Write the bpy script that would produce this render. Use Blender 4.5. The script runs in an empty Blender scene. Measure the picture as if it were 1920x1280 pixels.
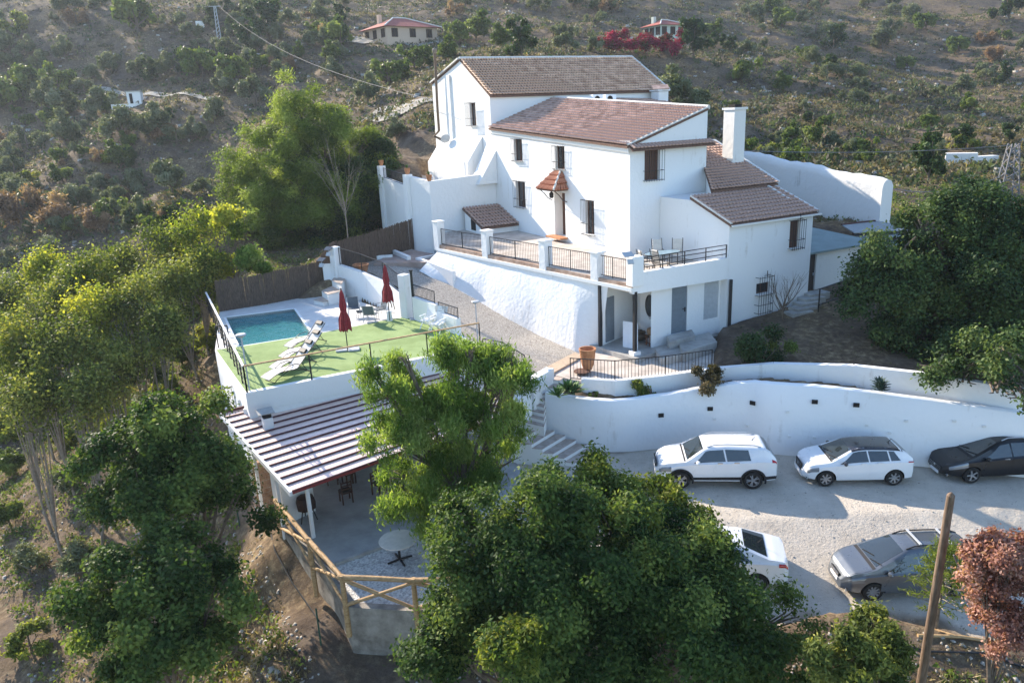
import bpy, bmesh, math, random
import numpy as np
from mathutils import Vector, Matrix
R_ = math.radians
random.seed(7); rng = np.random.default_rng(7)
scene = bpy.context.scene; COL = scene.collection
# ---------------------------------------------------------------- camera
CAM_H = 13.8; FOC = 1400.0
_d = Vector((1170-960, 5219-640, FOC)).normalized(); _f = Vector((0, 0, 1))
_y = (_f - _d*_f.dot(_d)).normalized(); _z = -_d; _x = _y.cross(_z)
# rows of RW map camera coords (x right, y down, z forward) to the world
RW = Matrix((_x, _y, _z))
cd = bpy.data.cameras.new('camera'); cam = bpy.data.objects.new('camera', cd); COL.objects.link(cam)
cd.sensor_width = 36; cd.lens = FOC/1920*36; cd.clip_start = .3; cd.clip_end = 3000
M3 = RW @ Matrix(((1, 0, 0), (0, -1, 0), (0, 0, -1)))
cam.matrix_world = Matrix.Translation((0, 0, CAM_H)) @ M3.to_4x4()
scene.camera = cam
# ---------------------------------------------------------------- sky, sun, exposure
SUN_FROM = 317.0; SUN_EL = 25.5       # compass-like angle (0 = +Y, clockwise) the sunlight comes from
w = bpy.data.worlds.new('World'); scene.world = w; w.use_nodes = True
nt = w.node_tree; bg = nt.nodes['Background']
sky = nt.nodes.new('ShaderNodeTexSky'); sky.sky_type = 'NISHITA'; sky.sun_disc = False
sky.sun_elevation = R_(SUN_EL); sky.sun_rotation = R_(SUN_FROM); sky.air_density = 1.0; sky.dust_density = .4; sky.ozone_density = 3.0
nt.links.new(sky.outputs[0], bg.inputs[0]); bg.inputs[1].default_value = .15
sl = bpy.data.lights.new('sun', 'SUN'); sl.energy = 5.0; sl.angle = R_(.5); sl.color = (1, .875, .72)
so = bpy.data.objects.new('sun', sl); COL.objects.link(so)
sd = Vector((math.sin(R_(SUN_FROM))*math.cos(R_(SUN_EL)), math.cos(R_(SUN_FROM))*math.cos(R_(SUN_EL)), math.sin(R_(SUN_EL))))
so.rotation_euler = sd.to_track_quat('Z', 'Y').to_euler(); so.location = (-30, 60, 60)
vs = scene.view_settings; vs.view_transform = 'Standard'; vs.look = 'None'; vs.gamma = 1; vs.use_curve_mapping = False
vs.exposure = 1.3
scene.cycles.max_bounces = 6; scene.cycles.transparent_max_bounces = 4; scene.cycles.diffuse_bounces = 3
# ---------------------------------------------------------------- pixel -> place helpers (photo is 1920x1280)
def ray(px, py): return RW @ Vector((px-960, py-640, FOC))
def P(px, py, z):
    v = ray(px, py); t = (z-CAM_H)/v.z; return Vector((v.x*t, v.y*t, z))
def PY(px, py, Y):
    v = ray(px, py); t = Y/v.y; return Vector((v.x*t, Y, CAM_H+v.z*t))
def OP(px, py, A, B):
    v = ray(px, py); n = Vector((-(B[1]-A[1]), B[0]-A[0])); t = (n.x*A[0]+n.y*A[1])/(n.x*v.x+n.y*v.y)
    return Vector((v.x*t, v.y*t, CAM_H+v.z*t))
T0 = Vector((6.47, 39.25)); U2 = Vector((.8894, .4571)); V2 = Vector((-.4571, .8894))
def UV(a, b, z=0.): return Vector((T0.x+a*U2.x+b*V2.x, T0.y+a*U2.y+b*V2.y, z))
def AB(p):
    q = Vector((p[0]-T0.x, p[1]-T0.y)); return (q.dot(U2), q.dot(V2), p[2] if len(p) > 2 else 0)
# ---------------------------------------------------------------- mesh builder
class MB:
    def __init__(s): s.v = []; s.f = []; s.m = []; s.mi = 0
    def add(s, vs_, fs): 
        o = len(s.v); s.v += [tuple(p) for p in vs_]; s.f += [tuple(i+o for i in f) for f in fs]; s.m += [s.mi]*len(fs); return s
    def box(s, c, size, rz=0., tilt=None):
        hx, hy, hz = size[0]/2, size[1]/2, size[2]/2
        M = Matrix.Rotation(rz, 3, 'Z')
        if tilt is not None: M = M @ tilt
        c = Vector(c)
        vv = [c + M @ Vector((x*hx, y*hy, z*hz)) for z in (-1, 1) for x, y in ((-1, -1), (1, -1), (1, 1), (-1, 1))]
        return s.add(vv, [(3, 2, 1, 0), (4, 5, 6, 7), (0, 1, 5, 4), (1, 2, 6, 5), (2, 3, 7, 6), (3, 0, 4, 7)])
    def bar(s, p, q, wd, h=None, up=(0, 0, 1)):
        p, q = Vector(p), Vector(q); h = h or wd; d = (q-p).normalized(); up = Vector(up)
        if abs(d.dot(up)) > .98: up = Vector((1, 0, 0)) if abs(d.x) < .9 else Vector((0, 1, 0))
        x = d.cross(up).normalized(); y = x.cross(d).normalized()
        vv = [e + x*a*wd/2 + y*b*h/2 for e in (p, q) for a, b in ((-1, -1), (1, -1), (1, 1), (-1, 1))]
        return s.add(vv, [(3, 2, 1, 0), (4, 5, 6, 7), (0, 1, 5, 4), (1, 2, 6, 5), (2, 3, 7, 6), (3, 0, 4, 7)])
    def tube(s, pts, r, n=8, cap=True):
        pts = [Vector(p) for p in pts]; rs = r if isinstance(r, (list, tuple)) else [r]*len(pts); vv = []; x = None
        for i, p in enumerate(pts):
            d = (pts[min(i+1, len(pts)-1)]-pts[max(i-1, 0)]).normalized()
            if x is None:
                x = d.cross(Vector((0, 0, 1)));
                if x.length < .1: x = d.cross(Vector((1, 0, 0)))
            x = (x - d*x.dot(d)).normalized(); y = d.cross(x)
            vv += [p + (x*math.cos(t)+y*math.sin(t))*rs[i] for t in [2*math.pi*k/n for k in range(n)]]
        ff = [(i*n+k, i*n+(k+1) % n, (i+1)*n+(k+1) % n, (i+1)*n+k) for i in range(len(pts)-1) for k in range(n)]
        if cap: ff += [tuple(range(n-1, -1, -1)), tuple((len(pts)-1)*n+k for k in range(n))]
        return s.add(vv, ff)
    def lathe(s, prof, c, n=20, sx=1, sy=1):
        c = Vector(c); vv = []; ff = []
        for r, z in prof: vv += [c+Vector((r*sx*math.cos(t), r*sy*math.sin(t), z)) for t in [2*math.pi*k/n for k in range(n)]]
        for i in range(len(prof)-1): ff += [(i*n+k, i*n+(k+1) % n, (i+1)*n+(k+1) % n, (i+1)*n+k) for k in range(n)]
        if prof[0][0] > .001: ff.append(tuple(range(n-1, -1, -1)))
        if prof[-1][0] > .001: ff.append(tuple((len(prof)-1)*n+k for k in range(n)))
        return s.add(vv, ff)
    def prism(s, pts, z0, z1):
        """plan polygon between z0 and z1 (numbers or per-point lists)"""
        n = len(pts); a = z0 if isinstance(z0, (list, tuple)) else [z0]*n; b = z1 if isinstance(z1, (list, tuple)) else [z1]*n
        ar = sum(pts[i][0]*pts[(i+1) % n][1]-pts[(i+1) % n][0]*pts[i][1] for i in range(n))
        idx = list(range(n)) if ar > 0 else list(range(n-1, -1, -1))
        vv = [(pts[i][0], pts[i][1], a[i]) for i in idx]+[(pts[i][0], pts[i][1], b[i]) for i in idx]
        return s.add(vv, [tuple(range(n-1, -1, -1)), tuple(range(n, 2*n))]+[(i, (i+1) % n, n+(i+1) % n, n+i) for i in range(n)])
    def slab(s, pts, th):
        """3D polygon given thickness straight down"""
        n = len(pts); vv = [Vector(p) for p in pts]+[Vector(p)-Vector((0, 0, th)) for p in pts]
        ar = sum(pts[i][0]*pts[(i+1) % n][1]-pts[(i+1) % n][0]*pts[i][1] for i in range(n))
        fs = [tuple(range(n)), tuple(range(2*n-1, n-1, -1))]+[(i, n+i, n+(i+1) % n, (i+1) % n) for i in range(n)]
        if ar < 0: fs = [tuple(reversed(f)) for f in fs]
        return s.add(vv, fs)
    def sheet(s, pts, th, nrm):
        """3D polygon with thickness th along -nrm"""
        n = len(pts); nrm = Vector(nrm).normalized(); pts = [Vector(p) for p in pts]
        vv = pts+[p-nrm*th for p in pts]
        c = (pts[1]-pts[0]).cross(pts[2]-pts[0])
        fs = [tuple(range(n)), tuple(range(2*n-1, n-1, -1))]+[(i, n+i, n+(i+1) % n, (i+1) % n) for i in range(n)]
        if c.dot(nrm) < 0: fs = [tuple(reversed(f)) for f in fs]
        return s.add(vv, fs)
    def face(s, pts): return s.add(pts, [tuple(range(len(pts)))])
    def build(s, name, mat, parent=None, smooth=False, kind=None, sharp=None, bevel=0):
        me = bpy.data.meshes.new(name); root = parent
        while root is not None and root.parent is not None: root = root.parent
        L = root.location if root is not None and root.type == 'EMPTY' else Vector((0, 0, 0))
        me.from_pydata([(x-L.x, y-L.y, z-L.z) for x, y, z in s.v], [], s.f)
        for m in (mat if isinstance(mat, (list, tuple)) else [mat]): me.materials.append(m)
        if any(s.m): me.polygons.foreach_set('material_index', s.m)
        me.validate(); 
        if bevel:
            b = bmesh.new(); b.from_mesh(me)
            bmesh.ops.bevel(b, geom=b.edges[:], offset=bevel, segments=1, affect='EDGES', clamp_overlap=True); b.to_mesh(me); b.free()
        if smooth:
            me.shade_smooth()
            me.set_sharp_from_angle(angle=R_(sharp or 40))
        me.update()
        o = bpy.data.objects.new(name, me); COL.objects.link(o)
        if parent is not None: o.parent = parent
        if kind: o['kind'] = kind
        return o
def thing(name, label, cat, loc=(0, 0, 0), group=None, kind=None):
    o = bpy.data.objects.new(name, None); COL.objects.link(o); o.location = loc; o.empty_display_size = .3
    o['label'] = label; o['category'] = cat
    if group: o['group'] = group
    if kind: o['kind'] = kind
    return o
def tag(o, label, cat, group=None):
    o['label'] = label; o['category'] = cat
    if group: o['group'] = group
    return o
def copy_tree(o, loc=None, rz=None, label=None, parent=None, sc=None):
    c = o.copy(); COL.objects.link(c)
    if parent is not None: c.parent = parent
    if loc is not None: c.location = loc
    if rz is not None: c.rotation_euler = (0, 0, rz)
    if sc is not None: c.scale = (sc, sc, sc) if not isinstance(sc, (tuple, list)) else sc
    if label: c['label'] = label
    for ch in o.children: copy_tree(ch, parent=c)
    return c
def inst(mesh_ob, name, parent, mat4):
    o = bpy.data.objects.new(name, mesh_ob if isinstance(mesh_ob, bpy.types.Mesh) else mesh_ob.data); COL.objects.link(o)
    o.parent = parent; o.matrix_local = mat4; return o
def np_mesh(name, verts, faces, mat, parent=None, kind=None, tint=None, smooth=False):
    """fast quad mesh from arrays"""
    me = bpy.data.meshes.new(name); n = len(verts); m = len(faces)
    me.vertices.add(n); me.vertices.foreach_set('co', np.ascontiguousarray(verts, np.float32).ravel())
    me.loops.add(m*4); me.loops.foreach_set('vertex_index', np.ascontiguousarray(faces, np.int32).ravel())
    me.polygons.add(m); me.polygons.foreach_set('loop_start', np.arange(0, m*4, 4, dtype=np.int32))
    me.update(calc_edges=True)
    if tint is not None:
        a = me.attributes.new('tint', 'FLOAT', 'POINT'); a.data.foreach_set('value', np.ascontiguousarray(tint, np.float32))
    if mat: me.materials.append(mat)
    if smooth: me.shade_smooth()
    o = bpy.data.objects.new(name, me); COL.objects.link(o)
    if parent is not None: o.parent = parent
    if kind: o['kind'] = kind
    return o
# ---------------------------------------------------------------- materials
def nmat(name, rough=.8, metal=0., spec=.3):
    m = bpy.data.materials.new(name); m.use_nodes = True; t = m.node_tree; b = t.nodes['Principled BSDF']
    b.inputs['Roughness'].default_value = rough; b.inputs['Metallic'].default_value = metal
    b.inputs['Specular IOR Level'].default_value = spec; return m, t, b
def mat(name, c, rough=.8, metal=0., spec=.3, var=.12, scale=6., bump=0., bscale=20., c2=None, coat=0., detail=5, dist=.02, stretch=None):
    m, t, b = nmat(name, rough, metal, spec); L = t.links
    tc = t.nodes.new('ShaderNodeTexCoord'); src = tc.outputs['Object']
    if stretch:
        mp = t.nodes.new('ShaderNodeMapping'); mp.inputs['Scale'].default_value = stretch; L.new(src, mp.inputs[0]); src = mp.outputs[0]
    n = t.nodes.new('ShaderNodeTexNoise'); n.inputs['Scale'].default_value = scale; n.inputs['Detail'].default_value = detail
    n.inputs['Roughness'].default_value = .65; L.new(src, n.inputs[0])
    r = t.nodes.new('ShaderNodeValToRGB'); L.new(n.outputs[0], r.inputs[0])
    c = tuple(c); c2 = tuple(c2) if c2 else tuple(min(1, x*(1+var)) for x in c); c1 = c if c2 != c and var == 0 else tuple(x*(1-var) for x in c)
    r.color_ramp.elements[0].position = .33; r.color_ramp.elements[1].position = .67
    r.color_ramp.elements[0].color = (*c1, 1); r.color_ramp.elements[1].color = (*c2, 1)
    L.new(r.outputs[0], b.inputs['Base Color'])
    if coat: b.inputs['Coat Weight'].default_value = coat; b.inputs['Coat Roughness'].default_value = .05
    if bump:
        n2 = t.nodes.new('ShaderNodeTexNoise'); n2.inputs['Scale'].default_value = bscale; n2.inputs['Detail'].default_value = 4; L.new(src, n2.inputs[0])
        bp = t.nodes.new('ShaderNodeBump'); bp.inputs['Strength'].default_value = bump; bp.inputs['Distance'].default_value = dist
        L.new(n2.outputs[0], bp.inputs['Height']); L.new(bp.outputs[0], b.inputs['Normal'])
    return m
def plaster(name, c=(.80, .80, .79), dirt=(.50, .46, .40), amt=.7, bump=.35, bscale=5., dist=.05):
    m, t, b = nmat(name, .9, 0, .15); L = t.links; N = t.nodes
    tc = N.new('ShaderNodeTexCoord')
    n = N.new('ShaderNodeTexNoise'); n.inputs['Scale'].default_value = .7; n.inputs['Detail'].default_value = 9; n.inputs['Roughness'].default_value = .72; L.new(tc.outputs['Object'], n.inputs[0])
    mp = N.new('ShaderNodeMapping'); mp.inputs['Scale'].default_value = (3.5, 3.5, .35); L.new(tc.outputs['Object'], mp.inputs[0])
    n3 = N.new('ShaderNodeTexNoise'); n3.inputs['Scale'].default_value = 1.; n3.inputs['Detail'].default_value = 6; L.new(mp.outputs[0], n3.inputs[0])
    ad = N.new('ShaderNodeMath'); ad.operation = 'MULTIPLY'; L.new(n.outputs[0], ad.inputs[0]); L.new(n3.outputs[0], ad.inputs[1])
    r = N.new('ShaderNodeValToRGB'); L.new(ad.outputs[0], r.inputs[0])
    r.color_ramp.elements[0].position = .33; r.color_ramp.elements[0].color = (0, 0, 0, 1); r.color_ramp.elements[1].position = .48; r.color_ramp.elements[1].color = (amt,)*3+(1,)
    mx = N.new('ShaderNodeMixRGB'); L.new(r.outputs[0], mx.inputs[0]); mx.inputs[1].default_value = (*c, 1); mx.inputs[2].default_value = (*dirt, 1)
    L.new(mx.outputs[0], b.inputs['Base Color'])
    n2 = N.new('ShaderNodeTexNoise'); n2.inputs['Scale'].default_value = bscale; n2.inputs['Detail'].default_value = 5; L.new(tc.outputs['Object'], n2.inputs[0])
    bp = N.new('ShaderNodeBump'); bp.inputs['Strength'].default_value = bump; bp.inputs['Distance'].default_value = dist
    L.new(n2.outputs[0], bp.inputs['Height']); L.new(bp.outputs[0], b.inputs['Normal'])
    return m
def leafmat(name, cols, trans=.35, rough=.6):
    """cols: dark .. light base colours picked by a per-leaf tint value"""
    m, t, b = nmat(name, rough, 0, .15); L = t.links; N = t.nodes
    at = N.new('ShaderNodeAttribute'); at.attribute_name = 'tint'
    r = N.new('ShaderNodeValToRGB'); L.new(at.outputs['Fac'], r.inputs[0])
    while len(r.color_ramp.elements) < len(cols): r.color_ramp.elements.new(.5)
    for i, c in enumerate(cols): r.color_ramp.elements[i].position = i/(len(cols)-1); r.color_ramp.elements[i].color = (*c, 1)
    L.new(r.outputs[0], b.inputs['Base Color'])
    tr = N.new('ShaderNodeBsdfTranslucent'); 
    gm = N.new('ShaderNodeMixRGB'); gm.blend_type = 'MULTIPLY'; gm.inputs[0].default_value = 1; L.new(r.outputs[0], gm.inputs[1]); gm.inputs[2].default_value = (1.5, 1.5, .7, 1)
    L.new(gm.outputs[0], tr.inputs[0])
    mx = N.new('ShaderNodeMixShader'); mx.inputs[0].default_value = trans
    L.new(b.outputs[0], mx.inputs[1]); L.new(tr.outputs[0], mx.inputs[2]); L.new(mx.outputs[0], N['Material Output'].inputs[0])
    return m
M = {}
M['white'] = plaster('white_plaster')
M['rough'] = plaster('rough_plaster', bump=.55, bscale=5, dist=.05)
M['whitesm'] = plaster('smooth_white', c=(.8, .8, .78), amt=.3, bump=.1, bscale=12)
M['grime'] = plaster('grimy_white', c=(.72, .71, .68), dirt=(.35, .32, .27), amt=.8, bump=.5, bscale=4)
M['wpaint'] = mat('white_paint', (.8, .8, .8), .45, var=.03)
M['black'] = mat('black_iron', (.02, .02, .022), .5, var=.2)
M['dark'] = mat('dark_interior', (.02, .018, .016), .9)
M['glass'] = mat('window_glass', (.03, .035, .04), .08, spec=.6, var=.2)
M['grey'] = mat('grey_metal_door', (.17, .2, .23), .5, var=.08)
M['wiregrey'] = mat('cable_grey', (.16, .16, .17), .8)
M['lgrey'] = mat('light_grey_metal', (.42, .44, .46), .5, var=.08)
M['brownwood'] = mat('brown_shutter_wood', (.10, .05, .035), .6, var=.25, scale=12)
M['tile'] = mat('clay_tile_brown', (.46, .29, .22), .7, spec=.2, c2=(.68, .47, .38), var=.3, scale=1.7, bump=.3, bscale=30, detail=9)
M['tile2'] = mat('clay_tile_tan', (.62, .36, .23), .7, spec=.2, c2=(.88, .62, .44), var=.3, scale=1.7, bump=.3, bscale=30, detail=9)
M['tiler'] = mat('clay_tile_red', (.36, .12, .07), .8, c2=(.5, .22, .13), var=.2, scale=5, bump=.2)
M['tilebase'] = mat('tile_channel', (.16, .095, .07), .9, var=.3, scale=8)
M['mortar'] = mat('white_mortar', (.66, .64, .6), .9, var=.12, bump=.4, bscale=14)
M['conc'] = mat('concrete', (.34, .33, .31), .9, c2=(.46, .45, .42), var=.2, scale=1.4, bump=.25, bscale=40)
M['floor'] = mat('pale_terrace_floor', (.44, .38, .33), .85, c2=(.58, .52, .46), var=.12, scale=1.5, bump=.15)
M['pave'] = mat('pale_stone_paving', (.66, .63, .60), .85, c2=(.72, .70, .66), var=.1, scale=1.8, bump=.2)
M['step'] = mat('step_stone', (.36, .29, .24), .85, c2=(.5, .42, .36), var=.12, scale=3, bump=.2)
M['terra'] = mat('terracotta', (.42, .17, .075), .7, c2=(.55, .27, .13), var=.15, scale=5)
M['wood'] = mat('raw_wood', (.34, .21, .10), .75, c2=(.5, .34, .18), var=.2, scale=7, stretch=(1, 1, 3), bump=.2)
M['pole'] = mat('weathered_pole_wood', (.13, .085, .055), .85, c2=(.24, .17, .12), var=.25, scale=3, stretch=(6, 6, .6), bump=.4)
M['reed'] = mat('dry_reed', (.06, .042, .032), .95, c2=(.15, .11, .085), var=.3, scale=8, stretch=(5, 5, .5), bump=.6, bscale=25)
M['turf'] = mat('artificial_turf', (.21, .30, .10), .95, c2=(.29, .39, .16), var=.1, scale=.8, bump=.6, bscale=140, detail=9)
M['bark'] = mat('bark', (.12, .09, .07), .95, c2=(.2, .16, .12), var=.3, scale=6, bump=.7, bscale=18)
M['soil'] = mat('dark_soil', (.06, .045, .035), 1, var=.4, scale=8, bump=.8)
M['redroof'] = mat('red_sheet_panel', (.80, .60, .52), .46, metal=.5, spec=1.0, c2=(.86, .68, .60), var=.06, scale=2)
M['redrib'] = mat('dark_red_rib', (.09, .03, .035), .5, var=.1)
M['fabric'] = mat('white_sling_fabric', (.62, .60, .56), .85, var=.08)
M['cream'] = mat('cream_cushion', (.6, .56, .5), .9, var=.08)
M['redfab'] = mat('dark_red_canvas', (.22, .022, .03), .85, var=.25, scale=9)
M['greyfab'] = mat('grey_mesh_fabric', (.10, .12, .14), .8, var=.1)
M['plastic'] = mat('white_plastic', (.8, .8, .8), .4, var=.02)
M['trunkpale'] = mat('pale_bark', (.25, .21, .17), .95, var=.25, scale=6)
# ================================================================ TERRAIN
def vhash(ix, iy, s=0):
    h = (ix*374761393 + iy*668265263 + s*974634777) & 0xffffffff
    h = ((h ^ (h >> 13))*1274126177) & 0xffffffff
    return ((h ^ (h >> 16)) & 0xffff)/65535.0
def vnoise(x, y, s=0):
    ix = np.floor(x).astype(np.int64); iy = np.floor(y).astype(np.int64); fx = x-ix; fy = y-iy
    fx = fx*fx*(3-2*fx); fy = fy*fy*(3-2*fy)
    return (vhash(ix, iy, s)*(1-fx)+vhash(ix+1, iy, s)*fx)*(1-fy)+(vhash(ix, iy+1, s)*(1-fx)+vhash(ix+1, iy+1, s)*fx)*fy
def fbm(x, y, o=4, s=0):
    r = 0; a = .5
    for i in range(o): r = r+a*(vnoise(x, y, s+i)-.5); x = x*2.03+7.1; y = y*2.03+3.7; a *= .5
    return r*2
cps = []
def cz(px, py, z): p = P(px, py, z); cps.append((p.x, p.y, p.z))
def cy(px, py, Y): p = PY(px, py, Y); cps.append((p.x, p.y, p.z))
def cw(x, y, z): cps.append((x, y, z))
# near slope below and left of the terraces
for q in [(500, 1270, -3.6), (250, 1280, -6.0), (20, 1270, -7.2), (700, 1260, -2.2), (950, 1280, -1.4), (1500, 1280, -1.0), (1250, 1280, -1.2), (1900, 1280, -.8), (1750, 1200, -.3),
          (20, 1000, -6.8), (200, 1050, -5.8), (400, 1100, -3.8), (560, 1180, -2.4), (470, 1000, -1.3), (300, 900, -4.2), (80, 850, -6.6), (500, 900, -.3), (455, 860, .0),
          (380, 700, .3), (330, 650, -1.0), (250, 640, -1.8), (100, 700, -4.2), (0, 740, -5.5), (400, 640, 1.2), (370, 560, .9), (250, 540, -1.2), (100, 560, -3.2), (0, 590, -4.4),
          (500, 480, 1.8), (400, 440, -1.), (600, 430, 3.0), (690, 400, 4.5)]: cz(*q)
# valley floor and far hill, left
for q in [(0, 500, 78), (200, 470, 82), (0, 430, 96), (200, 390, 100), (400, 350, 102), (0, 330, 122), (250, 300, 118), (450, 280, 112), (0, 240, 142), (250, 200, 140), (450, 190, 136),
          (0, 120, 170), (250, 110, 166), (450, 100, 158), (0, 10, 200), (250, 5, 196), (450, 0, 190), (560, 60, 165), (620, 180, 122), (600, 260, 100), (700, 230, 92), (760, 205, 92),
          (700, 80, 150), (830, 80, 150), (700, 100, 144), (830, 100, 144), (750, 60, 163), (640, 0, 200), (850, 0, 200), (900, 95, 132), (1000, 100, 130), (1100, 90, 140), (1250, 75, 150),
          (1000, 20, 190), (1200, 0, 205), (1240, 65, 158), (770, 260, 84)]: cy(*q)
# middle and right
for q in [(1100, 150, 100), (1260, 180, 96), (1280, 230, 84), (1400, 260, 86), (1500, 270, 84), (1600, 300, 80), (1700, 330, 72), (1500, 200, 108), (1420, 130, 134), (1520, 150, 130), (1640, 175, 122), (1780, 215, 112),
          (1900, 240, 104), (1350, 60, 178), (1500, 0, 250), (1600, 90, 185), (1700, 120, 175), (1700, 0, 260), (1900, 0, 270), (1850, 110, 180), (1900, 180, 135), (1350, 0, 225),
          (1700, 260, 94), (1850, 280, 82), (1920, 320, 68), (1760, 345, 64), (1700, 370, 58), (1900, 400, 54), (1650, 420, 47)]: cy(*q)
# site
for a, b, z in [(0, 24, 8.9), (10, 30, 9.2), (16, 26, 8.8), (18, 12, 7.4), (22, 4, 6.2), (5, 5, 5.5), (5, 12, 6), (12, 8, 6.2), (-8, 24, 8.8), (-6, 40, 10), (-20, 36, 8.5), (8, -3, 3.4), (14, -3, 4.2), (20, -6, 5.)]:
    p = UV(a, b); cw(p.x, p.y, z)
for q in [(6, 24, 0), (12, 24, 0), (20, 22, .1), (0, 24, 0), (14, 19, -.1), (9, 18.5, -.1), (2, 19, -.2), (-4, 22, -.1), (-3, 17.6, -1.3), (-6.5, 18.3, -1.2), (-9.2, 22.8, -.15), (-8.0, 20.6, -.55), (-7.3, 19.6, -.8), (0, 17.8, -1.2), (26, 24, .4), (16, 33, 3.1), (24, 34, 3.4), (12, 32, 3.), (34, 36, 4.5), (40, 20, 1)]: cw(*q)
# far outside the frame
for q in [(-160, 60, -4), (-120, 20, -10), (160, 40, 10), (60, 10, 0), (-60, 0, -14), (0, 0, -7), (200, 200, 50), (-220, 200, 50), (-200, 330, 100), (0, 340, 100), (220, 340, 100), (90, 60, 12), (-30, 3, -11), (30, 5, -3), (300, 100, 50), (-300, 100, 30)]: cw(*q)
cps = np.array(cps)
def _U(r2): return np.where(r2 > 1e-9, r2*np.log(r2+1e-12)*.5, 0)
def tps_fit(c, lam):
    n = len(c); d2 = ((c[:, None, :2]-c[None, :, :2])**2).sum(-1); K = _U(d2)+lam*np.eye(n)
    Pm = np.c_[np.ones(n), c[:, :2]]; A = np.zeros((n+3, n+3)); A[:n, :n] = K; A[:n, n:] = Pm; A[n:, :n] = Pm.T
    return np.linalg.solve(A, np.r_[c[:, 2], 0, 0, 0])
_sol = tps_fit(cps, 4.0)
def tps(x, y):
    x = np.asarray(x, float); y = np.asarray(y, float); out = _sol[-3]+_sol[-2]*x+_sol[-1]*y
    for i in range(len(cps)): out = out+_sol[i]*_U((x-cps[i, 0])**2+(y-cps[i, 1])**2)
    return out
def pdist(x, y, poly):
    """signed distance to polygon, positive inside"""
    n = len(poly); d = np.full(x.shape, 1e9); ins = np.zeros(x.shape, bool)
    for i in range(n):
        x0, y0 = poly[i][0], poly[i][1]; x1, y1 = poly[(i+1) % n][0], poly[(i+1) % n][1]
        dx, dy = x1-x0, y1-y0; t = np.clip(((x-x0)*dx+(y-y0)*dy)/(dx*dx+dy*dy+1e-9), 0, 1)
        d = np.minimum(d, np.hypot(x-x0-t*dx, y-y0-t*dy))
        c = ((y0 > y) != (y1 > y)) & (x < dx*(y-y0)/(dy if abs(dy) > 1e-9 else 1e-9)+x0); ins ^= c
    return np.where(ins, d, -d)
BF_ = -5.23
# wall lines shared with the structures: (x, y, top)
FW = [P(1022, 735, 2.35), P(1060, 744, 2.3), P(1150, 752, 2.25), P(1240, 742, 2.3), P(1320, 728, 2.55), P(1400, 717, 2.85), P(1455, 720, 3.0), P(1550, 727, 2.95), P(1700, 745, 2.75), P(1920, 775, 2.48), P(2100, 797, 2.3)]
IW = [P(1062, 712, 2.5), P(1090, 722, 2.5), P(1153, 726, 2.5), P(1247, 716, 2.55), P(1335, 703, 2.7), P(1450, 694, 3.0), P(1600, 698, 3.1), P(1740, 714, 3.1), P(1920, 745, 3.0)]
PARK = [(p.x+.0, p.y+.62) for p in FW]+[(30, 14), (20, 15), tuple(P(1860, 1175, 0))[:2], tuple(P(1720, 1150, 0))[:2], tuple(P(1560, 1130, 0))[:2], tuple(P(1300, 1180, 0))[:2], (0.3, 19.6), (-3.0, 19.3), (-4.8, 19.7), (-8.2, 24.2), (-9, 26), (-1, 30), (1, 30)]
YARD = [(p.x, p.y) for p in IW]+[(34, 34), (30, 42), tuple(UV(14, 0))[:2], tuple(UV(2, -4.5))[:2], (5.6, 33), (3, 33.5)]
STRIP = [(p.x, p.y) for p in FW[:-1]]+[(p.x, p.y) for p in reversed(IW)]
def sm(t): t = np.clip(t, 0, 1); return t*t*(3-2*t)
def terrain(x, y):
    x = np.asarray(x, float); y = np.asarray(y, float)
    D = np.hypot(x, y)
    z = tps(x, y)
    # gullies and roughness of the hills
    far = sm((D-60)/40.)
    z = z+far*(fbm(x/30., y/30., 4, 3)*4.0+fbm(x/7., y/7., 3, 9)*1.2)+fbm(x/4., y/4., 4, 5)*.45+fbm(x/1.1, y/1.1, 3, 8)*.12
    w = sm((pdist(x, y, PARK)+.1)/.5); 
    z = z*(1-w)+w*(fbm(x/3., y/3., 3, 5)*.05-np.interp(y, [0, 19.4, 22.8], [.78, .78, 0])*sm((x-1.5)/5.))
    yz = 2.62+np.clip((y-30)*.11+(x-8)*.03, 0, 1.6)+fbm(x/2., y/2., 4, 15)*.1
    w = sm((pdist(x, y, YARD)+.05)/.4); z = z*(1-w)+w*yz
    d = pdist(x, y, STRIP); w = sm((d-.18)/.12); sz = np.interp(x, [p.x for p in FW], [p.z-.22 for p in FW])+fbm(x/.5, y/.5, 3, 4)*.1; z = z*(1-w)+w*sz
    # nothing pokes through the built platforms
    for poly, top in CARVE:
        w = sm((pdist(x, y, poly)+.1)/.6); z = z*(1-w)+w*np.minimum(z, top)
    return z
DECK = [P(461.6, 737.6, 4), P(903, 649.5, 4), P(857, 600, 4), P(765, 597, 4), P(640, 552, 4), P(600, 552, 4), P(405, 581, 4)]
PATIO = [P(1024, 700, 2.5), P(1062, 712, 2.5)]+[Vector((p.x, p.y, 0)) for p in IW[1:5]]+[P(1345, 690, 2.5), P(1350, 640, 2.5), UV(2.0, BF_-.1), UV(2.0, -3.5), UV(-4, 0), P(1078, 650, 2.5)]
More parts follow.
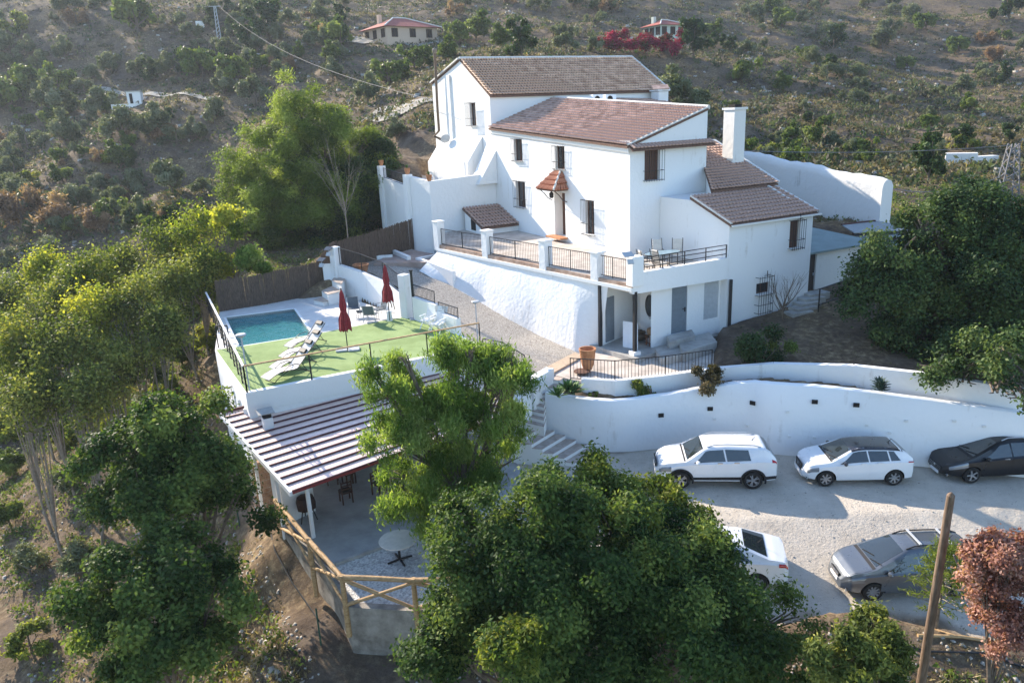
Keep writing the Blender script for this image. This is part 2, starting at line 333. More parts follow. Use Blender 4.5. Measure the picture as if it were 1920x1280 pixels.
CARVE = [([(-8, 46), (-4.2, 44.2), (-2.6, 46.5), (-3.6, 51.8), (-8, 54)], 3.9),
         ([(-6.5, 48.6), (-3.9, 50.3), (-5.9, 53.6), (-8.9, 60.2), (-12, 67), (-20, 60), (-15, 47)], 4.2),
         ([(p[0], p[1]) for p in PATIO], 2.2),
         ([(-11, 27.5), (-1, 32.5), (2.2, 30.0), (1.6, 27.5), (-4, 24.5), (-7.5, 22), (-12, 26)], -.05),
         ([(-10.2, 26.9), (-1.3, 31.6), (-2.5, 34), (-5, 37), (-9.8, 43.6), (-16.2, 40.5)], 1.0),
         ([(-5.2, 37), (-1.3, 31.5), (1.2, 29.8), (5.6, 33), (-4.3, 46), (-6.3, 51), (-10, 45)], 1.6),
         ([tuple(UV(-1, -5.3))[:2], tuple(UV(7.7, -5.3))[:2], tuple(UV(7.7, 10))[:2], tuple(UV(16, 16))[:2], tuple(UV(16, 30))[:2], tuple(UV(0, 30))[:2], tuple(UV(-5, 15.5))[:2], (-4.3, 46), (5.5, 33)], 2.4)]
def axis(lo, hi, fine0, fine1, df, g):
    a = list(np.arange(fine0, fine1, df)); s = df; x = fine1
    while x < hi: a.append(x); s = min(s*g, 3.2); x += s
    s = df; x = fine0-df
    while x > lo: a.insert(0, x); s = min(s*g, 3.2); x -= s
    return np.array(a)
gx = axis(-230, 260, -18, 27, .2, 1.05); gy = axis(2, 345, 14, 50, .2, 1.03)
GX, GY = np.meshgrid(gx, gy); GZ = terrain(GX, GY)
def ground_z(x, y):
    i = np.clip(np.searchsorted(gx, x)-1, 0, len(gx)-2); j = np.clip(np.searchsorted(gy, y)-1, 0, len(gy)-2)
    fx = np.clip((x-gx[i])/(gx[i+1]-gx[i]), 0, 1); fy = np.clip((y-gy[j])/(gy[j+1]-gy[j]), 0, 1)
    return (GZ[j, i]*(1-fx)+GZ[j, i+1]*fx)*(1-fy)+(GZ[j+1, i]*(1-fx)+GZ[j+1, i+1]*fx)*fy
def GP(px, py, d0=12., d1=330.):
    """where the line of sight through a photo pixel meets the ground"""
    v = ray(px, py); v = v/v.y; lo = d0
    for d in np.arange(d0, d1, .5):
        if CAM_H+v.z*d < ground_z(v.x*d, d): return Vector((v.x*d, d, float(ground_z(v.x*d, d))))
    return Vector((v.x*d1, d1, float(ground_z(v.x*d1, d1))))
ny, nx = GX.shape
V = np.stack([GX.ravel(), GY.ravel(), GZ.ravel()], 1)
ii = np.arange(ny*nx).reshape(ny, nx)
F4 = np.stack([ii[:-1, :-1].ravel(), ii[:-1, 1:].ravel(), ii[1:, 1:].ravel(), ii[1:, :-1].ravel()], 1)
park = sm((pdist(GX, GY, PARK)-.25+fbm(GX/1.3, GY/1.3, 3, 2)*.8)/.7).ravel()
# ground material: gravel car park / dry earth / straw-coloured grass, mixed by noise and by where the gravel lies
m, t, b = nmat('dry_ground', 1, 0, .1); L = t.links; N = t.nodes
tc = N.new('ShaderNodeTexCoord')
def nz(scale, det=8, rough=.7):
    n = N.new('ShaderNodeTexNoise'); n.inputs['Scale'].default_value = scale; n.inputs['Detail'].default_value = det; n.inputs['Roughness'].default_value = rough; L.new(tc.outputs['Object'], n.inputs[0]); return n
def ramp(src, stops):
    r = N.new('ShaderNodeValToRGB'); L.new(src, r.inputs[0])
    while len(r.color_ramp.elements) < len(stops): r.color_ramp.elements.new(.5)
    for i, (p_, c) in enumerate(stops): r.color_ramp.elements[i].position = p_; r.color_ramp.elements[i].color = (*c, 1)
    return r
def mix(f, a, c_, typ='MIX'):
    x = N.new('ShaderNodeMixRGB'); x.blend_type = typ
    if isinstance(f, float): x.inputs[0].default_value = f
    else: L.new(f, x.inputs[0])
    L.new(a, x.inputs[1]); L.new(c_, x.inputs[2]); return x
soilc = ramp(nz(.9, 10).outputs[0], [(.3, (.05, .037, .03)), (.5, (.105, .08, .062)), (.72, (.20, .16, .125))])
grassc = ramp(nz(3.5, 8).outputs[0], [(.3, (.075, .06, .038)), (.5, (.17, .12, .075)), (.75, (.44, .35, .21))])
gm = ramp(nz(.16, 9, .75).outputs[0], [(.42, (0, 0, 0)), (.58, (1, 1, 1))])
c1 = mix(gm.outputs[0], soilc.outputs[0], grassc.outputs[0])
grav = ramp(nz(1.1, 12, .75).outputs[0], [(.28, (.42, .365, .30)), (.5, (.52, .465, .39)), (.75, (.61, .55, .47))])
fine = ramp(nz(28, 4).outputs[0], [(.3, (.88, .88, .88)), (.7, (1.07, 1.06, 1.05))])
at = N.new('ShaderNodeAttribute'); at.attribute_name = 'tint'
c2 = mix(at.outputs['Fac'], c1.outputs[0], grav.outputs[0]); c3 = mix(1.0, c2.outputs[0], fine.outputs[0], 'MULTIPLY')
L.new(c3.outputs[0], b.inputs['Base Color'])
bp = N.new('ShaderNodeBump'); bp.inputs['Strength'].default_value = .8; bp.inputs['Distance'].default_value = .06; L.new(nz(9, 8).outputs[0], bp.inputs['Height']); L.new(bp.outputs[0], b.inputs['Normal'])
M['ground'] = m
g = np_mesh('ground', V, F4, M['ground'], kind='structure', tint=park, smooth=True)
g['label'] = 'dry earth and gravel ground with the far hillside'
del g['label']
# ================================================================ FARMHOUSE
def wallface(mb, A, B, zb, zt, holes=(), depth=.25, inward=None, thick=.0):
    """vertical wall skin from A to B (plan points). zb, zt: function of s. holes: (s0, s1, z0, z1[, depth]) in metres along AB. reveals go along inward"""
    A = Vector((A[0], A[1])); B = Vector((B[0], B[1])); Lh = (B-A).length; d = (B-A)/Lh; inw = Vector(inward).normalized()
    fb = zb if callable(zb) else (lambda s: zb); ft = zt if callable(zt) else (lambda s: zt)
    ss = sorted(set([0., Lh]+[h[0] for h in holes]+[h[1] for h in holes])); zs = sorted(set([h[2] for h in holes]+[h[3] for h in holes]))
    def pt(s, z, off=0.): return (A.x+d.x*s+inw.x*off, A.y+d.y*s+inw.y*off, z)
    flip = (d.x*inw.y-d.y*inw.x) < 0
    def q(*p): mb.add(p if not flip else p[::-1], [(0, 1, 2, 3)])
    for i in range(len(ss)-1):
        s0, s1 = ss[i], ss[i+1]; n = max(1, int((s1-s0)/1.2))
        for k in range(n):
            a_, b_ = s0+(s1-s0)*k/n, s0+(s1-s0)*(k+1)/n
            lev0 = [fb(a_)]+zs+[ft(a_)]; lev1 = [fb(b_)]+zs+[ft(b_)]
            for j in range(len(lev0)-1):
                zc = (lev0[j]+lev0[j+1])/2; sc_ = (a_+b_)/2
                if 0 < j < len(lev0)-2 or (zs and j in (0, len(lev0)-2)) or not zs:
                    if any(h[0] < sc_ < h[1] and h[2] < zc < h[3] for h in holes): continue
                q(pt(a_, lev0[j]), pt(b_, lev1[j]), pt(b_, lev1[j+1]), pt(a_, lev0[j+1]))
    for h in holes:
        s0, s1, z0, z1 = h[:4]; dp = h[4] if len(h) > 4 else depth
        q(pt(s0, z0), pt(s0, z0, dp), pt(s1, z0, dp), pt(s1, z0)); q(pt(s0, z1, dp), pt(s0, z1), pt(s1, z1), pt(s1, z1, dp))
        q(pt(s0, z0, dp), pt(s0, z0), pt(s0, z1), pt(s0, z1, dp)); q(pt(s1, z0), pt(s1, z0, dp), pt(s1, z1, dp), pt(s1, z1))
TILE = {}
def tile_mesh(m):
    if m.name in TILE: return TILE[m.name]
    W, Lg, h, n = .175, .42, .085, 4; vv = []; ff = []
    for e, (y, zz, ww) in enumerate(((-.02, .085, 1.), (Lg, .0, .82))):
        for k in range(n+1): t = math.pi*k/n; vv.append((-math.cos(t)*W/2*ww, y, zz+math.sin(t)*h*ww))
    for k in range(n): ff.append((k, k+n+1, k+n+2, k+1))
    vv += [(-W/2*.8, -.02, .03), (W/2*.8, -.02, .03)]; ff.append((0, 1, 2, 3, 4))
    me = bpy.data.meshes.new('tile'); me.from_pydata(vv, [], [f[::-1] for f in ff]); me.materials.append(m); TILE[m.name] = me; return me
def tile_roof(parent, E0, E1, R0, R1, m, nparts=290, name='roof', th=.12, ridge=True, sp=.225, rowl=.36, wob=.012, verge=True):
    """barrel-tiled slope: eave E0->E1, top R0->R1; nearest nparts tiles are parts, the rest one joined part"""
    E0, E1, R0, R1 = map(Vector, (E0, E1, R0, R1)); nc = int(round((E1-E0).length/sp)); nr = int(round(((R0-E0).length+(R1-E1).length)/2/rowl))
    base = MB(); n = ((E1-E0).cross(R0-E0)).normalized(); n = n if n.z > 0 else -n
    base.slab([E0, E1, R1, R0], th); bo = base.build(name, M['tilebase'], parent)
    tiles = []; src = tile_mesh(m)
    for j in range(nr):
        for i in range(nc):
            s = (i+.5)/nc; t = j/nr; a = E0.lerp(E1, s); b_ = R0.lerp(R1, s); p = a.lerp(b_, t); y = (b_-a).normalized(); x = (E1-E0).normalized(); x = (x-y*x.dot(y)).normalized(); z = x.cross(y)
            if z.z < 0: x = -x; z = x.cross(y)
            jx = random.uniform(-wob, wob); p = p+x*jx+z*(.012+random.uniform(-.004, .008)); 
            rr = Matrix.Rotation(random.uniform(-.03, .03), 3, 'Z'); mm = (Matrix((x, y, z)).transposed() @ rr @ Matrix.Diagonal((1, rowl/.37, 1))).to_4x4(); mm.translation = p
            tiles.append(((p-Vector((0, 0, CAM_H))).length, mm))
    tiles.sort(key=lambda q: q[0]); root = parent
    while root.parent: root = root.parent
    Lr = root.location if root.type == 'EMPTY' else Vector()
    for d_, mm in tiles[:nparts]:
        mm = mm.copy(); mm.translation -= Lr; inst(src, 'tile', bo, mm)
    rest = MB(); sv = [v.co.copy() for v in src.vertices]; sf = [tuple(p.vertices) for p in src.polygons]
    for d_, mm in tiles[nparts:]: rest.add([mm @ c for c in sv], sf)
    if rest.v: rest.build('tile_rows', m, bo, kind='stuff')
    if ridge:
        rd = MB(); k = int((R1-R0).length/.38)
        for i in range(k):
            p = R0.lerp(R1, i/k); q = R0.lerp(R1, (i+1.12)/k); rd.tube([p+Vector((0, 0, .03)), q+Vector((0, 0, .05))], [.12, .10], 8)
        rd.build('ridge_tiles', M['mortar'], bo, smooth=True)
    return bo
def grille(parent, A, B, z0, z1, out, off=.16, nb=6, nh=2, crest=False, curl=False):
    """iron window grille on a wall from A to B (plan points), standing off by off along out"""
    A = Vector((A[0], A[1], 0)); B = Vector((B[0], B[1], 0)); o = Vector((out[0], out[1], 0)).normalized(); g_ = MB()
    for i in range(nb+1): p = A.lerp(B, i/nb)+o*off; g_.bar(p+Vector((0, 0, z0)), p+Vector((0, 0, z1)), .018)
    for s in [z0+.06, z1-.06]+[z0+(z1-z0)*(k+1)/(nh+1) for k in range(nh-1)]:
        g_.bar(A+o*off+Vector((0, 0, s)), B+o*off+Vector((0, 0, s)), .022)
        for e in (A, B): g_.bar(e+Vector((0, 0, s)), e+o*off+Vector((0, 0, s)), .02)
    if crest:
        c = (A+B)/2+o*off; g_.bar(c+Vector((0, 0, z1)), c+Vector((0, 0, z1+.28)), .03)
        for s in (-1, 1):
            p = c+(B-A).normalized()*s*.1; g_.tube([c+Vector((0, 0, z1)), p+Vector((0, 0, z1+.07)), p+(B-A).normalized()*s*.1+Vector((0, 0, z1+.02))], .012, 6)
    return g_.build('window_grille', M['black'], parent)
def window(parent, A, B, z0, z1, inw, depth=.2, out=None, shutter=False, gr=True, goff=.16, **kw):
    A = Vector((A[0], A[1], 0)); B = Vector((B[0], B[1], 0)); i_ = Vector((inw[0], inw[1], 0)).normalized(); e = .002
    d = (B-A).normalized(); p, q = A+i_*depth, B+i_*depth; f = MB(); fw = .06
    for (a_, b_, c_, d_) in ((p, q, z0, z0+fw), (p, q, z1-fw, z1)): f.bar((a_+b_)/2-(q-p)/2+Vector((0, 0, (c_+d_)/2)), (a_+b_)/2+(q-p)/2+Vector((0, 0, (c_+d_)/2)), .05, fw)
    for r_ in (p+d*fw/2, q-d*fw/2, (p+q)/2): f.bar(r_+Vector((0, 0, z0+fw)), r_+Vector((0, 0, z1-fw)), .045, fw, up=tuple(d))
    fo = f.build('window', M['brownwood'], parent)
    g_ = MB(); g_.bar(p+i_*.02+Vector((0, 0, (z0+z1)/2)), q+i_*.02+Vector((0, 0, (z0+z1)/2)), .012, z1-z0); g_.build('pane', M['brownwood'] if shutter else M['glass'], fo)
    if shutter:
        s_ = MB(); n = 7
        for k in range(n): a_ = p.lerp(q, (k+.1)/n); b_ = p.lerp(q, (k+.9)/n); s_.bar(a_-i_*.02+Vector((0, 0, (z0+z1)/2)), b_-i_*.02+Vector((0, 0, (z0+z1)/2)), .02, z1-z0-.1)
        s_.build('shutter', M['brownwood'], fo)
    if gr:
        ex = .08; grille(parent, A-d*ex, B+d*ex, z0-.05, z1+.06, -i_, off=goff, **kw)
    sl_ = MB(); sl_.bar(A-d*.05-i_*.03+Vector((0, 0, z0-.03)), B+d*.05-i_*.03+Vector((0, 0, z0-.03)), .16, .05); sl_.build('sill', M['whitesm'], parent)

fh = thing('farmhouse', 'large whitewashed farmhouse of several stepped blocks with brown tiled roofs on the hill', 'house', UV(0, 0, 3.0))
nU = (-U2.x, -U2.y); pU = (U2.x, U2.y); nV = (-V2.x, -V2.y); pV = (V2.x, V2.y)
F0, F1 = UV(0, 0), UV(0, 1)
def fs(px, py): p = AB(OP(px, py, F0, F1)); return p[1], p[2]       # facade: distance along it, height
def ss_(px, py, b=0.): p = AB(OP(px, py, UV(0, b), UV(1, b))); return p[0], p[2]
AR = 5.1
ez = lambda s: 11.93+(12.86-11.93)*max(0, s)/15.8; rz_ = lambda s: 13.54+(14.6-13.54)*s/15.8
wh = []
for (x0, x1, y0, y1) in ((963.7, 979, 260.6, 302), (1041, 1058.6, 274, 317.5), (967.8, 985, 340, 388.7), (1097.8, 1114, 375.5, 439.5)):
    xm, ym = (x0+x1)/2, (y0+y1)/2; wh.append((fs(x1, ym)[0], fs(x0, ym)[0], fs(xm, y1)[1], fs(xm, y0)[1], .22))
dr = (fs(1060, 400)[0], fs(1040, 400)[0], 6.46, fs(1050, 361)[1], .62)
wm = MB(); wallface(wm, UV(0, 0), UV(0, 15.9), 5.0, lambda s: ez(s)-.02, wh+[dr], inward=pU); fac = wm.build('facade_wall', M['white'], fh)
for i, h in enumerate(wh): window(fh, UV(0, h[0]), UV(0, h[1]), h[2], h[3], pU, depth=.2, goff=.2 if i != 3 else .28, nb=7)
# upper cornice band under the eave
cb = MB(); cb.add([UV(-.1, 0, 11.62), UV(-.1, 15.8, 12.55), UV(-.002, 15.8, 12.45), UV(-.002, 0, 11.5), UV(-.14, 0, 11.9), UV(-.14, 15.8, 12.83), UV(-.002, 15.8, 12.83), UV(-.002, 0, 11.9)], [(0, 1, 5, 4), (3, 2, 1, 0), (4, 5, 6, 7), (0, 4, 7, 3)]); cb.build('cornice', M['whitesm'], fh)
# front door
dl = MB(); dl.bar(UV(.6, dr[0], (dr[2]+dr[3])/2), UV(.6, dr[1], (dr[2]+dr[3])/2), .05, dr[3]-dr[2]); do = dl.build('front_door', M['brownwood'], fh)
for k in range(3):
    pp = MB(); zc = dr[2]+.4+k*.8; pp.bar(UV(.56, dr[0]+.2, zc), UV(.56, dr[1]-.2, zc), .03, .6); pp.build('door_panel', M['brownwood'], do)
hh = MB(); hh.bar(UV(.54, dr[0]+.1, 7.5), UV(.54, dr[0]+.1, 7.65), .04); hh.build('handle', M['black'], do)
st = MB(); st.box(UV(-.25, (dr[0]+dr[1])/2, 6.45), (.6, 1.7, .1), R_(27.2)); st.build('door_step', M['terra'], fh)
jb = MB(); jb.bar(UV(.3, dr[0]+.004, (dr[2]+dr[3])/2), UV(.58, dr[0]+.004, (dr[2]+dr[3])/2), .008, dr[3]-dr[2]-.02); jb.build('door_frame', mat('door_orange_wood', (.30, .12, .05), .6), fh)
# tower side wall (b = 0)
a0, _z = ss_(1208.5, 309); a1, _z = ss_(1237, 309); zt_ = ss_(1222, 281)[1]; zb_ = ss_(1222, 338)[1]
wm = MB(); wallface(wm, UV(0, 0), UV(AR, 0), 5.0, lambda s: 11.93+(13.54-11.93)*s/AR, [(a0, a1, zb_, zt_, .2)], inward=pV); wm.build('gable_wall', M['white'], fh)
window(fh, UV(a0, 0), UV(a1, 0), zb_, zt_, pV, shutter=True, goff=.3, nb=7)
wm = MB(); wallface(wm, UV(AR, 0), UV(AR, 15.8), 5.0, rz_, inward=nU); wm.face([UV(0, 0, 11.8), UV(AR, 0, 13.4), UV(AR, 15.8, 14.4), UV(0, 15.8, 12.7)]); wm.build('back_wall', M['white'], fh)
r1 = tile_roof(fh, UV(-.22, -.06, 11.93), UV(-.22, 15.8, 12.88), UV(AR, -.06, 13.6), UV(AR, 15.8, 14.66), M['tile'])
# verge along the tower gable, pale ridge capping, decorative tile strip across the gable
vg = MB(); vg.bar(UV(-.2, -.05, 12.0), UV(AR, -.05, 13.66), .1, .07); vg.build('verge', M['mortar'], fh)
tb = MB(); tb.sheet([UV(-.15, -.42, 11.72), UV(5.35, -.42, 11.74), UV(5.35, 0, 12.02), UV(-.15, 0, 12.02)], .06, (0, 0, 1)); ts = tb.build('eave_strip', M['tilebase'], fh)
src = tile_mesh(M['tile'])
for i in range(24):
    p = UV(-.04+i*.227, -.42, 11.76); y = (UV(0, 0, 12.02)-UV(0, -.42, 11.74)).normalized(); x = Vector((U2.x, U2.y, 0)); z = x.cross(y)
    mm = Matrix((x, y, z)).transposed().to_4x4(); mm.translation = p-fh.location; inst(src, 'tile', ts, mm)
# ---- rear block
rb = MB()
gz_ = lambda s: np.interp(s, [0, 4.6, 10.1], [15.05, 17.6, 16.3])
gw = [(fs(892, 214)[0]-15.8, fs(881, 214)[0]-15.8, fs(887, 236)[1], fs(887, 193)[1], .2)]
gs0 = [0, 2.3, 4.6, 7.4, 10.1]
wallface(rb, UV(0, 15.8), UV(0, 20.4), 5., lambda s: 15.0+s/4.6*2.6, gw, inward=pU); wallface(rb, UV(0, 20.4), UV(0, 25.9), 5., lambda s: 17.6-s/5.5*1.3, inward=pU)
wallface(rb, UV(0, 15.8), UV(15.2, 15.8), 5., 14.95, inward=pV); wallface(rb, UV(15.2, 15.8), UV(15.2, 20.4), 5., lambda s: 14.95+s/4.6*2.65, inward=nU); wallface(rb, UV(15.2, 20.4), UV(15.2, 25.9), 5., lambda s: 17.6-s/5.5*1.3, inward=nU)
wallface(rb, UV(0, 25.9), UV(15.2, 25.9), 5., 16.3, inward=nV)
rb.face([UV(0, 20.4, 17.55), UV(15.2, 20.4, 17.55), UV(15.2, 25.9, 16.28), UV(0, 25.9, 16.28)]); rb.build('rear_block_wall', M['white'], fh)
window(fh, UV(0, 15.8+gw[0][0]), UV(0, 15.8+gw[0][1]), gw[0][2], gw[0][3], pU, goff=.35, nb=8)
r2 = tile_roof(fh, UV(-.05, 15.62, 14.98), UV(15.25, 15.62, 14.92), UV(-.02, 20.4, 17.68), UV(15.25, 20.4, 17.66), M['tile2'], wob=.02)
tile_roof(fh, UV(15.25, 26.0, 16.28), UV(-.05, 26.0, 16.28), UV(15.25, 20.45, 17.62), UV(-.05, 20.45, 17.62), M['tile2'], nparts=0, ridge=False)
vg = MB(); vg.bar(UV(15.25, 15.6, 15.02), UV(15.25, 20.4, 17.74), .18, .1); vg.bar(UV(-.06, 20.4, 17.72), UV(-.06, 26, 16.36), .2, .1); vg.build('verge', M['mortar'], fh)
# flue pipe against the rear block
fp = [fs(823, 98), fs(825, 200), fs(829, 245), fs(822, 255), fs(826, 262)]
fl = MB(); fl.tube([UV(-.35, fp[0][0], fp[0][1]), UV(-.35, fp[1][0]-.3, fp[1][1]), UV(-.35, fp[2][0]-.2, fp[2][1])]+[UV(-.35, fp[3][0], fp[3][1]), UV(-.1, fp[4][0]-.5, fp[4][1])], .10, 8); fl.build('flue_pipe', mat('rusty_pipe', (.14, .10, .07), .7), fh, smooth=True)
fc = MB(); fc.lathe([(.12, 0), (.17, .1), (.17, .3), (0, .45)], UV(-.35, fp[0][0], fp[0][1]-.1), 10); fc.build('flue_cap', mat('pipe_cap', (.2, .17, .14), .7), fh, smooth=True)
# strip pilaster and ledge on the rear gable
pl_ = MB(); s0 = fs(845, 200); pl_.box(UV(-.05, s0[0], 12.6), (.12, .5, 8.2), R_(27.2)); pl_.build('pilaster', M['white'], fh)
# satellite dish
dp = OP(836, 262, UV(-.6, 0), UV(-.6, 1)); dm = MB(); dm.lathe([(.02, 0), (.2, .03), (.36, .1), (.38, .12), (.36, .13), (.2, .06), (.02, .02)], (0, 0, 0), 16)
mm = Matrix.Rotation(R_(-60), 4, 'X'); dm.v = [tuple((Matrix.Rotation(R_(20), 4, 'Z') @ mm @ Vector(p))+dp) for p in dm.v]; dd = dm.build('satellite_dish', M['lgrey'], fh, smooth=True)
am = MB(); am.bar(dp, dp+Vector((U2.x*.6, U2.y*.6, -.3)), .04); am.bar(dp, dp+Vector((-.25, -.45, .1)), .02); am.build('dish_arm', M['lgrey'], dd)
# sloped outbuilding shoulders at the foot of the rear gable
ob = MB()
q0, q1, q2 = fs(905, 262), fs(868, 240), fs(828, 262)
ob.prism([UV(-.02, q2[0]), UV(-.02, q0[0]), UV(-1.3, q0[0]), UV(-1.3, q2[0])], 5.2, [12.1, 12.3, 10.6, 10.4]); ob.build('lean_to', M['white'], fh)
od = MB(); s_ = AB(OP(867, 325, UV(-1.3, 0), UV(-1.3, 1))); od.bar(UV(-1.32, s_[1]-.5, 9.9), UV(-1.32, s_[1]+.5, 9.9), .05, 1.5); od.build('outbuilding_door', M['wpaint'], fh)
# buttress where the facade meets the rear gable
bt = MB(); bt.add([UV(-1.5, 15.2, 9.2), UV(-.01, 15.2, 9.2), UV(-.01, 16.6, 9.2), UV(-1.5, 16.6, 9.2), UV(-.01, 15.2, 11.4), UV(-.01, 16.6, 11.8)], [(0, 1, 4), (2, 3, 5), (0, 4, 5, 3)]); bt.build('buttress', M['white'], fh)
# air conditioning units behind the ridge
for px in (1119, 1143):
    p = OP(px, 186, UV(7.5, 0), UV(7.5, 1)); ac = thing('air_conditioner', 'left of the two white air conditioners behind the roof ridge' if px < 1130 else 'right of the two white air conditioners behind the roof ridge', 'air conditioner', p+Vector((0, 0, -.35)), 'air conditioners behind the ridge')
    a_ = MB(); a_.box(p, (.85, .4, .6), R_(27.2)); a_.build('casing', M['wpaint'], ac, bevel=.02)
    a_ = MB(); c = p-Vector((V2.x, V2.y, 0))*.205-Vector((U2.x, U2.y, 0))*.1; a_.tube([c, c-Vector((V2.x, V2.y, 0))*.02], .22, 14); a_.build('fan', M['dark'], ac)
    a_ = MB(); a_.prism([(p.x-.6, p.y-.5), (p.x+.6, p.y-.5), (p.x+.6, p.y+.5), (p.x-.6, p.y+.5)], 12, p.z-.3); a_.build('plinth', M['whitesm'], ac)
# low flat part behind the main block and small roofs at the right
lp = MB(); lp.prism([UV(AR, 8), UV(12, 8), UV(12, 15.7), UV(AR, 15.7)], 5, 13.0); lp.prism([UV(9.5, 11), UV(13.8, 11), UV(13.8, 15.7), UV(9.5, 15.7)], 5, [13.6, 13.4, 14.2, 14.4]); lp.build('middle_block_wall', M['white'], fh)
tile_roof(fh, UV(9.4, 10.9, 13.62), UV(13.9, 10.9, 13.42), UV(9.4, 15.7, 14.45), UV(13.9, 15.7, 14.25), M['tile'], nparts=60)
cp = OP(1237, 172, UV(0, 15), UV(1, 15)); cm = MB(); cm.box(cp+Vector((0, 0, -1)), (.9, .9, 2.0), R_(27)); cm.box(cp+Vector((0, 0, .08)), (1.1, 1.1, .1), R_(27)); cm.build('chimney', M['white'], fh)
cm = MB(); cm.sheet([cp+Vector((-.6, -.6, .2)), cp+Vector((.6, -.6, .2)), cp+Vector((.6, .1, .5)), cp+Vector((-.6, .1, .5))], .05, (0, 0, 1)); cm.build('chimney_cap', M['tile'], fh)
# ---- right stepped block
BL, BR_ = 1.97, 7.62; BF = -5.23
def bz(a): return 8.3
z1_ = ss_(1300, 371, -.6)[1]
TOPB = -2.5; ZT = 9.28
b0, b1 = ss_(1480.6, 440, BF)[0], ss_(1499.4, 440, BF)[0]; bz0, bz1 = ss_(1490, 465, BF)[1], ss_(1490, 413, BF)[1]
c0, c1 = ss_(1418, 540, BF)[0], ss_(1444, 540, BF)[0]; cz0, cz1 = ss_(1431, 550, BF)[1], ss_(1431, 530, BF)[1]
bm_ = MB()
wallface(bm_, UV(BL, BF), UV(BR_, BF), 2.2, 8.27, [(b0, b1, bz0, bz1, .2)] if 0 else [(b0-BL, b1-BL, bz0, bz1, .2), (c0-BL, c1-BL, cz0, cz1, .25)], inward=pV)
wallface(bm_, UV(BL, BF), UV(BL, TOPB), 2.2, lambda s: 8.27+(ZT-8.27)*s/(TOPB-BF), inward=pU); wallface(bm_, UV(BR_, BF), UV(BR_, TOPB), 2.2, lambda s: 8.27+(ZT-8.27)*s/(TOPB-BF), inward=nU)
bm_.build('right_block_wall', M['white'], fh)
window(fh, UV(b0, BF), UV(b1, BF), bz0, bz1, pV, shutter=True, goff=.3, nb=6, crest=True)
window(fh, UV(c0, BF), UV(c1, BF), cz0, cz1, pV, gr=False)
g0, g1 = ss_(1424, 550, BF-.3)[0], ss_(1450, 550, BF-.3)[0]; grille(fh, UV(g0, BF), UV(g1, BF), ss_(1437, 588, BF-.3)[1], ss_(1437, 518, BF-.3)[1], nV, off=.3, nb=6, nh=3, crest=True)
tile_roof(fh, UV(BL-.12, BF-.22, 8.3), UV(BR_+.1, BF-.22, 8.3), UV(BL-.12, TOPB, 9.38), UV(BR_+.1, TOPB, 9.38), M['tile'], nparts=298, rowl=.36, ridge=False)
vg = MB(); vg.bar(UV(BL-.05, BF-.2, 8.36), UV(BL-.05, TOPB, 9.44), .12, .08); vg.bar(UV(BR_-.45, BF+1.1, 8.86), UV(BR_-.45, TOPB, 9.5), .14, .09); vg.bar(UV(BR_+.1, BF-.2, 8.4), UV(BR_+.1, TOPB, 9.46), .12, .08); vg.build('verge', M['mortar'], fh)
gt = MB(); gt.bar(UV(BL-.1, BF-.26, 8.22), UV(BR_+.3, BF-.26, 8.22), .1, .08); gt.build('gutter', M['grime'], fh)
# upper right roof behind it
ub = MB(); U0, U1 = 5.1, 8.9
ub.prism([UV(3.35, -2.42), UV(7.85, -2.42), UV(8.4, 3.2), UV(5.12, 3.2), UV(5.12, 0)], 3, [9.4, 9.4, 11.5, 11.5, 10.28]); ub.prism([UV(BL, -2.5), UV(3.4, -2.5), UV(5.1, -.02), UV(BL, -.02)], 3, 9.2); ub.build('upper_right_wall', M['white'], fh)
tile_roof(fh, UV(3.2, -2.55, 9.56), UV(7.9, -2.55, 9.56), UV(4.95, -.04, 10.44), UV(8.15, -.04, 10.44), M['tile'], name='upper_roof', nparts=150, ridge=False)
tile_roof(fh, UV(5.14, -.04, 10.44), UV(8.15, -.04, 10.44), UV(5.14, 3.2, 11.62), UV(8.5, 3.2, 11.62), M['tile'], name='upper_roof', nparts=120)
vg = MB(); vg.bar(UV(7.92, -2.55, 9.66), UV(8.55, 3.2, 11.72), .16, .1); vg.build('verge', M['mortar'], fh)
# big square chimney
cb0 = AB(OP(1362, 300, UV(0, .4), UV(1, .4))); cb1 = AB(OP(1391, 300, UV(0, .4), UV(1, .4))); hz_ = OP(1377, 206, UV(0, .4), UV(1, .4)).z
ch = MB(); wch = (cb1[0]-cb0[0])*.72; cc = UV((cb0[0]+cb1[0])/2, .5, 0)
ch.box((cc.x, cc.y, (9.8+hz_)/2), (wch, wch, hz_-9.8), R_(27.2)); ch.box((cc.x, cc.y, hz_+.06), (wch+.14, wch+.14, .12), R_(27.2)); cho = ch.build('chimney', M['grime'], fh)
cm = MB(); cm.box((cc.x, cc.y, hz_+.2), (wch*.6, wch*.6, .18), R_(27)); cm.build('chimney_vent', M['dark'], cho)
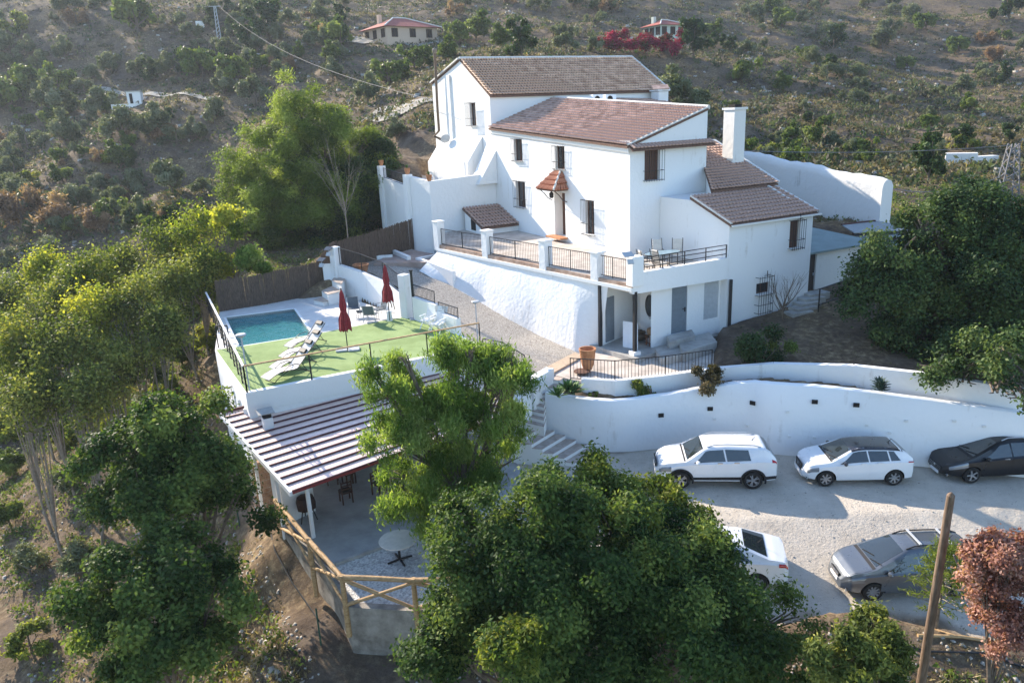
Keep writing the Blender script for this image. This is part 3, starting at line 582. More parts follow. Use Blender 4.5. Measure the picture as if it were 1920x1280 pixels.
# ---- door canopy with red tiles
cs = (dr[0]+dr[1])/2; cn = thing('door_canopy', 'small red tiled canopy on iron brackets above the front door', 'canopy', UV(-.3, cs, 9.2))
zc = 9.35
def cpt(a, b, z): return UV(a, cs+b, z)
h1, w1 = 10.35, 1.0
slopes = [((-1.0, -w1, zc), (-1.0, w1, zc), (-.05, -.35, h1), (-.05, .35, h1)), ((-.02, -w1, zc), (-1.0, -w1, zc), (-.02, -.3, h1), (-.06, -.3, h1)), ((-1.0, w1, zc), (-.02, w1, zc), (-.06, .3, h1), (-.02, .3, h1))]
for e0, e1, r0, r1_ in slopes: tile_roof(cn, cpt(*e0), cpt(*e1), cpt(*r0), cpt(*r1_), M['tiler'], nparts=100, ridge=False, sp=.2, rowl=.4, th=.05)
hp = MB()
for s in (-1, 1): hp.tube([cpt(-1.0, s*w1, zc+.08), cpt(-.05, s*.3, h1+.1)], .07, 8)
hp.build('hip_tiles', M['mortar'], cn, smooth=True)
for s in (-.85, .85):
    br = MB(); br.bar(cpt(-.02, s, 9.3), cpt(-.9, s, 9.32), .04); br.tube([cpt(-.02, s, 8.6), cpt(-.3, s, 8.75), cpt(-.55, s, 9.05), cpt(-.85, s, 9.3)], .025, 6); br.build('bracket', M['black'], cn)
ln = thing('wall_lantern', 'small black iron lantern hanging under the red tiled door canopy', 'lantern', cpt(-.5, .1, 8.9))
lm = MB(); lm.lathe([(.03, .35), (.14, .25), (.12, 0), (.05, -.04)][::-1], cpt(-.5, .1, 8.85), 6); lm.build('lamp_body', M['black'], ln); lm = MB(); lm.bar(cpt(-.5, .1, 9.2), cpt(-.5, .1, 9.4), .02); lm.build('rod', M['black'], ln)
# tv aerial mast beside the eave
ta = OP(994, 200, UV(4.2, 0), UV(4.2, 1)); tm = MB(); tm.bar(ta-Vector((0, 0, 1)), ta+Vector((0, 0, .9)), .03); tag(tm.build('roof_mast', M['lgrey'], None), 'thin metal mast standing on the main tiled roof in front of the rear block', 'mast')
# ---- green-roofed annex at the right and its door
ax = thing('annex', 'low white annex with a flat green roof right of the farmhouse', 'annex', UV(10, -4.5, 4))
A5 = -4.4
fz = ss_(1628, 456, A5)[1]; fzl = ss_(1520, 474, A5)[1]; ae = ss_(1632, 480, A5)[0]
wl = MB(); wallface(wl, UV(BR_, A5), UV(ae, A5), 2.6, lambda s: fzl+(fz-fzl)*s/(ae-BR_), [(.1, ss_(1530, 500, A5)[0]-BR_, ss_(1522, 546, A5)[1], ss_(1524, 476, A5)[1], .25)], inward=pV)
wallface(wl, UV(ae, A5), UV(ae, 2), 2.6, fz, inward=nU); wl.build('wall', M['grime'], ax)
zb5 = ss_(1522, 546, A5)[1]; zt5 = ss_(1524, 476, A5)[1]; ad_ = MB(); ad_.bar(UV(BR_+.1, A5+.12, (zb5+zt5)/2), UV(ss_(1530, 500, A5)[0], A5+.12, (zb5+zt5)/2), .05, zt5-zb5); dob = ad_.build('door', mat('dark_door', (.035, .03, .03), .6), ax)
hh = MB(); hh.box(UV(ss_(1530, 500, A5)[0]-.12, A5+.06, (zb5+zt5)/2-.1), (.05, .08, .14)); hh.build('handle', M['lgrey'], dob)
zr5 = 6.75; rr = MB(); rr.slab([UV(BR_+.02, A5-.3, fzl+.08), UV(ae+.2, A5-.3, fz+.08), UV(ae-1.2, 1.2, zr5), UV(BR_+.02, 1.2, zr5)], .1); rr.build('roof', mat('green_roof_felt', (.19, .25, .25), .8, var=.12, scale=1), ax)
for k, (pts) in enumerate([((1578, 421), (1648, 413), (1706, 430), (1602, 436)), ((1600, 438), (1672, 430), (1700, 440), (1640, 452)), ((1640, 452), (1700, 444), (1720, 452), (1650, 468))]):
    zz = 6.3-.25*k; sh = MB(); sh.slab([P(x, y, zz) for x, y in pts], .06); so_ = sh.build('roof_sheet', mat('tin_sheet_%d' % k, (.26, .29, .30), .7, var=.15), ax)
    tr_ = MB(); p, q = P(*pts[0], zz+.03), P(*pts[1], zz+.03); tr_.bar(p, q, .14, .1); tr_.build('edge_trim', mat('rust_trim_%d' % k, (.10, .05, .045), .9), so_)
rk = MB(); rk.prism([tuple(P(1575, 425, 5.9))[:2], tuple(P(1645, 418, 5.9))[:2], tuple(P(1690, 470, 5.5))[:2], tuple(P(1640, 470, 5.5))[:2]], 3, 5.5); rk.build('side_wall', M['grime'], ax)
# ---- long high white wall on the right behind the roofs
N_ = PY(1656, 338, 46.5); Fa = OP(1385, 283, N_, N_+Vector((V2.x, V2.y, 0)))
zN, zF = N_.z, Fa.z
lw = thing('long_wall', 'long thick whitewashed wall with a rounded top running back behind the right roofs', 'wall', (N_.x, N_.y, 5))
d = (Fa-N_).normalized(); nrm = Vector((d.y, -d.x, 0)); wmb = MB(); prof = [(0, 3.5), (0, -.55), (.07, -.25), (.25, -.05), (.5, 0), (.8, -.1), (1.0, -.4), (1.05, 3.5)]
N_.z = 0; Fa.z = 0; d = (Fa-N_).normalized(); nrm = Vector((d.y, -d.x, 0))
nn = 24; pr = []
for i in range(nn+1):
    p = N_.lerp(Fa, i/nn); wz = math.sin(i*.7)*.05+random.uniform(-.04, .04)
    zt__ = zN+(zF-zN)*i/nn; pr.append([Vector((p.x+nrm.x*o+wz*nrm.x, p.y+nrm.y*o, z if z > 3 else zt__+z+wz)) for o, z in prof])
k = len(prof)
wmb.add([p for r_ in pr for p in r_], [(i*k+j, i*k+j+1, (i+1)*k+j+1, (i+1)*k+j) for i in range(nn) for j in range(k-1)]+[tuple(range(k-1, -1, -1)), tuple(nn*k+j for j in range(k))]); wmb.build('wall_body', M['grime'], lw, smooth=True, sharp=60)
# ================================================================ TERRACES, WALLS, POOL, STAIRS
def V3(v, z): return Vector((v[0], v[1], z))
def railing(parent, p, q, h=1.0, n=None, gap=.12, posts=(), hand=.03, m='black', low=.08, bar=.016, name='railing', label=None):
    """iron railing from p to q (3D feet); every baluster is a piece of its own"""
    p, q = Vector(p), Vector(q); up = Vector((0, 0, 1)); fr = MB(); fr.bar(p+up*h, q+up*h, hand*1.6, hand); fr.bar(p+up*low, q+up*low, hand, hand)
    for e in (p, q)+tuple(p.lerp(q, s) for s in posts): fr.bar(e, e+up*(h+.02), .04)
    fo = fr.build(name, M[m], parent); L = (q-p).length; n = n or int(L/gap); root = parent
    while root.parent: root = root.parent
    Lr = root.location; bm = MB(); hh = h-low; bm.bar((0, 0, low), (0, 0, h), bar); 
    me = bpy.data.meshes.new('baluster'); me.from_pydata(bm.v, [], bm.f); me.materials.append(M[m])
    for i in range(1, n): inst(me, 'baluster', fo, Matrix.Translation(p.lerp(q, i/n)-Lr))
    if label: fo['label'] = label
    return fo
A_ = Vector((5.59, 32.92)); Q_ = Vector((-4.33, 45.95)); WD = (Q_-A_).normalized(); WO = Vector((WD.y, -WD.x))*-1   # WO points out of the terrace
if WO.x > 0: WO = -WO
def TW(px, py, off=0): return OP(px, py, A_+WO*off, Q_+WO*off)
# ---- raised terrace in front of the house
te = thing('house_terrace', 'raised white walled terrace with piers and black railings in front of the farmhouse', 'terrace', (0, 40, 3))
tops = [TW(822, 470), TW(918, 488), TW(1020, 506), TW(1125, 530), TW(1187, 550)]
def wz(px): return float(np.interp(px, [783, 900, 1000, 1080], [5.1, 3.55, 2.68, 2.32]))
bots = [(783, 495, 5.1), (840, 530, 4.4), (900, 568, 3.65), (950, 597, 3.2), (1000, 625, 2.85), (1080, 664, 2.55)]
w_ = MB(); nT = 40; pts = []
for i in range(nT+1):
    t = i/nT; px = 822+(1082-822)*t; bx = 790+(1080-790)*t; by = float(np.interp(bx, [783, 840, 900, 950, 1000, 1080], [500, 530, 568, 597, 625, 664]))
    zb = wz(bx)-.3; tp = TW(px, float(np.interp(px, [822, 918, 1020, 1125], [470, 488, 506, 530]))); bt_ = P(bx, by, wz(bx)); bt_ = bt_+(bt_-Vector((tp.x, tp.y, tp.z)))*0.0
    col = []
    for k in range(9):
        f = k/8; q = Vector(bt_).lerp(tp, f); 
        if k == 0: q = q+(Vector(bt_)-tp)*.12
        q = q + Vector((WO.x, WO.y, 0))*(random.uniform(-.012, .012) if 0 < k < 8 else 0); col.append(q)
    pts.append(col)
# the wall turns at the foot of the ramp and runs in under the balcony
C1 = P(1082, 664, 2.36); C2 = P(1126, 652, 2.6); C1t = TW(1082, 520); C2t = TW(1140, 537)
for i in range(1, 9):
    t = i/8; b_ = C1.lerp(C2, t); b_.z -= .3*(1); tp = C1t.lerp(C2t, t); pts.append([b_.lerp(tp, k/8) for k in range(9)])
w_.add([p for c in pts for p in c], [(i*9+k, (i+1)*9+k, (i+1)*9+k+1, i*9+k+1) for i in range(len(pts)-1) for k in range(8)])
w_.f = [f for f in w_.f]; wob = w_.build('retaining_wall', M['rough'], te, smooth=True)
if True:
    me = wob.data; me.update()
    if sum(p.normal.y for p in me.polygons) > 0: me.flip_normals()
# terrace floor slab, filled body and cornice
flz = 6.2
fl_ = MB(); tp_ = [UV(-3.69, BF+.3), UV(BL, BF+.3), UV(BL, 0), UV(0, 0), UV(-.0, 15.6), UV(-4.4, 15.4), V3(Q_+WD*.2, 0)]
fl_.prism([(p.x, p.y) for p in tp_], 5.75, flz); fl_.build('terrace_floor', M['floor'], te)
body = MB(); i1 = [tuple(C2)[:2], tuple(UV(-.5, .5))[:2], tuple(UV(0, 15.6))[:2], tuple(UV(-4.4, 15.4))[:2], tuple(Q_-WO*.6), tuple(C1t-Vector((WO.x, WO.y, 0))*.8)[:2]]
body.prism(i1, 2.2, 5.74); body.build('terrace_fill', M['white'], te)
cz0_ = tops[0].z; cz1_ = tops[-1].z
co = MB(); a3 = Vector((A_.x, A_.y, 5.84)); q3 = Vector((Q_.x, Q_.y, tops[0].z+.02))
wo3 = Vector((WO.x, WO.y, 0))
co.add([a3+wo3*.14, q3+wo3*.14, q3-wo3*.3, a3-wo3*.3]+[p+Vector((0, 0, .16)) for p in (a3+wo3*.14, q3+wo3*.14, q3-wo3*.3, a3-wo3*.3)]+[], [(3, 2, 1, 0), (4, 5, 6, 7), (0, 1, 5, 4), (1, 2, 6, 5), (2, 3, 7, 6), (3, 0, 4, 7)]); coo = co.build('cornice', M['whitesm'], te)
cu = MB(); s3 = Vector((0, 0, .16)); cu.add([p+s3 for p in (a3+wo3*.04, q3+wo3*.04, q3-wo3*.34, a3-wo3*.34)]+[Vector((p.x, p.y, z)) for p, z in ((a3+wo3*.04, 6.16), (q3+wo3*.04, 6.26), (q3-wo3*.34, 6.26), (a3-wo3*.34, 6.16))], [(3, 2, 1, 0), (4, 5, 6, 7), (0, 1, 5, 4), (1, 2, 6, 5), (2, 3, 7, 6), (3, 0, 4, 7)]); cu.build('kerb', mat('kerb_tile', (.30, .18, .12), .8, c2=(.45, .33, .26), scale=3), te)
piers = []
for (x, ytop, w__) in ((826, 414, .52), (915, 431, .5), (1023, 449, .52), (1120, 471, .5)):
    b_ = TW(x, 480, -.15); t_ = TW(x, ytop+3, -.15); piers.append(b_)
    pm = MB(); pm.box((b_.x, b_.y, (5.9+t_.z)/2), (w__, w__, t_.z-5.9), math.atan2(WD.y, WD.x), None); pm.box((b_.x, b_.y, t_.z+.04), (w__+.1, w__+.1, .09), math.atan2(WD.y, WD.x)); pm.build('pier', M['rough'] if x != 826 else M['white'], te, bevel=.02)
eb = V3(A_, 0)-wo3*.15-V3(WD, 0)*(-.15); 
for i in range(len(piers)):
    p = piers[i]; q = piers[i+1] if i+1 < len(piers) else Vector((A_.x-.15, A_.y+.35, 0)); d = (q-p).normalized(); zf = 6.22
    railing(te, V3(p+d*.27, zf), V3(q-d*.27, zf), h=1.0, gap=.135, posts=(.5,))
# balcony parapet and its corner pier
bp_ = MB(); bp_.add([UV(-3.69, BF, 5.71), UV(BL+.03, BF, 5.62), UV(BL+.03, BF+.28, 5.62), UV(-3.69, BF+.28, 5.71), UV(-3.69, BF, 6.66), UV(BL+.03, BF, 6.66), UV(BL+.03, BF+.28, 6.66), UV(-3.69, BF+.28, 6.66)], [(3, 2, 1, 0), (4, 5, 6, 7), (0, 1, 5, 4), (1, 2, 6, 5), (2, 3, 7, 6), (3, 0, 4, 7)]); bp_.build('balcony_parapet', M['white'], te)
pm = MB(); c = UV(-3.5, BF+.12); pm.box((c.x, c.y, 6.75), (.62, .5, 1.35), R_(27.2)); pm.build('corner_pier', M['whitesm'], te, bevel=.02)
def brail(a): return UV(a, BF+.14, 6.66)
br_ = MB()
for s, zz in ((.0, .62), (0, .42), (0, .18)): br_.bar(brail(-3.2)+Vector((0, 0, zz)), brail(BL)+Vector((0, 0, zz)), .035)
for k in range(5): e = brail(-3.2+k*1.29); br_.bar(e, e+Vector((0, 0, .64)), .045)
br_.build('balcony_rail', M['black'], te)
# posts below the balcony
for (x, y, yt, z0) in ((1185, 668, 552, 2.95), (1126, 652, 530, 2.7)):
    b_ = P(x, y, z0) if x != 1185 else Vector((A_.x+.1, A_.y+.12, 2.85)); pm = MB(); pm.box((b_.x, b_.y, (z0+5.8)/2), (.15, .15, 5.8-z0), R_(27)); pm.build('post', M['black'], te)
b_ = P(1357, 612, 3.3); pm = MB(); pm.bar(UV(2.1, BF-.12, 3.1), UV(2.1, BF-.12, 5.6), .13); pm.build('post', M['black'], te)
pm = MB(); pm.box((A_.x+.1, A_.y+.12, 2.72), (.4, .4, .5), R_(27)); pm.build('post_plinth', M['whitesm'], te)
# under the balcony: recessed walls with doors
uz = 2.85
W0, W1, W2, W3, W4 = P(1129, 650, 2.75), P(1186, 621, uz), P(1200, 634, uz), P(1233, 646, uz), UV(-2.3, BF+.45, uz)
W5 = UV(BL+.05, BF+.45, uz)
um = MB()
for p, q, inw in ((W0, W1, (-.3, 1)), (W1, W2, (1, .3)), (W2, W3, (.3, 1)), (W3, W4, (.5, 1))): wallface(um, p, q, 2.2, 5.72, inward=inw)
da, db, pa, pb = (ss_(1259, 590, BF+.45)[0]+2.3, ss_(1288, 590, BF+.45)[0]+2.3, ss_(1320, 560, BF+.45)[0]+2.3, ss_(1347, 560, BF+.45)[0]+2.3)
dz = ss_(1272, 624, BF+.45)[1]; dt = 5.58; pz0, pz1 = ss_(1333, 597, BF+.45)[1], 5.5
wallface(um, W4, W5, 2.2, 5.64, [(da, db, dz, dt, .08), (pa, pb, pz0, pz1, .05)], inward=pV)
um.build('store_wall', M['white'], te)
def upt(s, z, o=0): return UV(-2.3+s, BF+.45+o, z)
dd = MB(); dd.bar(upt(da, (dz+dt)/2, .06), upt(db, (dz+dt)/2, .06), .04, dt-dz-.02); dgo = dd.build('store_door', M['grey'], te)
hh = MB(); hh.bar(upt(db-.12, (dz+dt)/2-.05, 0), upt(db-.12, (dz+dt)/2-.05, .05), .05, .22); hh.bar(upt(db-.12, (dz+dt)/2, 0), upt(db-.28, (dz+dt)/2, 0), .03, .03); hh.build('handle', M['black'], dgo)
dd = MB(); dd.bar(upt(pa, (pz0+pz1)/2, .04), upt(pb, (pz0+pz1)/2, .04), .03, pz1-pz0); dd.build('wall_panel', M['lgrey'], te)
d1 = (W1-W0).normalized(); n1 = Vector((d1.y, -d1.x, 0)); 
s0_ = (OP(1134, 600, W0, W1)-W0).dot(d1); s1_ = (OP(1149, 600, W0, W1)-W0).dot(d1)
dd = MB(); dd.bar(V3(W0+d1*s0_+n1*.03, 4.0), V3(W0+d1*s1_+n1*.03, 4.0), .06, 2.2); g2 = dd.build('narrow_door', M['grey'], te)
# oval wrought mirror on the wall
om = OP(1219, 573, W2, W3); e = (W3-W2).normalized(); nn_ = Vector((e.y, -e.x, 0)); ov = MB(); ring = [om+e*.30*math.cos(t)+Vector((0, 0, .52*math.sin(t)))+nn_*.03 for t in [2*math.pi*k/28 for k in range(28)]]
ov.sheet(ring, .04, nn_); om_t = thing('oval_mirror', 'dark oval mirror hanging on the white wall under the balcony', 'mirror', om); ov.build('mirror_glass', M['glass'], om_t); ov = MB(); ov.tube(ring+[ring[0]], .028, 6, cap=False); ov.tube([om+Vector((0, 0, -.52)), om+Vector((0, 0, -.6))-e*.08, om+Vector((0, 0, -.66)), om+Vector((0, 0, -.6))+e*.08, om+Vector((0, 0, -.52))], .015, 5); ov.build('frame', M['black'], om_t)
# concrete floor under the balcony, landing and steps
cf = MB(); cf.prism([tuple(P(1128, 652, 2.8))[:2], tuple(P(1190, 673, 2.8))[:2], tuple(P(1262, 650, 2.8))[:2], tuple(P(1360, 625, 2.8))[:2], tuple(UV(2, BF))[:2], tuple(UV(2, -4))[:2], tuple(UV(-3, 1))[:2], tuple(UV(-5, 0))[:2]], 2.3, 2.8); cf.build('store_floor', M['conc'], te)
ls = thing('landing_steps', 'grey concrete landing and steps below the grey store door', 'steps', P(1290, 635, 2.8))
for k, (pp, z) in enumerate([(((1250, 630), (1256, 641), (1304, 629), (1297, 617)), 3.3), (((1270, 638), (1280, 661), (1345, 641), (1330, 623)), 3.06), (((1228, 655), (1240, 673), (1285, 665), (1272, 649)), 2.88)]):
    s_ = MB(); s_.prism([tuple(P(x, y, z))[:2] for x, y in pp], 2.5, z+.02*k); s_.build('step', M['conc'], ls, bevel=.02)
# ---- courtyard behind: retaining wall, floor, far parapet
K0 = UV(-.02, 15.5); K1 = Vector((-5.05, 51.0, 0)); K2 = Vector((-6.75, 53.2, 0)); K3 = Vector((-9.6, 60, 0))
ct = thing('court_wall', 'tall whitewashed retaining wall of the upper court left of the house', 'wall', (K1.x, K1.y, 4.6))
def wallsolid(mb, p, q, zb0, zb1, zt0, zt1, th, side):
    d = (Vector(q)-Vector(p)); d.z = 0; d.normalize(); n = Vector((-d.y, d.x, 0))*side*th; p, q = Vector(p), Vector(q)
    mb.prism([(p.x, p.y), (q.x, q.y), (q.x+n.x, q.y+n.y), (p.x+n.x, p.y+n.y)], [zb0, zb1, zb1, zb0], [zt0, zt1, zt1, zt0])
k0t = OP(900, 333, K0, K1).z; k1t = OP(820, 339, K0, K1).z; k2t = OP(772, 331, K1, K2).z
cw_ = MB(); wallsolid(cw_, K1, UV(-.01, 15.52), 4.3, 5, k1t, k0t+.25, .35, 1); wallsolid(cw_, K2, K1, 4.2, 4.3, k2t, k1t, .35, 1); cw_.build('wall_body', M['rough'], ct)
cw_ = MB(); k3t = OP(746, 340, K2, K3).z; wallsolid(cw_, K3, K2, 3.5, 4.2, k3t, k2t-.75, .35, 1); cw_.build('side_wall', M['white'], ct)
for (K, zt) in ((K2, k2t+.12), (K3, k3t+.9)): cw_ = MB(); cw_.box((K.x, K.y, (4+zt)/2), (.5, .5, zt-4), R_(35)); cw_.build('pier', M['white'], ct)
railing(ct, V3(K3.lerp(K2, .08), k3t+.1*(k2t-.75-k3t)), V3(K3.lerp(K2, .94), k2t-.75), h=.8, gap=.2)
cf = MB(); cfp = [UV(-.03, 15.9), K1+Vector((.3, .45, 0)), K2+Vector((.5, .1, 0)), K3+Vector((.5, .1, 0)), P(742, 300, 9.1), P(830, 300, 9.1), UV(-.03, 30)]; cf.prism([(p[0], p[1]) for p in cfp], 5, 9.05); cfo = cf.build('court_floor', mat('court_paving', (.38, .32, .26), .9, c2=(.52, .46, .39), scale=.6), None, kind='structure')
ctp = thing('court_parapet', 'low white parapet with black railing at the far end of the upper court', 'parapet', P(780, 298, 9.1))
p, q = P(735, 299, 9.05), P(826, 297, 9.05); pw = MB(); wallsolid(pw, p, q, 8.8, 8.8, 9.9, 9.9, .3, 1); pw.build('wall', M['white'], ctp); railing(ctp, V3(p+(q-p)*.0+Vector((0, .15, 0)), 9.9), V3(q+Vector((0, .15, 0)), 9.9), h=1.0, gap=.2)
for k, x in enumerate((812,)): pp = P(x, 298, 9.05); pw = MB(); pw.box((pp.x, pp.y, 10.1), (.4, .4, 2.2)); pw.build('pier', M['white'], ctp)
# ---- shed lean-to on the terrace
sb = 15.35
tl = AB(OP(868, 391, UV(0, sb), UV(1, sb))); tr__ = AB(OP(940, 391, UV(0, sb), UV(1, sb))); bl = AB(OP(904, 428, UV(tl[0], 0), UV(tl[0], 1)))
sh = thing('lean_to_shed', 'small lean to with a brown tiled roof and arched dark opening on the terrace', 'shed', UV(tl[0], 13, 6.3))
b1_ = bl[1]; zt_, zl_ = tl[2], bl[2]
sm_ = MB(); wallface(sm_, UV(tl[0]+.1, b1_+.1), UV(tl[0]+.1, sb), 5.9, lambda s: zl_-.1+(zt_-zl_)*s/(sb-b1_), inward=pU); wallface(sm_, UV(tl[0]+.1, b1_+.1), UV(tr__[0], b1_+.1), 5.9, zl_-.1, inward=pV); sm_.build('wall', M['white'], sh)
tile_roof(sh, UV(tl[0]-.05, b1_-.1, zl_+.02), UV(tr__[0], b1_-.1, zl_+.02), UV(tl[0]-.05, sb, zt_+.02), UV(tr__[0], sb, zt_+.02), M['tile'], nparts=290, ridge=False, rowl=.45)
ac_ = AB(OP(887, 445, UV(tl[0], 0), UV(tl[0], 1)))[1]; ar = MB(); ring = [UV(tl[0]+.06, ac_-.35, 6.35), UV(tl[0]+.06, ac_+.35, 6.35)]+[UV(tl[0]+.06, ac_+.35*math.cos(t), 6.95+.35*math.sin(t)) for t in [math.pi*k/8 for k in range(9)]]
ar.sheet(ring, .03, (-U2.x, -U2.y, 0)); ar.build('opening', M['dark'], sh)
# ---- cobbled ramp between the terraces
ramp_pts = [((1080, 666), 2.55), ((1022, 697), 2.55), ((905, 660), 2.6), ((840, 620), 3.0), ((770, 575), 3.5), ((700, 520), 4.6), ((630, 505), 5.0), ((560, 560), 4.9), ((640, 470), 5.2), ((700, 455), 5.3), ((776, 470), 5.2), ((790, 497), 5.0), ((845, 532), 4.35), ((900, 570), 3.6), ((950, 599), 3.15), ((1000, 627), 2.8)]
ln_ = [Vector((-7.5, 52, 5.25)), Vector((-7.8, 47.5, 5.3)), P(790, 505, 4.95), P(845, 542, 4.3), P(900, 585, 3.55), P(950, 616, 3.1), P(1020, 652, 2.62), P(1078, 668, 2.5)]
rm = MB()
def prz(p): s = (Vector((p[0], p[1]))-A_).dot(WD); return float(np.interp(s, [2.2, 6.3, 10.9, 17.1, 21], [2.36, 2.7, 3.56, 5.05, 5.3]))
ss__ = np.linspace(2.3, 24, 60); left = np.interp(ss__, [2.3, 5, 8, 10, 14, 19, 24], [5.2, 5.6, 5.0, 4.2, 3.8, 4.6, 3.6])
gp = []
for s, l in zip(ss__, left):
    for k in range(7):
        o = -.9+(l+.9)*k/6; p = A_+WD*s+WO*(o); gp.append((p.x, p.y, prz(p)+.012*math.sin(k*3+s*5)))
rm.add(gp, [(i*7+k, i*7+k+1, (i+1)*7+k+1, (i+1)*7+k) for i in range(59) for k in range(6)])
# cobble material: cells with recessed joints
m, t, b = nmat('cobbles', .85, 0, .2); L = t.links; N = t.nodes; tc = N.new('ShaderNodeTexCoord')
vo = N.new('ShaderNodeTexVoronoi'); vo.feature = 'DISTANCE_TO_EDGE'; vo.inputs['Scale'].default_value = 8; L.new(tc.outputs['Object'], vo.inputs[0])
vc = N.new('ShaderNodeTexVoronoi'); vc.inputs['Scale'].default_value = 8; L.new(tc.outputs['Object'], vc.inputs[0])
r = N.new('ShaderNodeValToRGB'); L.new(vo.outputs[0], r.inputs[0]); r.color_ramp.elements[0].position = .02; r.color_ramp.elements[1].position = .09
cr = N.new('ShaderNodeValToRGB'); L.new(vc.outputs['Color'], cr.inputs[0]); cr.color_ramp.elements[0].color = (.36, .33, .29, 1); cr.color_ramp.elements[1].color = (.52, .47, .41, 1)
mx = N.new('ShaderNodeMixRGB'); L.new(r.outputs[0], mx.inputs[0]); mx.inputs[1].default_value = (.24, .21, .18, 1); L.new(cr.outputs[0], mx.inputs[2]); L.new(mx.outputs[0], b.inputs['Base Color'])
bpn = N.new('ShaderNodeBump'); bpn.inputs['Strength'].default_value = .5; bpn.inputs['Distance'].default_value = .02; L.new(r.outputs[0], bpn.inputs['Height']); L.new(bpn.outputs[0], b.inputs['Normal']); M['cobble'] = m
ro = rm.build('cobbled_ramp', M['cobble'], None, smooth=True, kind='structure')
if sum(p.normal.z for p in ro.data.polygons) < 0: ro.data.flip_normals()
kr = MB(); kr.prism([tuple(P(1078, 660, 2.64))[:2], tuple(P(1012, 694, 2.64))[:2], tuple(P(1024, 706, 2.64))[:2], tuple(P(1092, 668, 2.64))[:2]], 1.9, 2.64); tag(kr.build('ramp_kerb', mat('sandy_kerb', (.5, .38, .27), .85), None), 'sandy stone edging across the foot of the cobbled ramp', 'kerb')
# planter box by the terrace end, low blocks by the ramp head
for pts_, zz, zt, lab in ((((784, 500), (850, 537)), (4.9, 4.2), (5.45, 5.1), 'low white planter wall at the left end of the terrace wall'), (((736, 484), (765, 497)), (5.0, 5.0), (5.55, 5.55), 'low white block at the head of the cobbled ramp'), (((690, 497), (737, 494)), (4.9, 4.9), (5.45, 5.45), 'low white kerb wall left of the ramp head')):
    pb_ = MB(); wallsolid(pb_, P(*pts_[0], zz[0]), P(*pts_[1], zz[1]), zz[0]-.4, zz[1]-.4, zt[0], zt[1], .22, 1)
    if 'planter' in lab: e_ = P(*pts_[0], zz[0]); wallsolid(pb_, e_, e_+Vector((1.5, 1.2, 0)), 4.5, 4.5, 5.45, 5.45, .22, 1)
    tag(pb_.build('low_wall', M['white'], None), lab, 'wall')
ua = MB(); ua.prism([tuple(P(x, y, 5.3))[:2] for x, y in ((700, 494), (735, 474), (776, 469), (822, 478), (800, 492), (770, 492))], 4.6, 5.31); ua.build('upper_paving', mat('reddish_paving', (.33, .24, .2), .9, c2=(.45, .35, .3), scale=1), None, kind='structure')
# ---- pool deck: slab, turf, paving, pool
dk = thing('pool_terrace', 'white walled pool terrace with pale paving and a blue green swimming pool', 'terrace', (-8, 34, 1))
ux = Vector((math.cos(R_(27.6)), math.sin(R_(27.6)), 0)); uy = Vector((-ux.y, ux.x, 0)); O = Vector((-10.25, 26.87, 0))
def DK(x, y, z=4.): return O+ux*x+uy*y+Vector((0, 0, z))
DW = 10.05
carp = [P(406, 655, 4), P(447, 650, 4), P(585, 627, 4), P(730, 599, 4), P(757, 594, 4), P(772, 597, 4), P(858, 628, 4), P(903, 649.5, 4)]
pool = [P(424, 595, 4), P(551, 579, 4), P(585, 627, 4), P(449, 648.5, 4)]
pl = MB(); outer = [P(461.6, 737.6, 4), P(903, 649.5, 4), P(857, 622, 4), P(772, 597, 4), P(757, 594, 4), P(640, 552, 4), P(600, 552, 4), P(412, 583, 4), P(403, 655, 4)]
body = MB(); body.prism([(p.x, p.y) for p in outer], -1.5, 2.2); body.build('terrace_base', M['white'], dk)
# deck top around the pool: four pieces
def flat(name, pts_, z0, z1, m, par=dk, **k): mb = MB(); mb.prism([(p[0], p[1]) for p in pts_], z0, z1); return mb.build(name, m, par, **k)
pc = [Vector((p.x, p.y, 0)) for p in pool]
lf = [P(412, 583, 4), P(403, 655, 4)]
flat('paving', [P(412, 583, 4), P(600, 552, 4), P(585, 556.5, 4), pc[1], pc[0]], 2.2, 3.985, M['pave'])
flat('paving', [P(412, 583, 4), pc[0], pc[3], P(403, 656, 4)], 2.2, 3.985, M['pave'])
flat('paving', [P(585, 556.5, 4), P(600, 552, 4), P(640, 552, 4), P(757, 594, 4), P(772, 597, 4), pc[2], pc[1]], 2.2, 3.985, M['pave'])
flat('deck_slab', [P(403, 656, 4), pc[3], pc[2], P(772, 597, 4), P(858, 622, 4), P(903, 649.5, 4), P(461.6, 737.6, 4)], 2.2, 3.985, M['white'])
tf = MB(); nsub = [P(406, 656, 4), P(449, 650, 4), P(585, 628, 4), P(730, 599, 4), P(757, 595, 4), P(772, 598, 4), P(857, 628, 4), P(901, 649.5, 4), P(463, 736, 4)]
flat('artificial_turf', nsub, 3.99, 4.012, M['turf'])
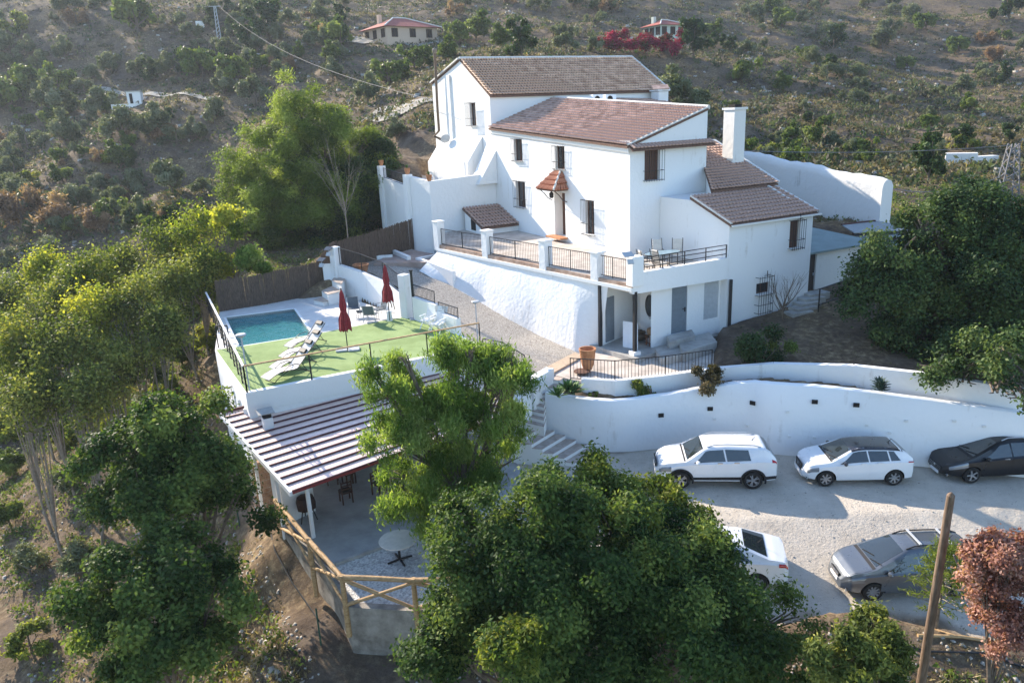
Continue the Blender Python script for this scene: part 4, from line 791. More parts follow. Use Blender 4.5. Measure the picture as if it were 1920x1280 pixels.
# pool shell, steps, coping, water
wm_ = mat('pool_tile', (.02, .17, .20), .4, c2=(.04, .26, .28), scale=7)
ps_ = MB(); n4 = len(pc)
for i in range(4):
    p, q = pc[i], pc[(i+1) % 4]; ps_.add([V3(p, 2.6), V3(q, 2.6), V3(q, 3.98), V3(p, 3.98)], [(0, 1, 2, 3)])
ps_.add([V3(p, 2.6) for p in pc], [(0, 1, 2, 3)]); ps_.build('pool_shell', wm_, dk)
wst = MB(); cen = sum(pc, Vector())/4
for k, (i0, i1, wd_) in enumerate(((0, 1, .45),)):
    p, q = pc[i0], pc[i1]; e = (pc[3]-pc[0]).normalized()
    for s in range(2): wst.prism([tuple(p+e*0)[:2], tuple(q)[:2], tuple(q+e*(.9-.45*s))[:2], tuple(p+e*(.9-.45*s))[:2]], 2.6, 3.2+.3*s)
wst.build('pool_step', wm_, dk)
m, t, b = nmat('pool_water', .03, 0, .5); b.inputs['Transmission Weight'].default_value = .65; b.inputs['IOR'].default_value = 1.33; b.inputs['Base Color'].default_value = (.10, .5, .55, 1)
n = t.nodes.new('ShaderNodeTexNoise'); n.inputs['Scale'].default_value = 3.2; n.inputs['Detail'].default_value = 4; n.inputs['Distortion'].default_value = 1.2
tcn = t.nodes.new('ShaderNodeTexCoord'); t.links.new(tcn.outputs['Object'], n.inputs[0]); bq = t.nodes.new('ShaderNodeBump'); bq.inputs['Strength'].default_value = .9; bq.inputs['Distance'].default_value = .06; t.links.new(n.outputs[0], bq.inputs['Height']); t.links.new(bq.outputs[0], b.inputs['Normal'])
wt = MB(); wt.face([V3(p, 3.86) for p in pc]); wo_ = wt.build('pool_water', m, None, kind='structure')
if wo_.data.polygons[0].normal.z < 0: wo_.data.flip_normals()
cp_ = MB()
for i in range(4):
    p, q = pc[i], pc[(i+1) % 4]; d = (q-p).normalized(); n = Vector((d.y, -d.x, 0)); 
    if (cen-p).dot(n) > 0: n = -n
    cp_.prism([tuple(p)[:2], tuple(q)[:2], tuple(q+n*.12)[:2], tuple(p+n*.12)[:2]], 3.9, 4.02 if i != 2 else 4.0)
cp_.build('pool_coping', M['whitesm'], dk)
# front beam and recessed face below it
fb_ = MB(); fb_.bar(DK(-.02, .1, 3.62), DK(DW, .1, 3.62), .24, .8); fb_.build('front_beam', M['whitesm'], dk)
fb_ = MB(); fb_.bar(DK(.3, .45, 2.9), DK(DW, .45, 2.9), .1, .8); fb_.build('recess_wall', M['grime'], dk)
for k in range(5):
    fb_ = MB(); fb_.bar(DK(.06+0*k, .6+k*1.25, 2.2), DK(.06, .6+k*1.25, 3.2), .3); 
    fb_.build('pier', M['white'], dk)
# railings of the deck: timber handrail on black posts with wires
def wire_rail(par, pts_, z=4.0, h=1.08, nw=4, mh=M['wood'], gap=2.2):
    for i in range(len(pts_)-1):
        p, q = V3(pts_[i], z), V3(pts_[i+1], z); L_ = (q-p).length; n = max(1, round(L_/gap)); up = Vector((0, 0, 1))
        hr = MB(); hr.bar(p+up*h, q+up*h, .085, .05); ho = hr.build('handrail', mh, par)
        for k in range(n+1 if i == len(pts_)-2 else n): e = p.lerp(q, k/n); pm = MB(); pm.bar(e-up*.1, e+up*(h-.02), .05); pm.build('rail_post', M['black'], par)
        if nw:
            wr = MB()
            for k in range(nw): wr.tube([p+up*(.2+k*.2), q+up*(.2+k*.2)], .008, 4)
            wr.build('rail_wire', M['black'], par)
fr_ = thing('deck_front_railing', 'long pale timber handrail on black posts along the front edge of the green turf', 'railing', DK(0, 0)); wire_rail(fr_, [DK(.05, .05), DK(DW-.05, .05)], nw=0, gap=2.45)
fl2 = thing('deck_side_railing', 'black posts with wires and pale handrail along the left side of the pool terrace', 'railing', DK(0, 3))
e0 = DK(.05, .05); e1 = P(386, 548, 5.08); wire_rail(fl2, [e0, V3(e1, 4)], nw=4, gap=1.25, mh=M['wpaint'])
fg = thing('pool_gate_rail', 'small black rail frame between turf and pool at the left edge', 'railing', P(430, 650, 4)); gm_ = MB(); p, q = P(410, 652, 4), P(432, 651, 4); up = Vector((0, 0, 1))
for e in (p, q, (p+q)/2): gm_.bar(e, e+up*1.05, .04)
gm_.bar(p+up*1.05, q+up*1.05, .05); gm_.build('frame', M['black'], fg)
# curved retaining wall between the deck and the ramp, with its railing
cwl = thing('curved_wall', 'white retaining wall curving up between the pool terrace and the ramp with black railing', 'wall', P(700, 580, 4))
bx = [(640, 552), (680, 562), (720, 577), (757, 594)]; tx = [(656, 497), (690, 510), (715, 527), (756, 558)]; bpp = [P(x, y, 4) for x, y in bx]
tz = []
for (b__, (x, y)) in zip(bpp, tx):
    lo, hi = 3., 12.
    for _ in range(40):
        mid = (lo+hi)/2; c = RW.transposed() @ Vector((b__.x, b__.y, mid-CAM_H)); yy = 640+FOC*c.y/c.z
        if yy < y: hi = mid
        else: lo = mid
    tz.append(lo)
cm_ = MB()
for i in range(3): wallsolid(cm_, bpp[i], bpp[i+1], 2.5, 2.5, tz[i], tz[i+1], .3, 1)
cm_.build('wall_body', M['white'], cwl)
for i in range(3): 
    d = (bpp[i+1]-bpp[i]).normalized(); n = Vector((-d.y, d.x, 0))*.15; railing(cwl, V3(bpp[i]+n, tz[i]), V3(bpp[i+1]+n, tz[i+1]), h=1.0, gap=.13)
pe = [(bpp[0]+Vector((-.15, .2, 0)), tz[0]+1.05), (bpp[-1]+Vector((.2, -.1, 0)), 6.25)]
for p, zt in pe: pm = MB(); pm.box((p.x, p.y, (3+zt)/2), (.48, .48, zt-3), R_(-38)); pm.build('pier', M['white'], cwl, bevel=.03)
pm = MB(); p = bpp[0]+Vector((-1.0, .35, 0)); wallsolid(pm, p, bpp[0]+Vector((-.2, .1, 0)), 3, 3, tz[0]+.0, tz[0]+.05, .3, 1); pm.build('wall_end', M['white'], cwl)
# low wall with short rails right of the pier
lwl = thing('low_deck_wall', 'low white wall with stepped black rails behind the white reclining chairs', 'wall', P(820, 610, 4))
a1 = P(776, 600, 4); a2 = P(857, 628, 4); lm_ = MB(); wallsolid(lm_, a1, a1.lerp(a2, .55), 2.4, 2.4, 5.2, 5.15, .25, 1); wallsolid(lm_, a1.lerp(a2, .55), a2, 2.4, 2.4, 4.82, 4.78, .25, 1); lm_.build('wall_body', M['white'], lwl)
nn2 = Vector((-(a2-a1).normalized().y, (a2-a1).normalized().x, 0))*.12
railing(lwl, V3(a1+nn2, 5.2), V3(a1.lerp(a2, .5)+nn2, 5.15), h=.62, gap=.12); railing(lwl, V3(a1.lerp(a2, .58)+nn2, 4.8), V3(a2+nn2, 4.78), h=.5, gap=.12)
bpst = thing('black_post', 'tall black metal post standing beside the white pier', 'post', P(778, 600, 4)); pm = MB(); pm.bar(P(778, 599, 4), P(778, 599, 4)+Vector((0, 0, 2.5)), .12); pm.box(P(778, 599, 4)+Vector((0, 0, 2.53)), (.18, .18, .06)); pm.build('shaft', M['black'], bpst)
pm = MB(); pm.box(P(778, 599, 4)+Vector((0, 0, .03)), (.5, .4, .06)); pm.build('base_plate', M['lgrey'], bpst)
# short railing behind the deck corner
sr = thing('ramp_side_railing', 'short black railing beside the deck corner above the lower stairs', 'railing', P(915, 650, 3)); railing(sr, P(907, 668, 3.1), P(943, 674, 2.95), h=.85, gap=.12); railing(sr, P(943, 674, 2.95), P(985, 700, 2.7), h=.85, gap=.12)
# steps from the deck up to the ramp head at the reed fence
stp = thing('deck_steps', 'short white steps between the pool paving and the reed fence', 'steps', P(615, 550, 4))
for k, (pp, z) in enumerate([(((588, 562), (606, 566), (640, 556), (625, 548)), 4.22), (((603, 545), (615, 552), (640, 545), (622, 536)), 4.6), (((622, 525), (640, 533), (648, 520), (632, 512)), 5.0)]):
    s_ = MB(); s_.prism([tuple(P(x, y, z))[:2] for x, y in pp], 3.9, z); s_.build('step', M['whitesm'], stp)
    s_ = MB(); s_.prism([tuple(P(x, y, z+.03))[:2] for x, y in pp], z+.002, z+.03); s_.build('step_tread', M['step'], stp)
# ---- reed fence behind pool
rf = thing('reed_fence', 'tall dark brown reed screen fence behind the pool and the ramp head', 'fence', P(500, 560, 4))
rp = [(P(411, 584, 4), 3.9, 5.75), (P(500, 570, 4), 3.9, 5.75), (P(598, 551, 4), 3.9, 5.9), (P(628, 520, 4.8), 4.2, 6.9), (P(700, 492, 5.1), 4.6, 7.0), (P(777, 468, 5.2), 4.8, 7.3)]
for i in range(5):
    (p, b0_, t0_), (q, b1_, t1_) = rp[i], rp[i+1]; n = max(3, int((q-p).length/1.6))
    for k in range(n):
        u0, u1 = k/n, (k+1)/n; s_ = MB(); c0_ = p.lerp(q, u0); d = (q-p).normalized(); nd = Vector((-d.y, d.x, 0)); W_ = (q-p).length/n; m_ = int(W_/.07)
        for j in range(m_):
            o = c0_+d*W_*(j+.5)/m_+nd*random.uniform(-.02, .02); uu = u0+(u1-u0)*(j+.5)/m_; zt = t0_+(t1_-t0_)*uu+random.uniform(-.06, .05); s_.bar(V3(o, b0_+(b1_-b0_)*uu), V3(o+d*random.uniform(-.02, .02), zt), .075, .03, up=tuple(nd))
        s_.build('reed_panel', M['reed'], rf)
# ---- patio with manhole, inner wall, planting strip, front retaining wall
pt_ = MB(); pz = 2.5; pp = [P(1024, 700, pz), P(1062, 712, pz)]+[Vector((p.x, p.y+.2, pz)) for p in IW[1:5]]+[P(1345, 690, pz), P(1340, 640, pz), P(1190, 672, pz), P(1126, 655, pz), P(1090, 664, pz)]
pt_.prism([(p.x, p.y) for p in pp], 2.0, pz+.07); pt_.build('patio_floor', mat('patio_paving', (.46, .40, .35), .85, c2=(.62, .56, .5), scale=1.2), None, kind='structure')
iw = thing('inner_wall', 'low white wall between the patio and the planting strip above the car park', 'wall', (8, 29.6, 2.2))
im = MB(); iwp = IW[1:]
for i in range(len(iwp)-1): wallsolid(im, iwp[i], iwp[i+1], 1.6, 1.6, iwp[i].z+.28, iwp[i+1].z+.28, .28, 1)
im.build('wall_body', M['white'], iw, smooth=False)
fw = thing('front_retaining_wall', 'long white retaining wall with small drain holes behind the parked cars', 'wall', (8, 28.5, 0))
# smooth wall line through the control points
def catmull(pts_, n):
    out = []
    for i in range(len(pts_)-1):
        p0, p1, p2, p3 = pts_[max(i-1, 0)], pts_[i], pts_[i+1], pts_[min(i+2, len(pts_)-1)]
        for k in range(n):
            t = k/n; out.append(.5*((2*p1)+(-p0+p2)*t+(2*p0-5*p1+4*p2-p3)*t*t+(-p0+3*p1-3*p2+p3)*t**3))
    out.append(pts_[-1]); return out
fwp = catmull([Vector(p) for p in FW], 5); cols = []
for i, p in enumerate(fwp):
    d = (fwp[min(i+1, len(fwp)-1)]-fwp[max(i-1, 0)]); d.z = 0; d.normalize(); n = Vector((-d.y, d.x, 0)); p = Vector((p.x, p.y, p.z+random.uniform(-.012, .012)))
    cols.append([V3(p-n*.14, -.4), V3(p-n*.14+n*random.uniform(-.012, .012), .7), V3(p-n*.07+n*random.uniform(-.015, .015), 1.5), V3(p, p.z-.05), V3(p+n*.06, p.z), V3(p+n*.32, p.z), V3(p+n*.36, p.z-.06), V3(p+n*.36, p.z-.6)])
fm = MB(); fm.add([q for c in cols for q in c], [(i*8+k, (i+1)*8+k, (i+1)*8+k+1, i*8+k+1) for i in range(len(cols)-1) for k in range(7)]+[tuple(range(8))]); fwo = fm.build('wall_body', M['white'], fw, smooth=True, sharp=50)
# drain holes
holes = [(1240, 779), (1332, 767), (1410, 756), (1528, 754), (1606, 760)]; small = [(1112, 802), (1340, 786), (1401, 798), (1480, 818), (1527, 820), (1625, 798), (1668, 812), (1700, 790), (1477, 773), (1790, 790), (1846, 800)]
def wallpt(px, py):
    best = None
    for i in range(len(fwp)-1):
        p, q = fwp[i], fwp[i+1]; d = (q-p); d.z = 0; L_ = d.length; d.normalize(); n = Vector((-d.y, d.x, 0)); a = p-n*.13
        h = OP(px, py, a, a+d*L_); s = (h-a).dot(d)
        if -.05 <= s <= L_+.05: best = (h, d, n)
    return best
for k, (x, y) in enumerate(holes+small):
    r_ = wallpt(x, y)
    if not r_: continue
    h, d, n = r_; big = k < len(holes); hm_ = MB(); s_ = .11 if big else .06; o_ = h+n*(.07*max(0, h.z-.7)/.8 if h.z < 1.5 else .08)
    hm_.bar(o_-d*s_-n*.03, o_+d*s_-n*.03, .05, s_*1.5, ); hm_.build('drain_hole', M['dark'] if big else M['grime'], fw)
# patio railing on the inner wall
prl = thing('patio_railing', 'thin black railing standing on the low wall at the patio edge', 'railing', (6, 30, 2.7))
rpp = [P(1070, 712, 2.55), P(1153, 718, 2.62), P(1247, 709, 2.66), P(1334, 697, 2.75)]
for i in range(3): railing(prl, rpp[i], rpp[i+1], h=1.0, gap=.145, bar=.02, posts=())
# outer left end wall of the stairs and stairs down to the car park
stw = thing('stone_stairs', 'pale stone stairs climbing from the car park beside the white retaining wall', 'stairs', P(1060, 850, 0))
low = [((1110, 848), (1044, 868)), ((1085, 836), (1022, 855)), ((1062, 826), (1002, 843)), ((1040, 815), (988, 832)), ((1020, 806), (975, 820)), ((1000, 797), (960, 810))]
nst = 15
rb0, lb0 = P(1121, 842, .1), P(1078, 868, .1); rb1, lb1 = P(1052, 706, 2.5), P(1012, 722, 2.5)
# lower flight then upper flight, one solid block per step
lowR = [P(1121-20.3*k, 842-8.6*k, .17*(k+1)) for k in range(6)]; lowL = [P(1078-20.3*k, 868-8.6*k, .17*(k+1)) for k in range(6)]
for k in range(6):
    s_ = MB(); z = .17*(k+1); r0, l0 = lowR[k], lowL[k]; r1, l1 = (lowR[k+1], lowL[k+1]) if k < 5 else (P(1000, 799, z), P(957, 825, z))
    s_.prism([(r0.x, r0.y), (r1.x, r1.y), (l1.x, l1.y), (l0.x, l0.y)], -.3, z); s_.build('step', M['whitesm'], stw)
    t_ = MB(); t_.prism([(r0.x, r0.y), (r1.x, r1.y), (l1.x, l1.y), (l0.x, l0.y)], z+.002, z+.03); t_.build('step_tread', M['step'], stw)
for k in range(8):
    z = 1.15+.17*(k+1); f = k/7; s_ = MB()
    c = [(1008+3*k, 796-12.5*k), (972+5*k, 790-12*k), (972+5*(k+1), 778-12*k), (1008+3*(k+1), 783-12.5*k)]
    c = [P(1020, 800-12*k, z), P(985, 792-12*k, z), P(990, 776-12*k, z), P(1024, 786-12*k, z)]
    if k >= 5: c = [P(1020+10*(k-4), 742-14*(k-5), z), P(1000, 738-13*(k-5), z), P(1010+6*(k-5), 722-14*(k-5), z), P(1040+10*(k-4), 726-13*(k-5), z)]
    s_.prism([(p.x, p.y) for p in c], .2, z); s_.build('step', M['whitesm'], stw); s_ = MB(); s_.prism([(p.x, p.y) for p in c], z+.002, z+.03); s_.build('step_tread', M['step'], stw)
sw = thing('stair_side_wall', 'stepped white wall on the left side of the upper stairs', 'wall', P(985, 700, 2)); s_ = MB(); wallsolid(s_, P(1024, 690, 3.0), P(985, 712, 3.0), .3, .3, 3.05, 3.05, .4, 1); wallsolid(s_, P(985, 712, 3.0), P(972, 760, 2.2), .3, .0, 3.05, 2.2, .3, -1); s_.build('wall_body', M['white'], sw); s_ = MB(); pz_ = P(982, 700, 3.4); s_.box((pz_.x, pz_.y, 1.9), (.42, .42, 3.4), R_(27)); s_.build('pier', M['white'], sw)
mhc = P(1091, 696, 2.68); mh = MB(); mh.lathe([(0, .03), (.36, .03), (.38, .0)][::-1], mhc, 20); mo = tag(mh.build('fire_pit_cover', mat('rusty_iron', (.12, .06, .04), .8), None), 'round rusty iron cover on the pale patio floor by the railing', 'cover')
# ================================================================ CARS
def carpaint(n, c, met=0.): 
    m, t, b = nmat(n, .28, met, .5); b.inputs['Base Color'].default_value = (*c, 1); b.inputs['Coat Weight'].default_value = .8; b.inputs['Coat Roughness'].default_value = .04
    L = t.links; nn = t.nodes.new('ShaderNodeTexNoise'); nn.inputs['Scale'].default_value = 3; nn.inputs['Detail'].default_value = 7; tc = t.nodes.new('ShaderNodeTexCoord'); L.new(tc.outputs['Object'], nn.inputs[0])
    r = t.nodes.new('ShaderNodeMapRange'); r.inputs['To Min'].default_value = .18; r.inputs['To Max'].default_value = .45; L.new(nn.outputs[0], r.inputs[0]); L.new(r.outputs[0], b.inputs['Roughness']); return m
PW = carpaint('white_car_paint', (.74, .75, .76)); PB = carpaint('black_car_paint', (.004, .005, .008)); PB.node_tree.nodes['Principled BSDF'].inputs['Coat Weight'].default_value = .08; PG = carpaint('grey_car_paint', (.13, .145, .165), .5); PR = carpaint('black_roof_paint', (.015, .012, .014))
RUB = mat('tyre_rubber', (.018, .018, .018), .85); RIM = mat('alloy_rim', (.42, .42, .43), .3, metal=.7, var=.05); RIMD = mat('dark_alloy', (.06, .06, .065), .35, metal=.6); CLAD = mat('black_cladding', (.022, .022, .024), .7)
m, t, b = nmat('car_glass', .04, 0, .8); b.inputs['Base Color'].default_value = (.02, .027, .03, 1); b.inputs['Coat Weight'].default_value = .3; CGL = m
m, t, b = nmat('headlamp_glass', .08, .3, .8); b.inputs['Base Color'].default_value = (.22, .24, .26, 1); HL = m
m, t, b = nmat('red_lamp', .12, 0, .6); b.inputs['Base Color'].default_value = (.42, .008, .012, 1); TL = m
CHR = mat('chrome', (.7, .7, .7), .15, metal=1., var=.02)
def make_car(name, label, k, group=None):
    root = thing(name, label, 'car', (0, 0, 0), group); Lh = k['L']/2
    fz = lambda key: (lambda x: float(np.interp(x, [p[0] for p in k[key]], [p[1] for p in k[key]])))
    zr, zb, w_ = fz('roof'), fz('belt'), fz('half'); z0 = k.get('z0', .24)
    def ring(x):
        w = w_(x); bz = zb(x); h = max(zr(x)-bz, .015); lo = z0+.10*max(0, abs(x)/Lh-.75)*4*.35; wt = .94*w-h*k.get('tumble', .42)
        zt = bz+h*.86; mid = (lo+bz)*.5
        return [(0, lo), (.78*w, lo), (.965*w, lo+.07), (1.0*w, mid-.04), (.99*w, mid+.16*(bz-lo)), (.975*w, bz-.03), (.935*w, bz), (wt, zt), (max(wt-.10, wt*.8), bz+h*.965), (wt*.5, bz+h*.995), (0, bz+h)]
    NR = 10
    def S(x, r, off=0., side=1):
        def raw(x_, r_):
            R = ring(max(-Lh, min(Lh, x_))); i = min(int(r_), NR-1); f = r_-i; a, b_ = R[i], R[i+1]; return Vector((x_, a[0]+(b_[0]-a[0])*f, a[1]+(b_[1]-a[1])*f))
        p = raw(x, r)
        if off:
            e = .04; dx = raw(min(x+e, Lh), r)-raw(max(x-e, -Lh), r); drr = raw(x, min(r+.15, NR))-raw(x, max(r-.15, 0)); n = dx.cross(drr)
            n = -n if n.dot(Vector((0, 1, .6))) < 0 else n
            if n.length > 1e-6: p = p+n.normalized()*off
        return Vector((p.x, p.y*side, p.z))
    # hull
    n = 56; xs = [-Lh*math.cos(math.pi*i/(n-1)) for i in range(n)]; sub = []
    for i in range(NR): sub += [i, i+.5]
    sub.append(NR); full = [(r, 1) for r in sub]+[(r, -1) for r in reversed(sub[1:-1])]; m_ = len(full); hb = MB()
    hb.add([S(x, r, 0, s) for x in xs for r, s in full], [(i*m_+j, i*m_+(j+1) % m_, (i+1)*m_+(j+1) % m_, (i+1)*m_+j) for i in range(n-1) for j in range(m_)]+[tuple(range(m_)), tuple((n-1)*m_+j for j in reversed(range(m_)))])
    body = hb.build('body', [k['paint'], CLAD], root, smooth=True, sharp=42)
    bmh = bmesh.new(); bmh.from_mesh(body.data); bmesh.ops.recalc_face_normals(bmh, faces=bmh.faces); bmh.to_mesh(body.data); bmh.free()
    # wheel arches cut out of the hull
    R = k['R']; cm = MB()
    for wx in k['wx']:
        for s in (1, -1): c = Vector((wx, s*(w_(wx)+.1), R-.01)); cm.tube([c, c-Vector((0, s*.42, 0))], R+k.get('gap', .06), 28)
    cut = cm.build('cutter', [k['paint'], CLAD], None); cut.data.polygons.foreach_set('material_index', [1]*len(cut.data.polygons))
    bmh = bmesh.new(); bmh.from_mesh(cut.data); bmesh.ops.recalc_face_normals(bmh, faces=bmh.faces); bmh.to_mesh(cut.data); bmh.free()
    md = body.modifiers.new('arches', 'BOOLEAN'); md.object = cut; md.operation = 'DIFFERENCE'; md.solver = 'EXACT'
    bpy.context.view_layer.update(); dg = bpy.context.evaluated_depsgraph_get(); nm = bpy.data.meshes.new_from_object(body.evaluated_get(dg))
    body.modifiers.clear(); body.data = nm; bpy.data.objects.remove(cut)
    nm.set_sharp_from_angle(angle=R_(42))
    def patch(nm_, x0, x1, r0, r1, off, mt, sides=(1, -1), nx=14, nr=4, xf=None, par=None, across=False):
        last = None
        if across:   # spans the centre line
            mb = MB(); rr = [r0+(NR-r0)*i/nr for i in range(nr+1)]; seq = [(r, 1) for r in rr]+[(r, -1) for r in reversed(rr[:-1])]; q = len(seq)
            mb.add([S(x0+(x1-x0)*i/nx, r, off, s) for i in range(nx+1) for r, s in seq], [(i*q+j, i*q+j+1, (i+1)*q+j+1, (i+1)*q+j) for i in range(nx) for j in range(q-1)])
            return fix(mb.build(nm_, mt, par or root, smooth=True))
        for s in sides:
            mb = MB(); vv = []
            for i in range(nx+1):
                for j in range(nr+1):
                    u = i/nx; r = r0+(r1-r0)*j/nr; a, b_ = (x0, x1) if xf is None else xf(j/nr); vv.append(S(a+(b_-a)*u, r, off, s))
            mb.add(vv, [(i*(nr+1)+j, i*(nr+1)+j+1, (i+1)*(nr+1)+j+1, (i+1)*(nr+1)+j) for i in range(nx) for j in range(nr)]); last = fix(mb.build(nm_, mt, par or root, smooth=True))
        return last
    def fix(o):
        me = o.data; c = Vector((0, 0, .8)); bad = sum((p.normal.dot(p.center-c) < 0) for p in me.polygons)
        if bad > len(me.polygons)/2: me.flip_normals()
        return o
    # glasshouse
    for a, b_ in k['sideglass']: patch('side_window', a[0], b_[0], 6.08, 6.93, .006, CGL, xf=lambda v, a=a, b_=b_: (a[0]+(a[1]-a[0])*v, b_[0]+(b_[1]-b_[0])*v))
    patch('windscreen', k['ws'][0], k['ws'][1], 8.05, NR, .006, CGL, across=True, nr=8)
    patch('rear_window', k['rw'][0], k['rw'][1], 8.1, NR, .006, CGL, across=True, nr=8)
    if k.get('blackroof'):
        patch('roof_panel', k['rw'][1]+.0 if k['rw'][1] > k['rw'][0] else k['rw'][0], k['ws'][0] if k['ws'][0] < k['ws'][1] else k['ws'][1], 7.0, NR, .005, PR, across=True, nr=8); 
    # doors: raised skins with gaps between
    for (a, b_) in k['doors']:
        for s in (1, -1):
            d_ = patch('door', a, b_, 2.3, 5.95, .007, k['paint'], sides=(s,), nr=8); hx = a+.12; hp_ = S(hx+.08, 5.2, .03, s)
            hb_ = MB(); hb_.box(hp_, (.19, .03, .035)); hb_.build('handle', CHR if k.get('chromeh') else k['paint'], d_)
    patch('bonnet', k['hood'][0], k['hood'][1], 7.4, NR, .006, k['paint'], across=True, nr=8)
    patch('cowl', k['hood'][0]-.12, k['hood'][0]-.02, 7.6, NR, .004, CLAD, across=True, nx=3, nr=8)
    # lamps, grille, plates
    patch('headlight', k['hl'][0], k['hl'][1], 4.2, 5.9, .012, HL, nx=8)
    patch('tail_light', k['tl'][0], k['tl'][1], k['tl'][2], k['tl'][3], .012, TL, nx=6)
    fx = Lh+.004; g_ = MB(); g_.box((fx-.02, 0, k['gz']), (.05, k['gw'], k['gh'])); go = g_.build('front_grille', CLAD, root, bevel=.01)
    g_ = MB()
    for q in range(3): g_.box((fx+.01, 0, k['gz']-k['gh']*.3+q*k['gh']*.3), (.012, k['gw']*.92, .012))
    g_.build('grille_bar', CHR, go)
    g_ = MB(); g_.tube([(fx+.008, 0, k['gz']+k['gh']*.1), (fx+.022, 0, k['gz']+k['gh']*.1)], .055, 14); g_.build('badge', CHR, go)
    g_ = MB(); g_.box((fx+.01, 0, k['gz']-k['gh']/2-.09), (.02, .5, .11)); g_.build('number_plate', M['wpaint'], root); g_ = MB(); g_.box((-Lh-.008, 0, k.get('pz', .75)), (.02, .5, .11)); g_.build('number_plate', M['wpaint'], root)
    g_ = MB(); g_.box((fx-.035, 0, z0+.13), (.06, k['gw']*1.15, .1)); g_.build('lower_intake', CLAD, root)
    for s in (1, -1): g_ = MB(); p = S(Lh-.13, 3, .0, s); g_.lathe([(.0, 0), (.05, 0), (.055, .02)], (0, 0, 0), 10); g_.v = [(p.x+z*1+.01, p.y+x, p.z+y-.08) for x, y, z in g_.v]; g_.build('fog_lamp', HL, root)
    # sills and arch trims
    xa = sorted(k['wx']); seg = [(xa[0]+R+.08, xa[1]-R-.08)]
    if k.get('clad'):
        seg += [(-Lh+.03, xa[0]-R-.08), (xa[1]+R+.08, Lh-.05)]
        for wx in k['wx']:
            for s in (1, -1):
                mb = MB(); N_ = 20; vv = []
                for i in range(N_+1):
                    t = math.pi*(-.08+1.16*i/N_)
                    for rr in (R+.055, R+.125): vv.append(Vector((wx+math.cos(t)*rr, s*(w_(wx+math.cos(t)*rr)+.012), R+math.sin(t)*rr)))
                mb.add(vv, [(i*2, i*2+1, i*2+3, i*2+2) for i in range(N_)]); fix(mb.build('arch_trim', CLAD, root, smooth=True))
    for a, b_ in seg: patch('sill_trim', a, b_, 1.2, 2.2 if not k.get('clad') else 2.6, .008, CLAD if k.get('clad') else k['paint'])
    # wheels
    def wheel(wx, s, steer=0.):
        c = Vector((wx, s*(w_(wx)-.115), R)); tw = k.get('tw', .21); wm = MB()
        prof = [(R*.66, -tw/2), (R*.9, -tw/2), (R*.985, -tw*.36), (R, -tw*.2), (R, tw*.2), (R*.985, tw*.36), (R*.9, tw/2), (R*.66, tw/2)]
        wm.lathe(prof, (0, 0, 0), 30); wm.f = [f for f in wm.f if len(f) == 4]; o0 = len(wm.v)
        rot = lambda v: tuple(c+Vector((v[0], v[2]*s, v[1])))
        wm.v = [rot(v) for v in wm.v]; wo = wm.build('wheel', RUB, root, smooth=True)
        rm_ = MB(); rm_.lathe([(R*.70, tw*.30), (R*.70, tw*.46), (R*.64, tw*.44), (R*.62, tw*.2)], (0, 0, 0), 30); rm_.f = [f for f in rm_.f if len(f) == 4]
        rm_.lathe([(.001, tw*.34), (R*.2, tw*.34), (R*.22, tw*.2)], (0, 0, 0), 12)
        ns = k['spokes']
        for i in range(ns):
            for dlt in ((-.12, .12) if k.get('dbl') else (0,)):
                t = 2*math.pi*i/ns; ti = t+dlt*.3; to = t+dlt*1.5
                rm_.bar((R*.12*math.cos(ti), R*.12*math.sin(ti), tw*.32), (R*.66*math.cos(to), R*.66*math.sin(to), tw*.40), .04 if k.get('dbl') else .055, .03, up=(0, 0, 1))
        rm_.v = [rot(v) for v in rm_.v]; rm_.build('rim', k.get('rim', RIM), wo)
        bk = MB(); bk.lathe([(.001, tw*.02), (R*.66, tw*.02)], (0, 0, 0), 24); bk.lathe([(.001, tw*.1), (R*.42, tw*.1)], (0, 0, 0), 20); bk.v = [rot(v) for v in bk.v]; bk.build('brake_disc', RIMD, wo)
    for wx in k['wx']:
        for s in (1, -1): wheel(wx, s)
    # mirrors
    for s in (1, -1):
        mb = MB(); p = S(k['mx'], 6.05, .02, s); bmx = MB(); bmx.lathe([(0, -.09), (.07, -.07), (.1, 0), (.08, .06), (0, .09)], (0, 0, 0), 10, sx=.8, sy=1.15); bmx.v = [(p.x+x, p.y+s*.12+y, p.z+.07+z*.85) for x, y, z in bmx.v]; bmx.bar(p+Vector((0, -s*.02, 0)), p+Vector((0, s*.1, .05)), .05, .03); bmx.build('wing_mirror', k.get('mirror', k['paint']), root, smooth=True)
    # wipers, aerial, rails
    for s in (-.1, .45):
        a = S(k['ws'][1]-.02 if k['ws'][1] > k['ws'][0] else k['ws'][0]-.02, 9.4, .03, 1); mb = MB(); xw = max(k['ws']); p = S(xw-.02, 9.6, .02, 1); q = S(xw-.28, 9.0, .02, 1); mb.bar((p.x, s-.25, p.z+.0), (q.x+.12, s+.25, S(q.x+.12, 9.3, .02).z+.01), .018); mb.build('wiper', CLAD, root)
    if k.get('rails'):
        for s in (1, -1):
            mb = MB(); x0, x1 = k['rails']; pts = [S(x0+(x1-x0)*i/8, 8.1, .055 if 0 < i < 8 else .005, s) for i in range(9)]; mb.tube(pts, .022, 6); mb.build('roof_rail', k.get('railmat', CLAD), root, smooth=True)
    for x in k.get('bars', ()): mb = MB(); p, q = S(x, 8.1, .09, 1), S(x, 8.1, .09, -1); mb.bar(p, q, .07, .03); mb.build('roof_bar', M['lgrey'], root)
    mb = MB(); p = S(-Lh*.62, 9.9, .01); mb.tube([p, p+Vector((-.12, 0, .14))], [.018, .006], 6); mb.build('aerial', CLAD, root)
    return root
